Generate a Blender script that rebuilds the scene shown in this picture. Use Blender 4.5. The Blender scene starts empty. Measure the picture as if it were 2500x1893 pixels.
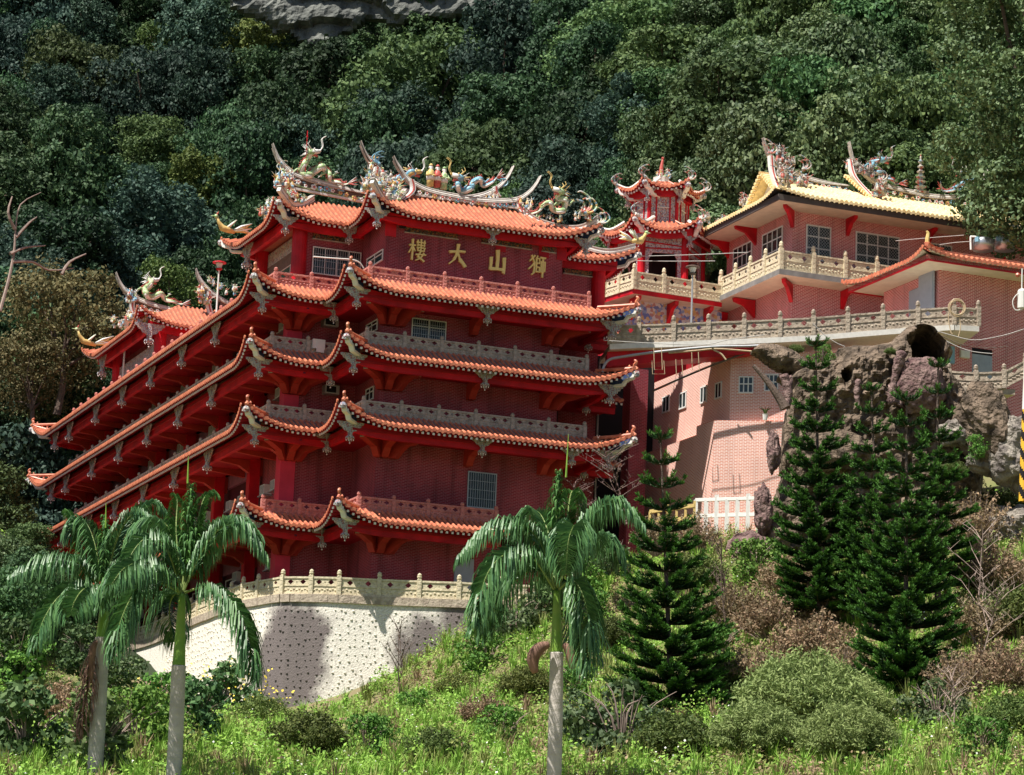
import bpy, math, random
import numpy as np
from mathutils import Vector, Matrix, Euler, noise
random.seed(7); rng = np.random.default_rng(7)
S = bpy.context.scene
COL = S.collection
sin, cos, pi = math.sin, math.cos, math.pi
# ------------------------------------------------------------------ camera
FPX, PITCH, ROLL, YAW = 6959., .2049, .0387, .3827
cam = bpy.data.cameras.new('camera'); camo = bpy.data.objects.new('camera', cam); COL.objects.link(camo)
cam.sensor_width = 36; cam.sensor_fit = 'HORIZONTAL'; cam.lens = 36 * FPX / 2500.
cam.clip_start = .5; cam.clip_end = 3000
camo.matrix_world = Matrix.Rotation(pi / 2 + PITCH, 4, 'X') @ Matrix.Rotation(ROLL, 4, 'Z')
S.camera = camo
# ------------------------------------------------------------------ light
SUN_AZ = math.radians(42)      # the light travels towards this heading (from +x towards +y)
SUN_EL = math.radians(61)
w = bpy.data.worlds.new('World'); S.world = w; w.use_nodes = True
nt = w.node_tree; bg = nt.nodes['Background']
sky = nt.nodes.new('ShaderNodeTexSky'); sky.sky_type = 'NISHITA'; sky.sun_disc = False
sky.sun_elevation = SUN_EL
sd = Vector((-cos(SUN_AZ) * cos(SUN_EL), -sin(SUN_AZ) * cos(SUN_EL), sin(SUN_EL)))   # towards the sun
sky.sun_rotation = math.atan2(sd.x, sd.y)
nt.links.new(sky.outputs[0], bg.inputs[0]); bg.inputs[1].default_value = .052
sl = bpy.data.lights.new('sun', 'SUN'); sl.energy = 5.0; sl.angle = math.radians(.5); sl.color = (1, .95, .86)
so = bpy.data.objects.new('sun', sl); COL.objects.link(so); so.rotation_euler = sd.to_track_quat('Z', 'Y').to_euler()
S.view_settings.view_transform = 'Standard'; S.view_settings.look = 'None'
S.view_settings.exposure = .72; S.view_settings.gamma = 1
S.cycles.max_bounces = 6; S.cycles.transparent_max_bounces = 8

# ------------------------------------------------------------------ frames
MR = np.array((Matrix.Rotation(pi / 2 + PITCH, 3, 'X') @ Matrix.Rotation(ROLL, 3, 'Z')))
DR = np.array([cos(YAW), sin(YAW), 0]); DL = np.array([-sin(YAW), cos(YAW), 0])
def ray(X, Y):
    d = MR @ np.array([(X - 1250) / FPX, -(Y - 946.5) / FPX, -1.]); return d / math.hypot(d[0], d[1])
O3 = ray(1366, 830) * 155; O3[2] = 0
def s2w(p): return O3 + p[0] * DR + p[1] * DL + np.array([0, 0, p[2]])
def w2s(P): P = np.asarray(P) - O3; return np.array([P @ DR, P @ DL, P[2]])
def pv(q, v): d = ray(*q); return w2s(d * ((v + O3 @ DL) / (d @ DL)))       # point on a plane parallel to the fronts
def pu(q, u): d = ray(*q); return w2s(d * ((u + O3 @ DR) / (d @ DR)))       # point on a plane parallel to the long side
def pw(q, z): d = ray(*q); return w2s(d * (z / d[2]))
def pd(q, D): return w2s(ray(*q) * D)
def at(q, D): return ray(*q) * D                                           # world point at ground distance D
def proj(P):
    c = MR.T @ np.asarray(P); return 1250 + FPX * c[0] / -c[2], 946.5 - FPX * c[1] / -c[2]
def crop(s, ox, oy): return lambda x, y: (ox + x * s, oy + y * s)
c1 = crop(.2388, 500, 300); c2 = crop(.2508, 950, 380); c3 = crop(.2687, 1450, 350); c4 = crop(.2687, 1950, 500)
c5 = crop(.2388, 550, 700); c6 = crop(.27125, 1000, 700); c7 = crop(.2985, 50, 650); cb = crop(.2985, 1450, 800)
c8 = crop(.33906, 500, 1050); c9 = crop(.27125, 1900, 300); ca = crop(.4733, 0, 1100); cc = crop(.5033, 1100, 1050)
cd = crop(.42985, 1780, 780); ce = crop(.3582, 60, 800)

# ------------------------------------------------------------------ materials
def mat(name, col, rough=.7, var=.15, vs=3., bump=0, bs=12., bd=.1, spec=.3, metal=0, col2=None, trans=0, island=False, objrand=0, sheen=0):
    m = bpy.data.materials.new(name); m.use_nodes = True; n = m.node_tree.nodes; L = m.node_tree.links
    b = n['Principled BSDF']; b.inputs['Roughness'].default_value = rough; b.inputs['Metallic'].default_value = metal
    b.inputs['Specular IOR Level'].default_value = spec
    tc = n.new('ShaderNodeTexCoord')
    c = Vector(col); c2_ = Vector(col2) if col2 else c * (1 - var)
    mx = n.new('ShaderNodeMix'); mx.data_type = 'RGBA'
    mx.inputs[6].default_value = (*c, 1); mx.inputs[7].default_value = (*c2_, 1)
    if island:
        g = n.new('ShaderNodeNewGeometry'); fac = g.outputs['Random Per Island']
    else:
        t = n.new('ShaderNodeTexNoise'); t.inputs['Scale'].default_value = vs; t.inputs['Detail'].default_value = 6
        L.new(tc.outputs['Object'], t.inputs['Vector'])
        r = n.new('ShaderNodeMapRange'); r.inputs[1].default_value = .35; r.inputs[2].default_value = .65
        L.new(t.outputs[0], r.inputs[0]); fac = r.outputs[0]
    L.new(fac, mx.inputs[0]); out = mx.outputs[2]
    if objrand:
        oi = n.new('ShaderNodeObjectInfo'); hs = n.new('ShaderNodeHueSaturation')
        a = n.new('ShaderNodeMapRange'); a.inputs[3].default_value = .5 - .035 * objrand; a.inputs[4].default_value = .5 + .03 * objrand
        v = n.new('ShaderNodeMapRange'); v.inputs[3].default_value = 1 - .4 * objrand; v.inputs[4].default_value = 1 + .55 * objrand
        mm = n.new('ShaderNodeMath'); mm.operation = 'MULTIPLY'; mm.inputs[1].default_value = 7.31
        fr = n.new('ShaderNodeMath'); fr.operation = 'FRACT'
        L.new(oi.outputs['Random'], a.inputs[0]); L.new(oi.outputs['Random'], mm.inputs[0]); L.new(mm.outputs[0], fr.inputs[0]); L.new(fr.outputs[0], v.inputs[0])
        L.new(a.outputs[0], hs.inputs['Hue']); L.new(v.outputs[0], hs.inputs['Value']); L.new(out, hs.inputs['Color']); out = hs.outputs[0]
    L.new(out, b.inputs['Base Color'])
    if bump:
        t2 = n.new('ShaderNodeTexNoise'); t2.inputs['Scale'].default_value = bs; t2.inputs['Detail'].default_value = 8
        L.new(tc.outputs['Object'], t2.inputs['Vector'])
        bp = n.new('ShaderNodeBump'); bp.inputs['Strength'].default_value = bump; bp.inputs['Distance'].default_value = bd
        L.new(t2.outputs[0], bp.inputs['Height']); L.new(bp.outputs[0], b.inputs['Normal'])
    if trans:
        tr = n.new('ShaderNodeBsdfTranslucent'); ms = n.new('ShaderNodeMixShader'); ms.inputs[0].default_value = trans
        L.new(out, tr.inputs[0]); L.new(b.outputs[0], ms.inputs[1]); L.new(tr.outputs[0], ms.inputs[2])
        L.new(ms.outputs[0], n['Material Output'].inputs[0])
    m.diffuse_color = (*c, 1)
    return m
def brick(name, a, b_, mortar, wv=.07, dirt=.25):
    m = bpy.data.materials.new(name); m.use_nodes = True; n = m.node_tree.nodes; L = m.node_tree.links
    b = n['Principled BSDF']; b.inputs['Roughness'].default_value = .75; b.inputs['Specular IOR Level'].default_value = .3
    uv = n.new('ShaderNodeUVMap'); br = n.new('ShaderNodeTexBrick')
    br.inputs['Scale'].default_value = 1; br.inputs['Brick Width'].default_value = .26; br.inputs['Row Height'].default_value = .085
    br.inputs['Mortar Size'].default_value = .016; br.inputs['Mortar Smooth'].default_value = .2
    br.inputs['Color1'].default_value = (*a, 1); br.inputs['Color2'].default_value = (*b_, 1); br.inputs['Mortar'].default_value = (*mortar, 1)
    L.new(uv.outputs[0], br.inputs['Vector'])
    t = n.new('ShaderNodeTexNoise'); t.inputs['Scale'].default_value = .45; t.inputs['Detail'].default_value = 7
    L.new(uv.outputs[0], t.inputs['Vector'])
    r = n.new('ShaderNodeMapRange'); r.inputs[1].default_value = .3; r.inputs[2].default_value = .75; r.inputs[3].default_value = 1 + dirt * .5; r.inputs[4].default_value = 1 - dirt
    L.new(t.outputs[0], r.inputs[0])
    mp = n.new('ShaderNodeMapping'); mp.inputs['Scale'].default_value = (1.6, .12, 1); L.new(uv.outputs[0], mp.inputs[0]); t3 = n.new('ShaderNodeTexNoise'); t3.inputs['Scale'].default_value = 1.3; t3.inputs['Detail'].default_value = 6; L.new(mp.outputs[0], t3.inputs['Vector'])
    r3 = n.new('ShaderNodeMapRange'); r3.inputs[1].default_value = .5; r3.inputs[2].default_value = .8; r3.inputs[3].default_value = 1; r3.inputs[4].default_value = 1 - dirt * 1.4; L.new(t3.outputs[0], r3.inputs[0]); mu = n.new('ShaderNodeMath'); mu.operation = 'MULTIPLY'; L.new(r.outputs[0], mu.inputs[0]); L.new(r3.outputs[0], mu.inputs[1]); r = mu
    hs = n.new('ShaderNodeHueSaturation'); L.new(r.outputs[0], hs.inputs['Value']); L.new(br.outputs[0], hs.inputs['Color'])
    L.new(hs.outputs[0], b.inputs['Base Color'])
    return m
def mottled(name, cols, scale=9., rough=.6, bump=.6, detail=2.):
    """carved, many-coloured painted relief"""
    m = bpy.data.materials.new(name); m.use_nodes = True; n = m.node_tree.nodes; L = m.node_tree.links
    b = n['Principled BSDF']; b.inputs['Roughness'].default_value = rough
    tc = n.new('ShaderNodeTexCoord'); v = n.new('ShaderNodeTexVoronoi'); v.inputs['Scale'].default_value = scale
    L.new(tc.outputs['Object'], v.inputs['Vector'])
    sp = n.new('ShaderNodeSeparateColor'); L.new(v.outputs['Color'], sp.inputs[0])
    cr = n.new('ShaderNodeValToRGB'); cr.color_ramp.interpolation = 'CONSTANT'
    k = len(cols)
    while len(cr.color_ramp.elements) < k: cr.color_ramp.elements.new(.5)
    for i, c in enumerate(cols): cr.color_ramp.elements[i].position = i / k; cr.color_ramp.elements[i].color = (*c, 1)
    L.new(sp.outputs[0], cr.inputs[0]); L.new(cr.outputs[0], b.inputs['Base Color'])
    bp = n.new('ShaderNodeBump'); bp.inputs['Strength'].default_value = bump; bp.inputs['Distance'].default_value = .05; bp.invert = True
    L.new(v.outputs['Distance'], bp.inputs['Height']); L.new(bp.outputs[0], b.inputs['Normal'])
    return m
M = {}
M['brick'] = brick('maroon_brick', (.32, .017, .032), (.21, .012, .026), (.38, .13, .155), dirt=.38)
M['brick_salmon'] = brick('sunlit_salmon_brick', (.70, .28, .20), (.62, .22, .16), (.88, .78, .72), dirt=.12)  # brick and mortar lightened so the colour itself holds the sun's glare
M['brick_pink'] = brick('salmon_brick', (.50, .065, .07), (.38, .05, .055), (.80, .56, .54), dirt=.22)
M['brick_rose'] = brick('rose_brick', (.36, .08, .075), (.28, .06, .06), (.5, .36, .35), dirt=.2)
M['red'] = mat('red_paint', (.62, .008, .02), .5, .45, .9)
M['red_dark'] = mat('red_paint_soffit', (.34, .006, .014), .6, .2, 2)  # darker copy of the red paint, deepens the shade under the eaves
M['red_orange'] = mat('orange_red_beam', (.42, .035, .022), .6, .2, 2)
M['pink'] = mat('sunlit_red_column_paint', (.70, .04, .085), .5, .25, .9)  # red shifted pinker to carry sunlight on the corner columns
M['tile'] = mat('orange_glazed_tile', (.66, .23, .125), .4, .3, 3, spec=.4, col2=(.44, .12, .07))
M['tile_pan'] = mat('orange_tile_pan', (.40, .13, .07), .6, .35, 4, col2=(.26, .12, .09))
M['tile_grey'] = mat('weathered_grey_pan', (.27, .24, .26), .7, .3, 4)
M['tile_y'] = mat('yellow_glazed_tile', (.90, .76, .46), .35, .3, 5, spec=.5, col2=(.80, .58, .26))
M['tile_ypan'] = mat('yellow_tile_pan', (.86, .70, .40), .6, .3, 4)
M['white'] = mat('white_paint', (.78, .77, .74), .6, .08, 4)
M['white_dot'] = mat('white_rafter_end', (.85, .80, .80), .6, .1, 4)
M['cream'] = mat('cream_render', (.66, .58, .44), .8, .12, 2, bump=.1)
M['cream_stone'] = mat('cream_carved_stone', (.70, .62, .44), .8, .22, 6, bump=.35, bs=9, col2=(.50, .43, .30))
M['grey_stone'] = mat('grey_carved_stone', (.50, .44, .38), .85, .3, 5, bump=.4, bs=9, col2=(.30, .26, .23))
M['terra'] = mat('terracotta_carved_stone', (.62, .25, .21), .8, .25, 5, bump=.4, bs=9, col2=(.42, .16, .14))
M['old_stone'] = mat('weathered_balustrade_stone', (.50, .42, .33), .85, .3, 4, bump=.5, bs=8, col2=(.30, .24, .19))
M['glass'] = mat('dark_window_glass', (.02, .035, .04), .12, .3, 2, spec=.6)
M['frame'] = mat('white_window_frame', (.78, .78, .76), .5, .1, 4)
M['bars'] = mat('grey_window_bars', (.42, .44, .45), .4, .1, 4, metal=.4)
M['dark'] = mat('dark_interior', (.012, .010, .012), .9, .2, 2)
M['gold'] = mat('gold_leaf_letter', (.95, .72, .24), .4, .1, 6, metal=.15, spec=.6)
M['ridge'] = mat('brown_ridge_band', (.20, .13, .11), .8, .25, 4)
M['ridge_grey'] = mat('grey_ridge_moulding', (.50, .45, .41), .7, .25, 5, col2=(.30, .27, .25))
M['ridge_white'] = mat('pale_ridge_moulding', (.74, .71, .66), .7, .15, 5)
M['blue'] = mat('blue_paint', (.03, .06, .17), .6, .2, 3)
M['pale_blue'] = mat('pale_blue_porcelain', (.26, .50, .64), .4, .3, 8)
M['green'] = mat('green_porcelain', (.22, .42, .16), .4, .3, 6, col2=(.60, .62, .40))
M['yellow'] = mat('yellow_porcelain', (.72, .52, .20), .4, .2, 8)
M['scarlet'] = mat('scarlet_porcelain', (.55, .12, .10), .4, .2, 8)
M['carved'] = mottled('carved_grey_blue_bracket', [(.30, .30, .34), (.44, .44, .46), (.25, .27, .36), (.48, .42, .36), (.33, .12, .12), (.52, .50, .48)], 14)
M['frieze'] = mottled('carved_gold_frieze', [(.03, .015, .015), (.26, .10, .03), (.03, .03, .03), (.30, .14, .05), (.05, .08, .07), (.16, .03, .03)], 16)
M['relief'] = mottled('painted_wall_relief', [(.50, .46, .45), (.26, .28, .38), (.42, .14, .13), (.58, .52, .44), (.28, .32, .32), (.5, .48, .50), (.30, .14, .13), (.54, .5, .5)], 15)
M['scenery'] = mottled('painted_blue_panel', [(.46, .44, .46), (.12, .16, .40), (.20, .28, .48), (.52, .36, .16), (.52, .50, .50), (.4, .2, .18)], 5.5, bump=.1)
M['figs'] = mottled('porcelain_figures', [(.62, .58, .54), (.50, .13, .10), (.62, .60, .58), (.25, .42, .55), (.65, .60, .50), (.35, .45, .25), (.60, .40, .14)], 6)
M['figs_grey'] = mottled('weathered_porcelain_figures', [(.36, .33, .31), (.42, .12, .10), (.46, .42, .38), (.22, .30, .34), (.5, .46, .4), (.24, .2, .19)], 6)
M['metal'] = mat('brushed_steel', (.55, .57, .6), .3, .1, 4, metal=.8)
M['galv'] = mat('galvanised_pipe', (.40, .41, .43), .45, .15, 4, metal=.3)
M['grey_paint'] = mat('blue_grey_door_paint', (.33, .38, .44), .5, .1, 3)
M['plastic'] = mat('pale_plastic', (.70, .70, .66), .5, .08, 4)
M['wire'] = mat('pale_cable', (.45, .43, .41), .6, .1, 4)
M['rope'] = mat('tan_hose', (.55, .42, .27), .7, .2, 6)
M['rock'] = mat('weathered_concrete_rock', (.25, .185, .135), .9, .3, 1.3, bump=1.0, bs=3.5, bd=.5, col2=(.055, .04, .028))
M['rock_pink'] = mat('pinkish_rock_bark', (.28, .19, .17), .9, .3, 2.2, bump=1.0, bs=3, bd=.5, col2=(.11, .06, .06))
M['rock_pale'] = mat('pale_boulder', (.36, .32, .27), .9, .3, 1.6, bump=1, bs=2.6, bd=.5, col2=(.13, .11, .10))
M['cliff'] = mat('grey_cliff_rock', (.21, .22, .20), .95, .3, .5, bump=.8, bs=1.5, bd=.6, col2=(.09, .095, .09))
M['trunk'] = mat('grey_palm_trunk', (.56, .51, .46), .8, .25, 3, bump=.5, bs=6)
M['shaft'] = mat('green_crownshaft', (.15, .30, .04), .45, .25, 2, col2=(.24, .36, .06))
M['bark'] = mat('brown_bark', (.14, .10, .08), .9, .3, 4, bump=.6)
M['twig'] = mat('pale_dry_twig', (.36, .27, .23), .9, .3, 4)
M['dead'] = mat('dead_brown_frond', (.27, .15, .11), .8, .4, 5)
M['palm'] = mat('palm_leaflet', (.12, .25, .08), .45, .3, 3, spec=.45, island=True, col2=(.04, .12, .045), trans=.15)
M['palm_young'] = mat('young_palm_leaflet', (.11, .24, .055), .5, .3, 3, spec=.3, island=True, col2=(.045, .13, .035), trans=.2)
M['rib'] = mat('palm_midrib', (.25, .33, .10), .5, .2, 3)
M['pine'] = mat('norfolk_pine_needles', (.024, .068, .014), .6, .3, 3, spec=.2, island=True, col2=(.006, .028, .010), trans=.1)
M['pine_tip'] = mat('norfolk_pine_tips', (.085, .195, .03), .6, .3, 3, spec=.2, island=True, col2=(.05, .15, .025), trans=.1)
def leafm(name, a, b, tr=.2, rnd=1., sp=.2): return mat(name, a, .65, island=True, col2=b, trans=tr, objrand=rnd, spec=sp)
M['leaf_dark'] = leafm('dark_green_leaves', (.052, .105, .042), (.018, .048, .024), sp=.25)
M['leaf_blue'] = leafm('bluish_green_leaves', (.056, .098, .068), (.022, .050, .040), sp=.25)  # bluish cast in the leaf colour stands in for haze over far trees
M['leaf_mid'] = leafm('mid_green_leaves', (.10, .165, .055), (.034, .075, .028), sp=.25)
M['leaf_olive'] = leafm('yellow_green_leaves', (.15, .19, .05), (.06, .10, .025), sp=.25)
M['leaf_tan'] = leafm('tan_flowering_leaves', (.20, .165, .075), (.085, .085, .035), rnd=.3)
M['leaf_near'] = leafm('glossy_grey_green_leaves', (.14, .20, .075), (.04, .085, .03), rnd=.5, sp=.5)
M['leaf_fresh'] = leafm('fresh_green_leaves', (.16, .30, .055), (.06, .16, .03), rnd=.4)
M['leaf_feather'] = leafm('feathery_olive_leaves', (.32, .38, .14), (.16, .22, .07), rnd=.3)
M['leaf_dry'] = leafm('dry_brown_leaves', (.38, .26, .16), (.19, .16, .09), rnd=.4)
M['petal_w'] = mat('white_petals', (.75, .75, .68), .6, .05, 4)
M['petal_y'] = mat('yellow_petals', (.85, .66, .08), .6, .05, 4)
# ------------------------------------------------------------------ builders
ORG = {}
def tag(o, label=None, cat=None, group=None, kind=None):
    for k, v in (('label', label), ('category', cat), ('group', group), ('kind', kind)):
        if v: o[k] = v
    return o
def thing(name, org, label=None, cat=None, group=None, site=True):
    """Empty at the base of a thing. site=True: org and all its parts are in the site frame (u, v, z)"""
    o = bpy.data.objects.new(name, None); COL.objects.link(o); o.empty_display_size = .5
    if site: o.location = s2w(org); o.rotation_euler = (0, 0, YAW)
    else: o.location = org
    ORG[o] = np.array(org, float); return tag(o, label, cat, group)
class MB:
    def __init__(s): s.v = []; s.f = []; s.m = []
    def add(s, vs, fs, mi=0):
        b = len(s.v); s.v.extend([tuple(map(float, x)) for x in vs])
        for f in fs: s.f.append(tuple(b + i for i in f)); s.m.append(mi)
    def box(s, x0, x1, y0, y1, z0, z1, mi=0):
        s.add([(x0, y0, z0), (x1, y0, z0), (x1, y1, z0), (x0, y1, z0), (x0, y0, z1), (x1, y0, z1), (x1, y1, z1), (x0, y1, z1)],
              [(0, 3, 2, 1), (4, 5, 6, 7), (0, 1, 5, 4), (1, 2, 6, 5), (2, 3, 7, 6), (3, 0, 4, 7)], mi)
    def beam(s, p0, p1, wd, h, mi=0, up=(0, 0, 1)):
        """box along p0-p1; p is the middle of the section"""
        p0 = np.array(p0, float); p1 = np.array(p1, float); d = p1 - p0; d = d / (np.linalg.norm(d) + 1e-9)
        a = np.cross(d, up); a = a / (np.linalg.norm(a) + 1e-9) * wd / 2; b = np.cross(a, d); b = b / (np.linalg.norm(b) + 1e-9) * h / 2
        vs = [p + i * a + j * b for p in (p0, p1) for i, j in ((-1, -1), (1, -1), (1, 1), (-1, 1))]
        s.add(vs, [(0, 1, 2, 3), (7, 6, 5, 4), (0, 4, 5, 1), (1, 5, 6, 2), (2, 6, 7, 3), (3, 7, 4, 0)], mi)
    def tube(s, pts, r, n=6, mi=0, cap=True):
        pts = [np.array(p, float) for p in pts]; k = len(pts)
        if not hasattr(r, '__len__'): r = [r] * k
        ref = None; rings = []
        for i, p in enumerate(pts):
            d = pts[min(i + 1, k - 1)] - pts[max(i - 1, 0)]; d = d / (np.linalg.norm(d) + 1e-9)
            if ref is None: ref = np.array([0, 0, 1.]) if abs(d[2]) < .9 else np.array([1., 0, 0])
            a = np.cross(d, ref); a /= np.linalg.norm(a) + 1e-9; b = np.cross(d, a); ref = -b if False else ref - (ref @ d) * d
            if np.linalg.norm(ref) < .1: ref = b
            rings.append([p + r[i] * (cos(2 * pi * j / n) * a + sin(2 * pi * j / n) * b) for j in range(n)])
        vs = [q for R_ in rings for q in R_]; fs = []
        for i in range(k - 1):
            for j in range(n):
                fs.append((i * n + j, (i + 1) * n + j, (i + 1) * n + (j + 1) % n, i * n + (j + 1) % n))
        if cap: fs += [tuple(range(n)), tuple(range((k - 1) * n, k * n))[::-1]]
        s.add(vs, fs, mi)
    def lathe(s, c, prof, n=10, mi=0):
        vs = []; k = len(prof)
        for r, z in prof: vs += [(c[0] + r * cos(2 * pi * j / n), c[1] + r * sin(2 * pi * j / n), c[2] + z) for j in range(n)]
        fs = [(i * n + j, i * n + (j + 1) % n, (i + 1) * n + (j + 1) % n, (i + 1) * n + j) for i in range(k - 1) for j in range(n)]
        fs += [tuple(range(n))[::-1], tuple(range((k - 1) * n, k * n))]
        s.add(vs, fs, mi)
    def prism(s, poly, z0, z1, mi=0, mtop=None, mbot=None):
        n = len(poly); vs = [(x, y, z0) for x, y in poly] + [(x, y, z1) for x, y in poly]
        s.add(vs, [(i, (i + 1) % n, n + (i + 1) % n, n + i) for i in range(n)], mi)
        s.add(vs, [tuple(range(n, 2 * n))], mi if mtop is None else mtop); s.add(vs, [tuple(range(n))[::-1]], mi if mbot is None else mbot)
    def extr(s, poly3, vec, mi=0):
        n = len(poly3); a = [np.array(p, float) for p in poly3]; vec = np.array(vec, float)
        s.add(a + [p + vec for p in a], [tuple(range(n)), tuple(range(n, 2 * n))[::-1]] + [(i, n + i, n + (i + 1) % n, (i + 1) % n) for i in range(n)], mi)
    def ball(s, c, r, mi=0, n=6, sc=(1, 1, 1)):
        prof = [(max(sin(pi * i / 4), .03), -cos(pi * i / 4)) for i in range(5)]; vs = []
        for a, z in prof: vs += [(c[0] + r * sc[0] * a * cos(2 * pi * j / n), c[1] + r * sc[1] * a * sin(2 * pi * j / n), c[2] + r * sc[2] * z) for j in range(n)]
        s.add(vs, [(i * n + j, i * n + (j + 1) % n, (i + 1) * n + (j + 1) % n, (i + 1) * n + j) for i in range(4) for j in range(n)], mi)
    def spike(s, p, d, L_, r, mi=0):
        p = np.array(p, float); d = np.array(d, float); d /= np.linalg.norm(d) + 1e-9
        s.tube([p, p + d * L_ * .5, p + d * L_], [r, r * .6, r * .08], 4, mi)
    def build(s, name, mats, parent=None, uv=False, smooth=False, org=None):
        if not s.v: return None
        if org is None: org = ORG[parent] if parent is not None else np.zeros(3)
        V = np.array(s.v) - org
        me = bpy.data.meshes.new(name); me.from_pydata(V.tolist(), [], s.f)
        ml = mats if isinstance(mats, (list, tuple)) else [mats]
        for x in ml: me.materials.append(M[x] if isinstance(x, str) else x)
        me.polygons.foreach_set('material_index', s.m)
        if smooth: me.polygons.foreach_set('use_smooth', [True] * len(s.f))
        if uv:
            ul = me.uv_layers.new(name='UVMap'); W0 = np.array(s.v)
            for p in me.polygons:
                nn = p.normal
                if abs(nn.z) > .8: ax = (1, 0, 0); ay = (0, 1, 0)
                else:
                    l_ = math.hypot(nn.x, nn.y); ax = (-nn.y / l_, nn.x / l_, 0); ay = (0, 0, 1)
                for li in p.loop_indices:
                    q = W0[me.loops[li].vertex_index]; ul.data[li].uv = (q[0] * ax[0] + q[1] * ax[1], q[0] * ay[0] + q[1] * ay[1] + q[2] * ay[2])
        me.validate(); o = bpy.data.objects.new(name, me); COL.objects.link(o)
        if parent is not None: o.parent = parent; ORG[o] = org
        return o
def solo(mb, name, mats, label, cat, org, group=None, site=True, **k):
    """a thing that is one mesh"""
    o = mb.build(name, mats, None, org=np.array(org, float), **k)
    if site: o.location = s2w(org); o.rotation_euler = (0, 0, YAW)
    else: o.location = org
    return tag(o, label, cat, group)
def place(src, parent, loc, rot=0, name=None, sc=1):
    """copy of a part, put at a site-frame point under parent"""
    o = src.copy(); COL.objects.link(o); o.parent = parent
    o.location = Vector(np.array(loc, float) - ORG[parent]); o.rotation_euler = (0, 0, rot); o.scale = (sc, sc, sc)
    ORG[o] = np.array(loc, float); return o
def proto(mb, name, mats, **k):
    """mesh only; first use is the object itself"""
    o = mb.build(name, mats, None, org=np.zeros(3), **k); COL.objects.unlink(o); return o
def smooth_path(pts, n=4):
    pts = [np.array(p, float) for p in pts]; out = []
    for i in range(len(pts) - 1):
        p0 = pts[max(i - 1, 0)]; p1 = pts[i]; p2 = pts[i + 1]; p3 = pts[min(i + 2, len(pts) - 1)]
        for k in range(n):
            t = k / n; out.append(.5 * ((2 * p1) + (-p0 + p2) * t + (2 * p0 - 5 * p1 + 4 * p2 - p3) * t * t + (-p0 + 3 * p1 - 3 * p2 + p3) * t ** 3))
    out.append(pts[-1]); return out
def mesh_np(name, V, F, mats, mi=None, uvs=False):
    me = bpy.data.meshes.new(name); nv = len(V); nf = len(F); k = F.shape[1]
    me.vertices.add(nv); me.vertices.foreach_set('co', V.astype(np.float32).ravel())
    me.loops.add(nf * k); me.loops.foreach_set('vertex_index', F.astype(np.int32).ravel())
    me.polygons.add(nf); me.polygons.foreach_set('loop_start', np.arange(0, nf * k, k, dtype=np.int32))
    for x in mats: me.materials.append(M[x] if isinstance(x, str) else x)
    if mi is not None: me.polygons.foreach_set('material_index', np.asarray(mi, dtype=np.int32))
    me.update(calc_edges=True); return me
def leaf_quads(P, N, size, aspect=1.7, jitter=.8, rg=rng):
    """one rhombic leaf per point, facing N roughly"""
    n = len(P); N = N + rg.normal(0, jitter, (n, 3)); N /= np.linalg.norm(N, axis=1)[:, None] + 1e-9
    A = np.cross(N, rg.normal(0, 1, (n, 3))); A /= np.linalg.norm(A, axis=1)[:, None] + 1e-9; B = np.cross(N, A)
    s = (size * rg.uniform(.6, 1.35, n))[:, None]
    V = np.stack([P - A * s * .5 * aspect, P - B * s * .5 + N * s * .12, P + A * s * .5 * aspect, P + B * s * .5 + N * s * .12], 1).reshape(-1, 3)
    return V, np.arange(4 * n).reshape(n, 4)

# ------------------------------------------------------------------ terrain (thin-plate surface through surveyed points)
CP = [  # (pixel x, pixel y, ground distance)
 (-400, 1893, 95), (200, 1893, 95), (700, 1893, 96), (1250, 1893, 95), (1800, 1893, 94), (2500, 1893, 92), (2900, 1893, 92),
 (300, 1800, 110), (900, 1800, 128), (1300, 1800, 112), (1900, 1800, 110), (2500, 1760, 108),
 (1250, 1700, 125), (1700, 1680, 124), (2300, 1660, 120), (150, 1790, 124), (500, 1800, 132), (700, 1790, 140), (900, 1775, 142),
 (1300, 1580, 138), (1750, 1540, 136), (2200, 1500, 132), (2500, 1500, 130), (1000, 1660, 144), (1150, 1540, 146),
 (1300, 1490, 148), (1500, 1400, 147), (1800, 1330, 148), (2100, 1380, 146), (2350, 1330, 147), (2500, 1280, 148), (2800, 1250, 150),
 (0, 1660, 150), (-300, 1560, 150), (180, 1690, 166), (330, 1710, 158), (500, 1735, 152), (0, 1420, 176), (60, 1330, 188), (-400, 1200, 190), (0, 1060, 215), (-300, 600, 275), (0, 560, 270), (0, 0, 330), (-400, -200, 360),
 (600, 820, 262), (600, 400, 295), (600, 0, 335), (1000, 600, 262), (1250, 620, 240), (1250, 300, 285), (1250, 0, 325),
 (1500, 640, 215), (1700, 500, 208), (1800, 0, 265), (2150, 500, 200), (2300, 0, 240), (2700, 300, 215), (2900, -200, 250), (1000, -500, 400), (2200, -500, 330), (0, -500, 410)]
cp = np.array([at((x, y), D) for x, y, D in CP] + [(0, 0, -1.7), (-60, 0, -2), (60, 0, -2), (0, 45, .5), (-50, 45, 0), (50, 45, 0), (-120, 60, 2), (120, 60, 3),
    (150, 150, 35), (-150, 150, 25), (-25, 185, 19.4), (-10, 170, 19.4), (5, 165, 19.4), (-38, 200, 21), (14, 166, 28), (30, 172, 36), (-25, 210, 26)])
def tps_fit(P):
    n = len(P); d = np.linalg.norm(P[:, None, :2] - P[None, :, :2], axis=2)
    K = np.where(d > 0, d ** 2 * np.log(d + 1e-9), 0) + np.eye(n) * 25.
    A = np.zeros((n + 3, n + 3)); A[:n, :n] = K; A[:n, n] = 1; A[:n, n + 1:] = P[:, :2]; A[n:, :n] = A[:n, n:].T
    return np.linalg.solve(A, np.r_[P[:, 2], 0, 0, 0])
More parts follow.
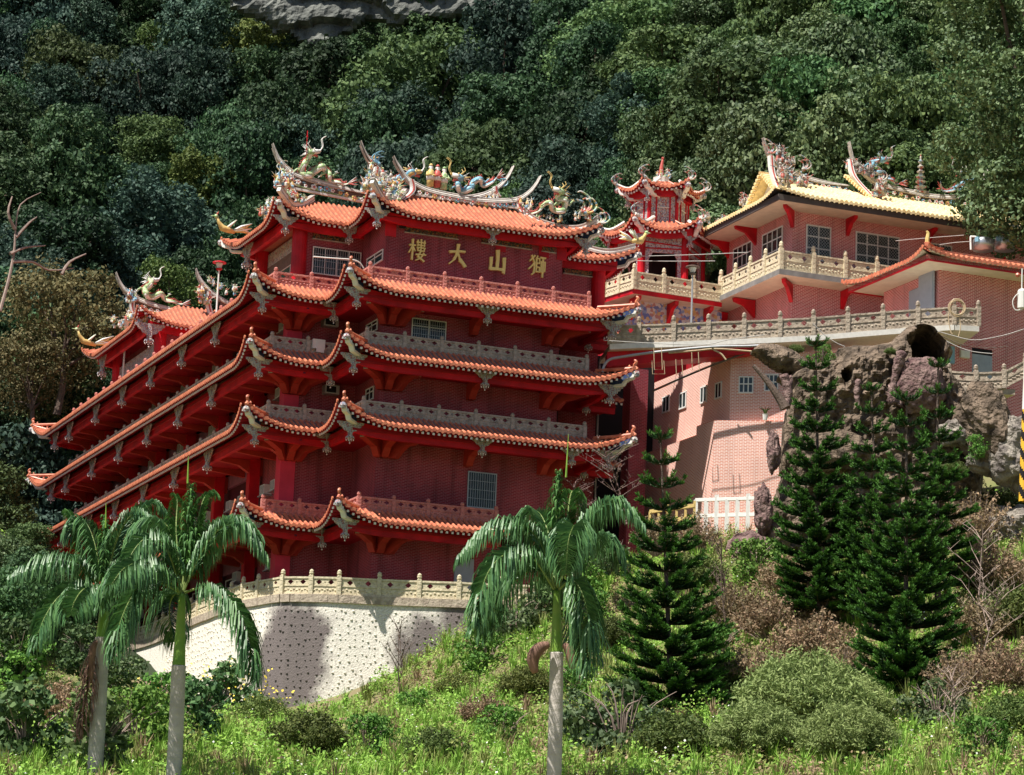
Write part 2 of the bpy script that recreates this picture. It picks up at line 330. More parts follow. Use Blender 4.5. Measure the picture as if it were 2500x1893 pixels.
cs = cp.copy(); cs[:, :2] /= 50.; TC = tps_fit(np.c_[cs[:, :2] * 50 / 50, cs[:, 2]]) if False else None
SC = 50.
def _K(d): return np.where(d > 1e-9, d ** 2 * np.log(np.maximum(d, 1e-9)), 0)
_P = cp[:, :2] / SC; _n = len(_P)
_A = np.zeros((_n + 3, _n + 3)); _A[:_n, :_n] = _K(np.linalg.norm(_P[:, None] - _P[None], axis=2)) + np.eye(_n) * .002
_A[:_n, _n] = 1; _A[:_n, _n + 1:] = _P; _A[_n:, :_n] = _A[:_n, _n:].T
_W = np.linalg.solve(_A, np.r_[cp[:, 2], 0, 0, 0])
def ground(xy):
    xy = np.atleast_2d(np.asarray(xy, float)) / SC; out = np.empty(len(xy))
    for i in range(0, len(xy), 4000):
        q = xy[i:i + 4000]; out[i:i + 4000] = _K(np.linalg.norm(q[:, None] - _P[None], axis=2)) @ _W[:_n] + _W[_n] + q @ _W[_n + 1:]
    return out
def gz(x, y): return float(ground([(x, y)])[0])
def hit(q, D0=60, D1=460):
    """where the line of sight through a pixel meets the terrain, looking past the building platform"""
    d = ray(*q); t = np.arange(D0, D1, 1.); P = t[:, None] * d; h = ground(P[:, :2]) - P[:, 2]
    k = np.argmax(h > 0); return P[k] if h[k] > 0 else None
# ------------------------------------------------------------------ roofs and balustrades
def offset_poly(P, d):
    """axis-aligned open polyline, pushed outwards (outside = right-hand side of travel is inside... outward = left of -travel)"""
    P = [np.array(p, float) for p in P]; N = []
    for a, b in zip(P[:-1], P[1:]):
        t = (b - a) / np.linalg.norm(b - a); N.append(np.array([t[1], -t[0]]))
    out = []
    for i, p in enumerate(P):
        if i == 0: out.append(p + N[0] * d)
        elif i == len(P) - 1: out.append(p + N[-1] * d)
        else:
            n1, n2 = N[i - 1], N[i]; m = n1 + n2; out.append(p + m * d / (m @ n1))
    return out
def seg_frames(P, d):
    O_ = offset_poly(P, d); res = []
    for i in range(len(P) - 1):
        a, b = np.array(P[i], float), np.array(P[i + 1], float); t = (b - a) / np.linalg.norm(b - a); n = np.array([t[1], -t[0]])
        def typ(j):
            if j == 0 or j == len(P) - 1: return 'O'
            t1 = np.array(P[j]) - np.array(P[j - 1]); t2 = np.array(P[j + 1]) - np.array(P[j])
            return 'C' if t1[0] * t2[1] - t1[1] * t2[0] > 0 else 'V'
        def half(j):
            if j == 0 or j == len(P) - 1: return 0
            t1 = np.array(P[j], float) - np.array(P[j - 1]); t2 = np.array(P[j + 1], float) - np.array(P[j]); t1 /= np.linalg.norm(t1); t2 /= np.linalg.norm(t2)
            ang = math.acos(max(-1, min(1, t1 @ t2))); return math.tan(ang / 2)
        res.append((O_[i], O_[i + 1], t, n, typ(i), typ(i + 1), half(i), half(i + 1)))
    return res
def roof_tiles(P, d_out, Wd, ze, zi, R=1.0, Lr=3.2, sp=.31, mats=('tile', 'tile_pan', 'red_dark', 'white_dot', 'red'), rad=.085,
               beam=.95, curve=1.25, parent=None, name='roof', beam_h=.42, label=None, dots=True, flare=.25, ribs=True, skip=(), soffit=3.1):
    """tiled roof skirt round a wall line P; returns roof object and the hip corner points"""
    mb = MB(); bm_ = MB(); tips = []
    for si, (a, b, t, n, ta, tb, ha, hb) in enumerate(seg_frames(P, d_out)):
        L_ = np.linalg.norm(b - a)
        ea = ha if ta == 'V' else 0; eb = hb if tb == 'V' else 0
        def rise(x):
            r = 0
            if ta == 'C': r += max(0, 1 - x / Lr) ** 2
            if tb == 'C': r += max(0, 1 - (L_ - x) / Lr) ** 2
            return r * R
        def Z(x, d): s_ = max(0., d / Wd); return ze + (zi - ze) * s_ ** curve + rise(x) * (1 - s_) ** .8 if s_ < 1 else zi
        def rng_(x):
            lo, hi = 0., Wd
            if ta == 'C': hi = min(hi, x / ha)
            if tb == 'C': hi = min(hi, (L_ - x) / hb)
            if ta == 'V' and x < 0: lo = max(lo, -x / ha)
            if tb == 'V' and x > L_: lo = max(lo, (x - L_) / hb)
            return lo, max(lo, hi)
        def pt(x, d, dz=0):
            fl = flare * rise(max(0, min(L_, x))) / max(R, .01) * (1 - max(0., min(1., d / Wd))) if R else 0
            p = a + t * x - n * d + n * fl; return (p[0], p[1], Z(max(0, min(L_, x)), d) + dz)
        x0 = -ea * Wd; x1 = L_ + eb * Wd; k = max(2, int(round((x1 - x0) / sp))); xs = np.linspace(x0, x1, k + 1)
        nd = 5
        for i in range(k):      # sheet
            for sgn, dz, mi in ((1, 0, 1), (-1, -.13, 2)):
                q = []
                for x in (xs[i], xs[i + 1]):
                    lo, hi = rng_(x); q.append([pt(x, lo + (hi - lo) * j / nd, dz) for j in range(nd + 1)])
                vs = q[0] + q[1]; fs = [((j, j + nd + 1, j + nd + 2, j + 1) if sgn > 0 else (j, j + 1, j + nd + 2, j + nd + 1)) for j in range(nd)]
                mb.add(vs, fs, mi)
            lo0, lo1 = rng_(xs[i])[0], rng_(xs[i + 1])[0]
            if lo0 == 0 and lo1 == 0:
                mb.add([pt(xs[i], 0, 0), pt(xs[i + 1], 0, 0), pt(xs[i + 1], 0, -.13), pt(xs[i], 0, -.13)], [(0, 3, 2, 1)], 2)
                xm = (xs[i] + xs[i + 1]) / 2; h_ = .13 * sp / .31          # drip tile
                A_ = [pt(xs[i] + .04, -.03, .03), pt(xs[i + 1] - .04, -.03, .03), pt(xs[i + 1] - .06, -.03, -.05 - h_ * .3), pt(xm, -.03, -.03 - h_), pt(xs[i] + .06, -.03, -.05 - h_ * .3)]
                mb.add(A_, [(0, 4, 3, 2, 1)], 0); mb.add([(p[0] - n[0] * .04, p[1] - n[1] * .04, p[2]) for p in A_], [(0, 1, 2, 3, 4)], 0)
        for i in range(k + 1):  # cover tiles, caps, rafters
            x = xs[i]; lo, hi = rng_(x)
            if hi - lo > .1:
                m_ = 4; vs = []
                for j in range(m_ + 1):
                    c = np.array(pt(x, lo + (hi - lo) * j / m_, .0))
                    for g in range(5):
                        an = pi * g / 4; o = t * cos(an) * rad
                        vs.append((c[0] + o[0], c[1] + o[1], c[2] + sin(an) * rad * 1.1 + .01))
                mb.add(vs, [(j * 5 + g, j * 5 + g + 1, (j + 1) * 5 + g + 1, (j + 1) * 5 + g) for j in range(m_) for g in range(4)], 0)
            if lo == 0 and 0 <= x <= L_:
                c = np.array(pt(x, -.035, .02)); r_ = rad * 1.22
                ring = [(c[0] + t[0] * cos(g * pi / 4) * r_, c[1] + t[1] * cos(g * pi / 4) * r_, c[2] + sin(g * pi / 4) * r_) for g in range(8)]
                mb.extr(ring, (-n[0] * .06, -n[1] * .06, 0), 0)
                if dots:
                    c = np.array(pt(x, .12, -.235)); tt = np.array([t[0], t[1], 0]); nn = np.array([n[0], n[1], 0])
                    mb.beam(c + nn * .05, c - nn * .02, .115, .115, 3)
                    if ribs and min(hi, 1.6) > .4:
                        e = np.array(pt(x, min(hi, 1.5), -.19)); mb.beam(c - nn * .02, e, .07, .08, 2)
        # beam under the eave
        if beam:
            xb0 = (beam * ha if ta == 'C' else -beam * ha if ta == 'V' else 0); xb1 = L_ - (beam * hb if tb == 'C' else -beam * hb if tb == 'V' else 0)
            m_ = max(2, int((xb1 - xb0) / .6)); xx = np.linspace(xb0, xb1, m_ + 1)
            def pb(x, z, dd): p = a + t * x - n * dd; return (p[0], p[1], z)
            def zb(x): return ze - .2 + .55 * rise(max(0, min(L_, x)))
            for i in range(m_):
                z0, z1 = zb(xx[i]), zb(xx[i + 1])
                vs = [pb(xx[i], z0 - beam_h, beam), pb(xx[i + 1], z1 - beam_h, beam), pb(xx[i + 1], z1 + .2, beam), pb(xx[i], z0 + .2, beam),
                      pb(xx[i], z0 - beam_h, beam + .25), pb(xx[i + 1], z1 - beam_h, beam + .25), pb(xx[i + 1], z1, beam + .25), pb(xx[i], z0, beam + .25)]
                bm_.add(vs, [(3, 0, 1, 2), (0, 4, 5, 1), (4, 7, 6, 5)], 0)
        if ta == 'C': tips.append((np.array(pt(0, 0)), -t + n))
        if tb == 'C' and si == len(P) - 2: tips.append((np.array(pt(L_, 0)), t + n))
    r = mb.build(name, mats[:4], parent)
    if label: r['label'] = label
    if beam: bm_.build('eave_beam', [mats[4]], parent)
    return r, tips
def hip_finials(mb, c, dirn, n=5, mi=0, step=.42, slope=.33, curl=1):
    """row of knobs up the hip with a curled end at the corner tip"""
    d = np.array([dirn[0], dirn[1], 0]); d = d / np.linalg.norm(d)
    mb.tube([c - d * (.1 + .42 * i) + np.array([0, 0, -.16 * i + .012 * i * i + .06]) for i in range(n + 1)], .09, 6, mi)
    for i in range(1, n + 1):
        p = c - d * (step * i) + np.array([0, 0, -.12 * i + .035 * i * i * .5 + .08]); p[2] = c[2] - .16 * i + .012 * i * i + .1
        mb.lathe(p, [(.07, 0), (.09, .1), (.05, .16), (.085, .24), (.02, .34)], 5, mi)
    if curl: mb.tube(smooth_path([c + d * .05, c - d * .12 + [0, 0, .22], c - d * .02 + [0, 0, .42], c - d * .15 + [0, 0, .56]], 3), [.11, .11, .1, .1, .1, .09, .09, .09, .07, .04], 6, mi)
def hip_ridge(mb, c, dirn, L_, z_in, mi=0, r=.11):
    d = np.array([dirn[0], dirn[1], 0]); pts = []
    for i in range(9):
        s_ = i / 8; p = c - d * L_ * s_; pts.append((p[0], p[1], c[2] + (z_in - c[2]) * (1 - (1 - s_) ** 1) + .08 - .28 * sin(pi * s_) * (c[2] - z_in if c[2] > z_in else .3)))
    mb.tube(pts, r, 6, mi)
def corner_bracket(mb, c, dirn, mi=(0, 1, 2)):
    """zig-zag white and blue board under the upturned corner"""
    d = np.array([dirn[0], dirn[1], 0]); d /= np.linalg.norm(d); s_ = np.array([-d[1], d[0], 0])
    prof = [(-.1, -.14), (-.25, -.42), (-.62, -.52), (-.8, -.78), (-1.5, -.86), (-1.5, -.98), (-.72, -.9), (-.54, -.64), (-.16, -.54), (.02, -.18)]
    f = [c + d * x + np.array([0, 0, z]) - s_ * .14 for x, z in prof]; mb.extr(f, s_ * .28, mi[0])
    g = [(-.12, -.16), (-.27, -.43), (-.63, -.53), (-.81, -.79), (-1.5, -.87), (-1.5, -.5), (-.6, -.22)]
    f = [c + d * x + np.array([0, 0, z]) - s_ * .09 for x, z in g]; mb.extr(f, s_ * .18, mi[1])
    mb.ball(c + d * .02 + np.array([0, 0, -.25]), .2, mi[2], 6)
# lantern-shaped hanging bracket (origin at its top, wings along local x)
def make_lantern():
    mb = MB()
    mb.box(-.12, .12, -.12, .12, -.95, 0, 0)
    mb.lathe((0, 0, -1.25), [(.10, 0), (.20, .06), (.24, .2), (.17, .3), (.2, .38), (.13, .42)], 8, 0)
    for k in range(8):
        a = 2 * pi * k / 8; mb.spike((.24 * cos(a), .24 * sin(a), -1.07), (cos(a) * .7, sin(a) * .7, -1), .2, .055, 0)
        mb.ball((.27 * cos(a), .27 * sin(a), -1.3), .042, 1, 4)
    mb.tube([(0, 0, -1.22), (0, 0, -1.5)], [.05, .015], 5, 0); mb.ball((0, 0, -1.52), .055, 1, 5)
    for sx in (-1, 1):
        pts = [(.1, 0), (1.0, 0), (.98, -.14), (.85, -.2), (.78, -.36), (.6, -.42), (.46, -.62), (.28, -.66), (.1, -.86)]
        mb.extr([(sx * x, -.05, z) for x, z in pts], (0, .1, 0), 2)
    return proto(mb, 'hanging_bracket', ['carved', 'white_dot', 'carved'])
LAN = make_lantern()
_PM = {}
def post_mesh(h, w_, m):
    k = (round(h, 2), round(w_, 2), m)
    if k not in _PM:
        mb = MB(); mb.box(-w_ / 2, w_ / 2, -w_ / 2, w_ / 2, 0, h * .82)
        mb.box(-w_ * .36, w_ * .36, -w_ * .36, w_ * .36, h * .82, h * .86)
        r = w_ * .52; mb.lathe((0, 0, h * .86), [(r * .7, 0), (r * 1.05, .05 * h), (r * 1.05, .1 * h), (r * .85, .11 * h), (r * .95, .15 * h), (r * .7, .2 * h), (r * .1, .24 * h)], 8)
        for sx in (-1, 1):
            for z in (.2, .42, .6): mb.box(-w_ * .3, w_ * .3, sx * w_ / 2 - .01, sx * w_ / 2 + .012, h * z, h * (z + .12)); mb.box(sx * w_ / 2 - .01, sx * w_ / 2 + .012, -w_ * .3, w_ * .3, h * z, h * (z + .12))
        _PM[k] = proto(mb, 'post', [m])
    return _PM[k]
def panel(mb, p0, p1, h, n_holes=3, th=.1, mi=0, mode='diamond', wd=.2):
    """balustrade bay between two posts standing on p0, p1"""
    p0 = np.array(p0, float); p1 = np.array(p1, float); d = p1 - p0; L_ = np.linalg.norm(d[:2]); ux = np.array([d[0], d[1], 0]) / L_; sl = d[2] / L_
    nrm = np.array([-ux[1], ux[0], 0]); a = wd / 2; b = L_ - wd / 2
    P = lambda x, z: p0 + ux * x + np.array([0, 0, sl * x + z])
    mb.beam(P(a, h * .80), P(b, h * .80), .15, .10, mi); mb.beam(P(a, h * .43), P(b, h * .43), .13, .06, mi); mb.beam(P(a, h * .05), P(b, h * .05), .15, .10, mi)
    z0, z1 = h * .46, h * .75; zb0, zb1 = h * .10, h * .40
    mb.extr([P(a, zb0) - nrm * th * .3, P(b, zb0) - nrm * th * .3, P(b, zb1) - nrm * th * .3, P(a, zb1) - nrm * th * .3], nrm * th * .6, mi)
    m_ = 9 if mode == 'diamond' else 7          # carved bosses on the lower panel
    for i in range(m_):
        x = a + (b - a) * (i + .5) / m_; mb.ball(P(x, (zb0 + zb1) / 2 + (.03 if i % 2 else -.03)) , .085, mi, 5, (1, 1, .9))
    c_ = (b - a) / n_holes
    for i in range(n_holes):
        x0 = a + c_ * i; x1 = x0 + c_; xm = (x0 + x1) / 2; zm = (z0 + z1) / 2; rx = min(c_ * .33, .17); rz = (z1 - z0) * .44
        if mode == 'relief' : rx *= .0; rz *= .0
        D_ = [(xm, zm - rz), (xm + rx, zm), (xm, zm + rz), (xm - rx, zm)]
        Q = {0: [(x0, z0), (xm, z0), D_[0], D_[3], (x0, zm)], 1: [(x1, z0), (x1, zm), D_[1], D_[0], (xm, z0)], 2: [(x1, z1), (xm, z1), D_[2], D_[1], (x1, zm)], 3: [(x0, z1), (x0, zm), D_[3], D_[2], (xm, z1)]}
        for q in Q.values(): mb.extr([P(x, z) - nrm * th * .3 for x, z in q], nrm * th * .6, mi)
        if mode == 'relief':
            for x_, z_ in ((.3, .35), (.5, .65), (.7, .4)): mb.ball(P(x0 + c_ * x_, z0 + (z1 - z0) * z_), .08, mi, 5, (1.3, 1, .8))
        else:
            for x_, z_ in ((x0, zm), (x1, zm)): mb.ball(P(x_, z_), .06, mi, 5, (1, 1, .9))
PLACED = []
def balustrade(pts, h, m, parent=None, sp=2.13, name='balustrade', label=None, mode='diamond', n_holes=3, wd=.22, own=None, org=None, cat='balustrade', group=None, hpost=None, post_cap=200):
    """posts are sub-parts (or parts when the balustrade is a thing)"""
    mb = MB(); posts = []
    for i in range(len(pts) - 1):
        a = np.array(pts[i], float); b = np.array(pts[i + 1], float); L_ = np.linalg.norm(b - a); k = max(1, int(round(L_ / sp)))
        for j in range(k):
            p = a + (b - a) * j / k; q = a + (b - a) * (j + 1) / k; panel(mb, p, q, h, n_holes, mi=0, mode=mode, wd=wd)
            posts.append((p, math.atan2(b[1] - a[1], b[0] - a[0])))
    posts.append((np.array(pts[-1], float), posts[-1][1]))
    pm = post_mesh(h * 1.0 if hpost is None else hpost, wd, m)
    if own:
        t = thing(name, org if org is not None else pts[0], own, cat, group); mb.build('panel', [m], t)
        for p, r in posts: place(pm, t, p, r)
        return t
    o = mb.build(name, [m], parent)
    if label: o['label'] = label
    for p, r in posts:
        if all(np.linalg.norm(p - q_) > .3 for q_ in PLACED): place(pm, o, p, r); PLACED.append(p)
    return o
def window(parent, p0, p1, z0, z1, cols=2, rows=(.35,), out=(0, -1), grille=None, name='window', fr=.06, depth=.06, glass='glass', frm='frame'):
    """framed window on a wall from p0 to p1 (u,v); frame is the part, pane its sub-part"""
    p0 = np.array([p0[0], p0[1], 0.]); p1 = np.array([p1[0], p1[1], 0.]); o = np.array([out[0], out[1], 0.]); d = p1 - p0; L_ = np.linalg.norm(d); d /= L_
    mb = MB(); P = lambda x, z, e: p0 + d * x + o * e + np.array([0, 0, z])
    for za in (z0, z1): mb.beam(P(-fr / 2, za, depth / 2), P(L_ + fr / 2, za, depth / 2), depth + .02, fr)
    for x in [0] + [L_ * (i + 1) / cols for i in range(cols)]: mb.beam(P(x, z0, depth / 2), P(x, z1, depth / 2), depth, fr * (1 if x in (0, L_) else .9), 0, up=(d[0], d[1], 0))
    for r in rows: mb.beam(P(0, z1 - (z1 - z0) * r, depth / 2), P(L_, z1 - (z1 - z0) * r, depth / 2), depth * .9, fr * .9)
    if grille == 'bars':
        n_ = int(L_ / .13)
        for i in range(1, n_): mb.beam(P(L_ * i / n_, z0, depth + .03), P(L_ * i / n_, z1, depth + .03), .022, .022, 1, up=(d[0], d[1], 0))
        for r in (.25, .5, .75): mb.beam(P(0, z0 + (z1 - z0) * r, depth + .03), P(L_, z0 + (z1 - z0) * r, depth + .03), .02, .02, 1)
    if grille == 'mesh':
        s_ = .2; H = z1 - z0
        for sg in (-1, 1):
            for i in range(int((L_ + H) / s_) + 1):
                c_ = i * s_; xa = max(0, c_ - H); xb = min(L_, c_)
                if xb - xa < .05: continue
                za, zb_ = c_ - xa, c_ - xb
                if sg < 0: za, zb_ = H - za, H - zb_
                mb.beam(P(xa, z0 + za, depth + .02), P(xb, z0 + zb_, depth + .02), .018, .018, 1)
    f = mb.build(name, [frm, 'bars'], parent)
    g = MB(); g.beam(P(fr / 2, (z0 + z1) / 2, .02), P(L_ - fr / 2, (z0 + z1) / 2, .02), .02, z1 - z0 - fr); g.build('pane', [glass], f)
    return f
# ------------------------------------------------------------------ ridge, dragon and figures
def ridge_band(parent, curve, v, zb, x0, x1, label=None, fl=True, mtop=('ridge_grey', 'ridge_white', 'ridge'), th=.3, seed=1, lines=3):
    """swallow-tail ridge: curve = site points of the top line, wall below between u=x0..x1 down to zb(u)"""
    mb = MB(); pts = smooth_path(curve, 5); n = len(pts)
    def taper(i): return min(1, .25 + 3 * min(i, n - 1 - i) / n)
    for k in range(lines):
        off = -.11 * k
        ps = [p + np.array([0, -.03 * k, off * taper(i)]) for i, p in enumerate(pts)]
        mb.tube(ps, [.065 * taper(i) for i in range(n)], 6, 0 if k % 2 == 0 else 1)
        mb.tube([p + np.array([0, th, 0]) for p in ps], [.06 * taper(i) for i in range(n)], 5, 0)
    for a, b in zip(pts[:-1], pts[1:]): mb.add([a, b, b + [0, th, 0], a + [0, th, 0]], [(0, 1, 2, 3)], 0); mb.add([a + [0, 0, -.25], b + [0, 0, -.25], b + [0, th, -.25], a + [0, th, -.25]], [(3, 2, 1, 0)], 0)
    top = lambda x: float(np.interp(x, [p[0] for p in pts], [p[2] for p in pts]))
    m_ = max(3, int((x1 - x0) / .5)); xs = np.linspace(x0, x1, m_ + 1)
    for a, b in zip(xs[:-1], xs[1:]):
        for vv, o_ in ((v + .04, 0), (v + th - .04, 1)):
            q = [(a, vv, zb(a)), (b, vv, zb(b)), (b, vv, min(top(b) - .15, zb(b) + 1.25)), (a, vv, min(top(a) - .15, zb(a) + 1.25))]; mb.add(q, [(0, 1, 2, 3) if not o_ else (3, 2, 1, 0)], 2)
        mb.beam((a, v, zb(a)), (b, v, zb(b)), .16, .12, 1)
    o = mb.build('roof_ridge', list(mtop), parent)
    if label: o['label'] = label
    if fl:
        r = random.Random(seed); f = MB(); x = x0 + .2
        while x < x1 - .1:
            hgt = min(1., top(x) - .3 - zb(x)); z = zb(x) + hgt * r.uniform(.3, .75); c = r.choice([1, 0, 2, 0]); s_ = r.uniform(.10, .16)
            for k in range(5): a = 2 * pi * k / 5; f.ball((x + cos(a) * s_ * .75, v - .08, z + sin(a) * s_ * .75), s_ * .5, c, 4, (1, .5, 1))
            f.ball((x, v - .16, z), s_ * .4, 3, 4)
            for k in range(3): f.ball((x + r.uniform(-.25, .25), v - .05, z + r.uniform(-.2, .2)), .07, r.choice([4, 4, 1]), 4, (1.6, .5, .8))
            x += r.uniform(.35, .5)
        f.tube([(a_, v + .02, zb(a_) + .35 * min(1., top(a_) - .3 - zb(a_))) for a_ in np.linspace(x0 + .1, x1 - .1, 12)], .05, 5, 4)
        f.build('ridge_flowers', ['white', 'pale_blue', 'yellow', 'scarlet', 'green'], o)
    return o
def dragon(path, v, parent, cols=('green', 'yellow', 'scarlet', 'white'), r0=.17, head=-1, label=None, name='dragon_ornament', whisk=True, seed=0):
    """path: site points from tail to head"""
    rr = random.Random(seed); mb = MB(); P = smooth_path(path, 6); n = len(P)
    for i in range(n): P[i] = P[i] + np.array([0, .18 * sin(i * .55), 0])
    rad = [r0 * (.25 + .95 * min(1, (i / n) * 2.2)) * (1 if i < n * .85 else .85) for i in range(n)]
    mb.tube(P, rad, 8, 0)
    mb.tube([p + np.array([0, -.05, -r * .45]) for p, r in zip(P, rad)], [r * .72 for r in rad], 6, 1)
    for i in range(2, n - 1, 1):
        d = P[min(i + 1, n - 1)] - P[i - 1]; d /= np.linalg.norm(d); up = np.cross(np.cross(d, (0, 0, 1)), d)
        if np.linalg.norm(up) < .2: up = np.array([-1., 0, 0])
        nrm = np.array([-d[2], 0, d[0]]); nrm = nrm if (nrm[2] > 0 or (abs(nrm[2]) < .3)) else -nrm
        mb.spike(P[i] + nrm * rad[i] * .8, nrm - d * .5, .2, .05, 2)
    for f_ in (.35, .72):
        i = int(n * f_)
        for s_ in (-1, 1):
            p = P[i]; k1 = p + np.array([s_ * .32, s_ * .12, .12 if f_ > .5 else -.12]); k2 = k1 + np.array([s_ * .22, 0, .24 if s_ > 0 else -.2])
            mb.tube([p, k1, k2], [.10, .07, .05], 5, 0)
            for a in range(4): mb.spike(k2, (cos(a * 1.3) , .4 * sin(a), sin(a * 1.3)), .15, .03, 3)
    for a in range(6): mb.spike(P[0], (P[0] - P[3]) / np.linalg.norm(P[0] - P[3]) + np.array([0, rr.uniform(-.3, .3), (a - 2.5) * .22]), .6, .06, 1 if a % 2 else 2)
    h = P[-1]; d = P[-1] - P[-3]; d /= np.linalg.norm(d); hx = head; hx = float(hx); d = np.array([hx, 0, .12])
    mb.ball(h, .25, 0, 8, (1.1, .8, .9)); mb.tube([h, h + d * .5 + np.array([0, 0, .06])], [.2, .12], 6, 1); mb.tube([h + [0, 0, -.08], h + d * .42 + np.array([0, 0, -.22])], [.12, .06], 6, 2)
    mb.ball(h + d * .52 + np.array([0, 0, .1]), .09, 3, 5)
    for s_ in (-1, 1): mb.ball(h + d * .15 + np.array([0, s_ * .17, .17]), .06, 3, 5); mb.tube([h + [0, s_ * .1, .15], h + [-hx * .25, s_ * .18, .42], h + [-hx * .15, s_ * .2, .58]], [.045, .03, .01], 4, 3)
    for a in range(12): mb.spike(h + [-hx * .1, 0, 0], (-hx * rr.uniform(.5, 1), rr.uniform(-.6, .6), rr.uniform(-.8, .9)), rr.uniform(.35, .6), .055, 1 if a % 3 else 3)
    if whisk:
        for s_ in (-1, 1):
            b = h + d * .5 + np.array([0, s_ * .08, .05]); mb.tube(smooth_path([b, b + [hx * .18, 0, .35], b + [hx * .1, 0, .75], b + [hx * .35, 0, .95]], 3), [.022] * 9 + [.012], 4, 3)
    o = mb.build(name, list(cols), parent, smooth=True)
    if label: o['label'] = label
    return o
def figure_cluster(parent, c, w_, h, n=10, m='figs', seed=0, label=None, name='porcelain_figures'):
    r = random.Random(seed); mb = MB()
    for i in range(n):
        x = c[0] + r.uniform(-.5, .5) * w_; y = c[1] + r.uniform(-.25, .1); z = c[2] + r.uniform(0, .5) * h; s_ = h * r.uniform(.16, .3)
        mb.lathe((x, y, z), [(s_ * .35, 0), (s_ * .42, s_ * .3), (s_ * .25, s_ * .9), (s_ * .14, s_ * 1.1)], 6); mb.ball((x, y, z + s_ * 1.3), s_ * .22, 0, 5)
        for k in range(3): mb.spike((x, y, z + s_ * .8), (r.uniform(-1, 1), r.uniform(-.6, .2), r.uniform(-.1, 1)), s_ * 1.2, s_ * .12)
    o = mb.build(name, [m], parent)
    if label: o['label'] = label
    return o
def fish_tail(parent, c, dx=1, s_=1., m='figs', name='curled_finial', label=None):
    """curling antler-like finial"""
    mb = MB(); c = np.array(c, float)
    for k, (a, l_) in enumerate(((.2, 1.), (.55, .8), (.9, 1.1), (1.35, .75))):
        p = [c, c + np.array([dx * cos(a) * .4 * l_, .05 * k - .1, sin(a) * .4 * l_]) * s_ ** 0 * 1, c + np.array([dx * cos(a + .35) * .75 * l_, .05 * k - .1, sin(a + .35) * .8 * l_]), c + np.array([dx * cos(a + .9) * .8 * l_, .05 * k - .1, sin(a + .7) * 1.0 * l_]), c + np.array([dx * cos(a + 1.3) * .62 * l_, .05 * k - .1, sin(a + .6) * .95 * l_])]
        p = [c + (q - c) * s_ for q in p]; sp_ = smooth_path(p, 3); mb.tube(sp_, [.09 * s_ * (1 - .7 * i / len(sp_)) for i in range(len(sp_))], 5)
    mb.ball(c, .17 * s_, 0, 6)
    o = mb.build(name, [m], parent)
    if label: o['label'] = label
    return o
# ------------------------------------------------------------------ main temple building
T = thing('temple_building', (-5, 3, 19.5), 'large red brick hall with four tiled skirt eaves and gold characters on top', 'temple')
WL = [(-6, 48.9), (-14.6, 48.9), (-14.6, 3.9), (-10.5, 3.9), (-10.5, 0), (0, 0), (0, 3.9), (4.3, 3.9)]
FL = [19.6, 24.0, 29.2, 33.0, 36.6]
EAVE = [23.3, 28.5, 32.2, 35.8]
RAILM = ['terra', 'grey_stone', 'grey_stone', 'terra']
RN = ['lowest', 'second lowest', 'second highest', 'highest']
for k in range(4):
    P = WL if k else WL[:5] + [(-3.9, 0)]
    r, tips = roof_tiles(P, 3.1, 1.7, EAVE[k], FL[k + 1] + .1, R=.95, parent=T, name='skirt_roof', mats=('tile', 'tile_grey' if k in (1, 2) else 'tile_pan', 'red_dark', 'white_dot', 'red'),
                         label='%s of the four orange tiled skirt eaves' % RN[k])
    if k == 0:
        tips_ = tips
    fm = MB(); bm_ = MB()
    for c, d in tips:
        fm = MB(); hip_finials(fm, c, d, 5); fm.build('hip_finials', ['tile'], T); bm_ = MB(); corner_bracket(bm_, c, d); bm_.build('corner_bracket', ['white', 'blue', 'carved'], T)
    fm = MB()
    for c, d in tips: fm = MB(); hip_ridge(fm, c, d, 1.7, FL[k + 1] + .12, r=.1); fm.build('hip_ridge', ['tile'], T)
    # floor slab and soffit
    sl_ = MB(); out = offset_poly(P, 1.45); inn = offset_poly(P, -.6); so_ = offset_poly(P, 2.25); wi = offset_poly(P, -.3)
    for i in range(len(P) - 1):
        a, b, c_, d_ = out[i], out[i + 1], inn[i + 1], inn[i]; sl_.prism([tuple(a), tuple(b), tuple(c_), tuple(d_)][::1], FL[k + 1] - .35, FL[k + 1] + .12, 0, None, 1)
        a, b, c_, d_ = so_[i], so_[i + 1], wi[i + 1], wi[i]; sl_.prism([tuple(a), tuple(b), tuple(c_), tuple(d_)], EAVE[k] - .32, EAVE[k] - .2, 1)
    sl_.build('floor_slab', ['terra', 'red_dark'], T)
    # balustrade
    bl = offset_poly(WL, 1.25)
    if k == 0: pl = [bl[2], bl[3], bl[4], (-3.9, bl[4][1])]; pl[0] = (bl[2][0], bl[2][1])
    else: pl = [bl[2], bl[3], bl[4], (1.15, bl[5][1])]
    z = FL[k + 1] + .12
    balustrade([(p[0], p[1], z) for p in pl], .86, RAILM[k], T, label=('pinkish carved' if k in (0, 3) else 'grey stone pierced') + ' balustrade along the front', mode='diamond', hpost=.9)
    if k:
        balustrade([(bl[1][0], 48.6, z), (bl[2][0], bl[2][1] + 2.1, z)], .86, RAILM[k], T, sp=2.13 if k > 1 else 2.8, label='balustrade along the long side', mode='diamond', n_holes=2, hpost=.9)
        balustrade([(bl[2][0], bl[2][1] + 2.1, z), (bl[2][0], bl[2][1], z)], .86, RAILM[k], T, label='short balustrade bay at the corner', hpost=.9)
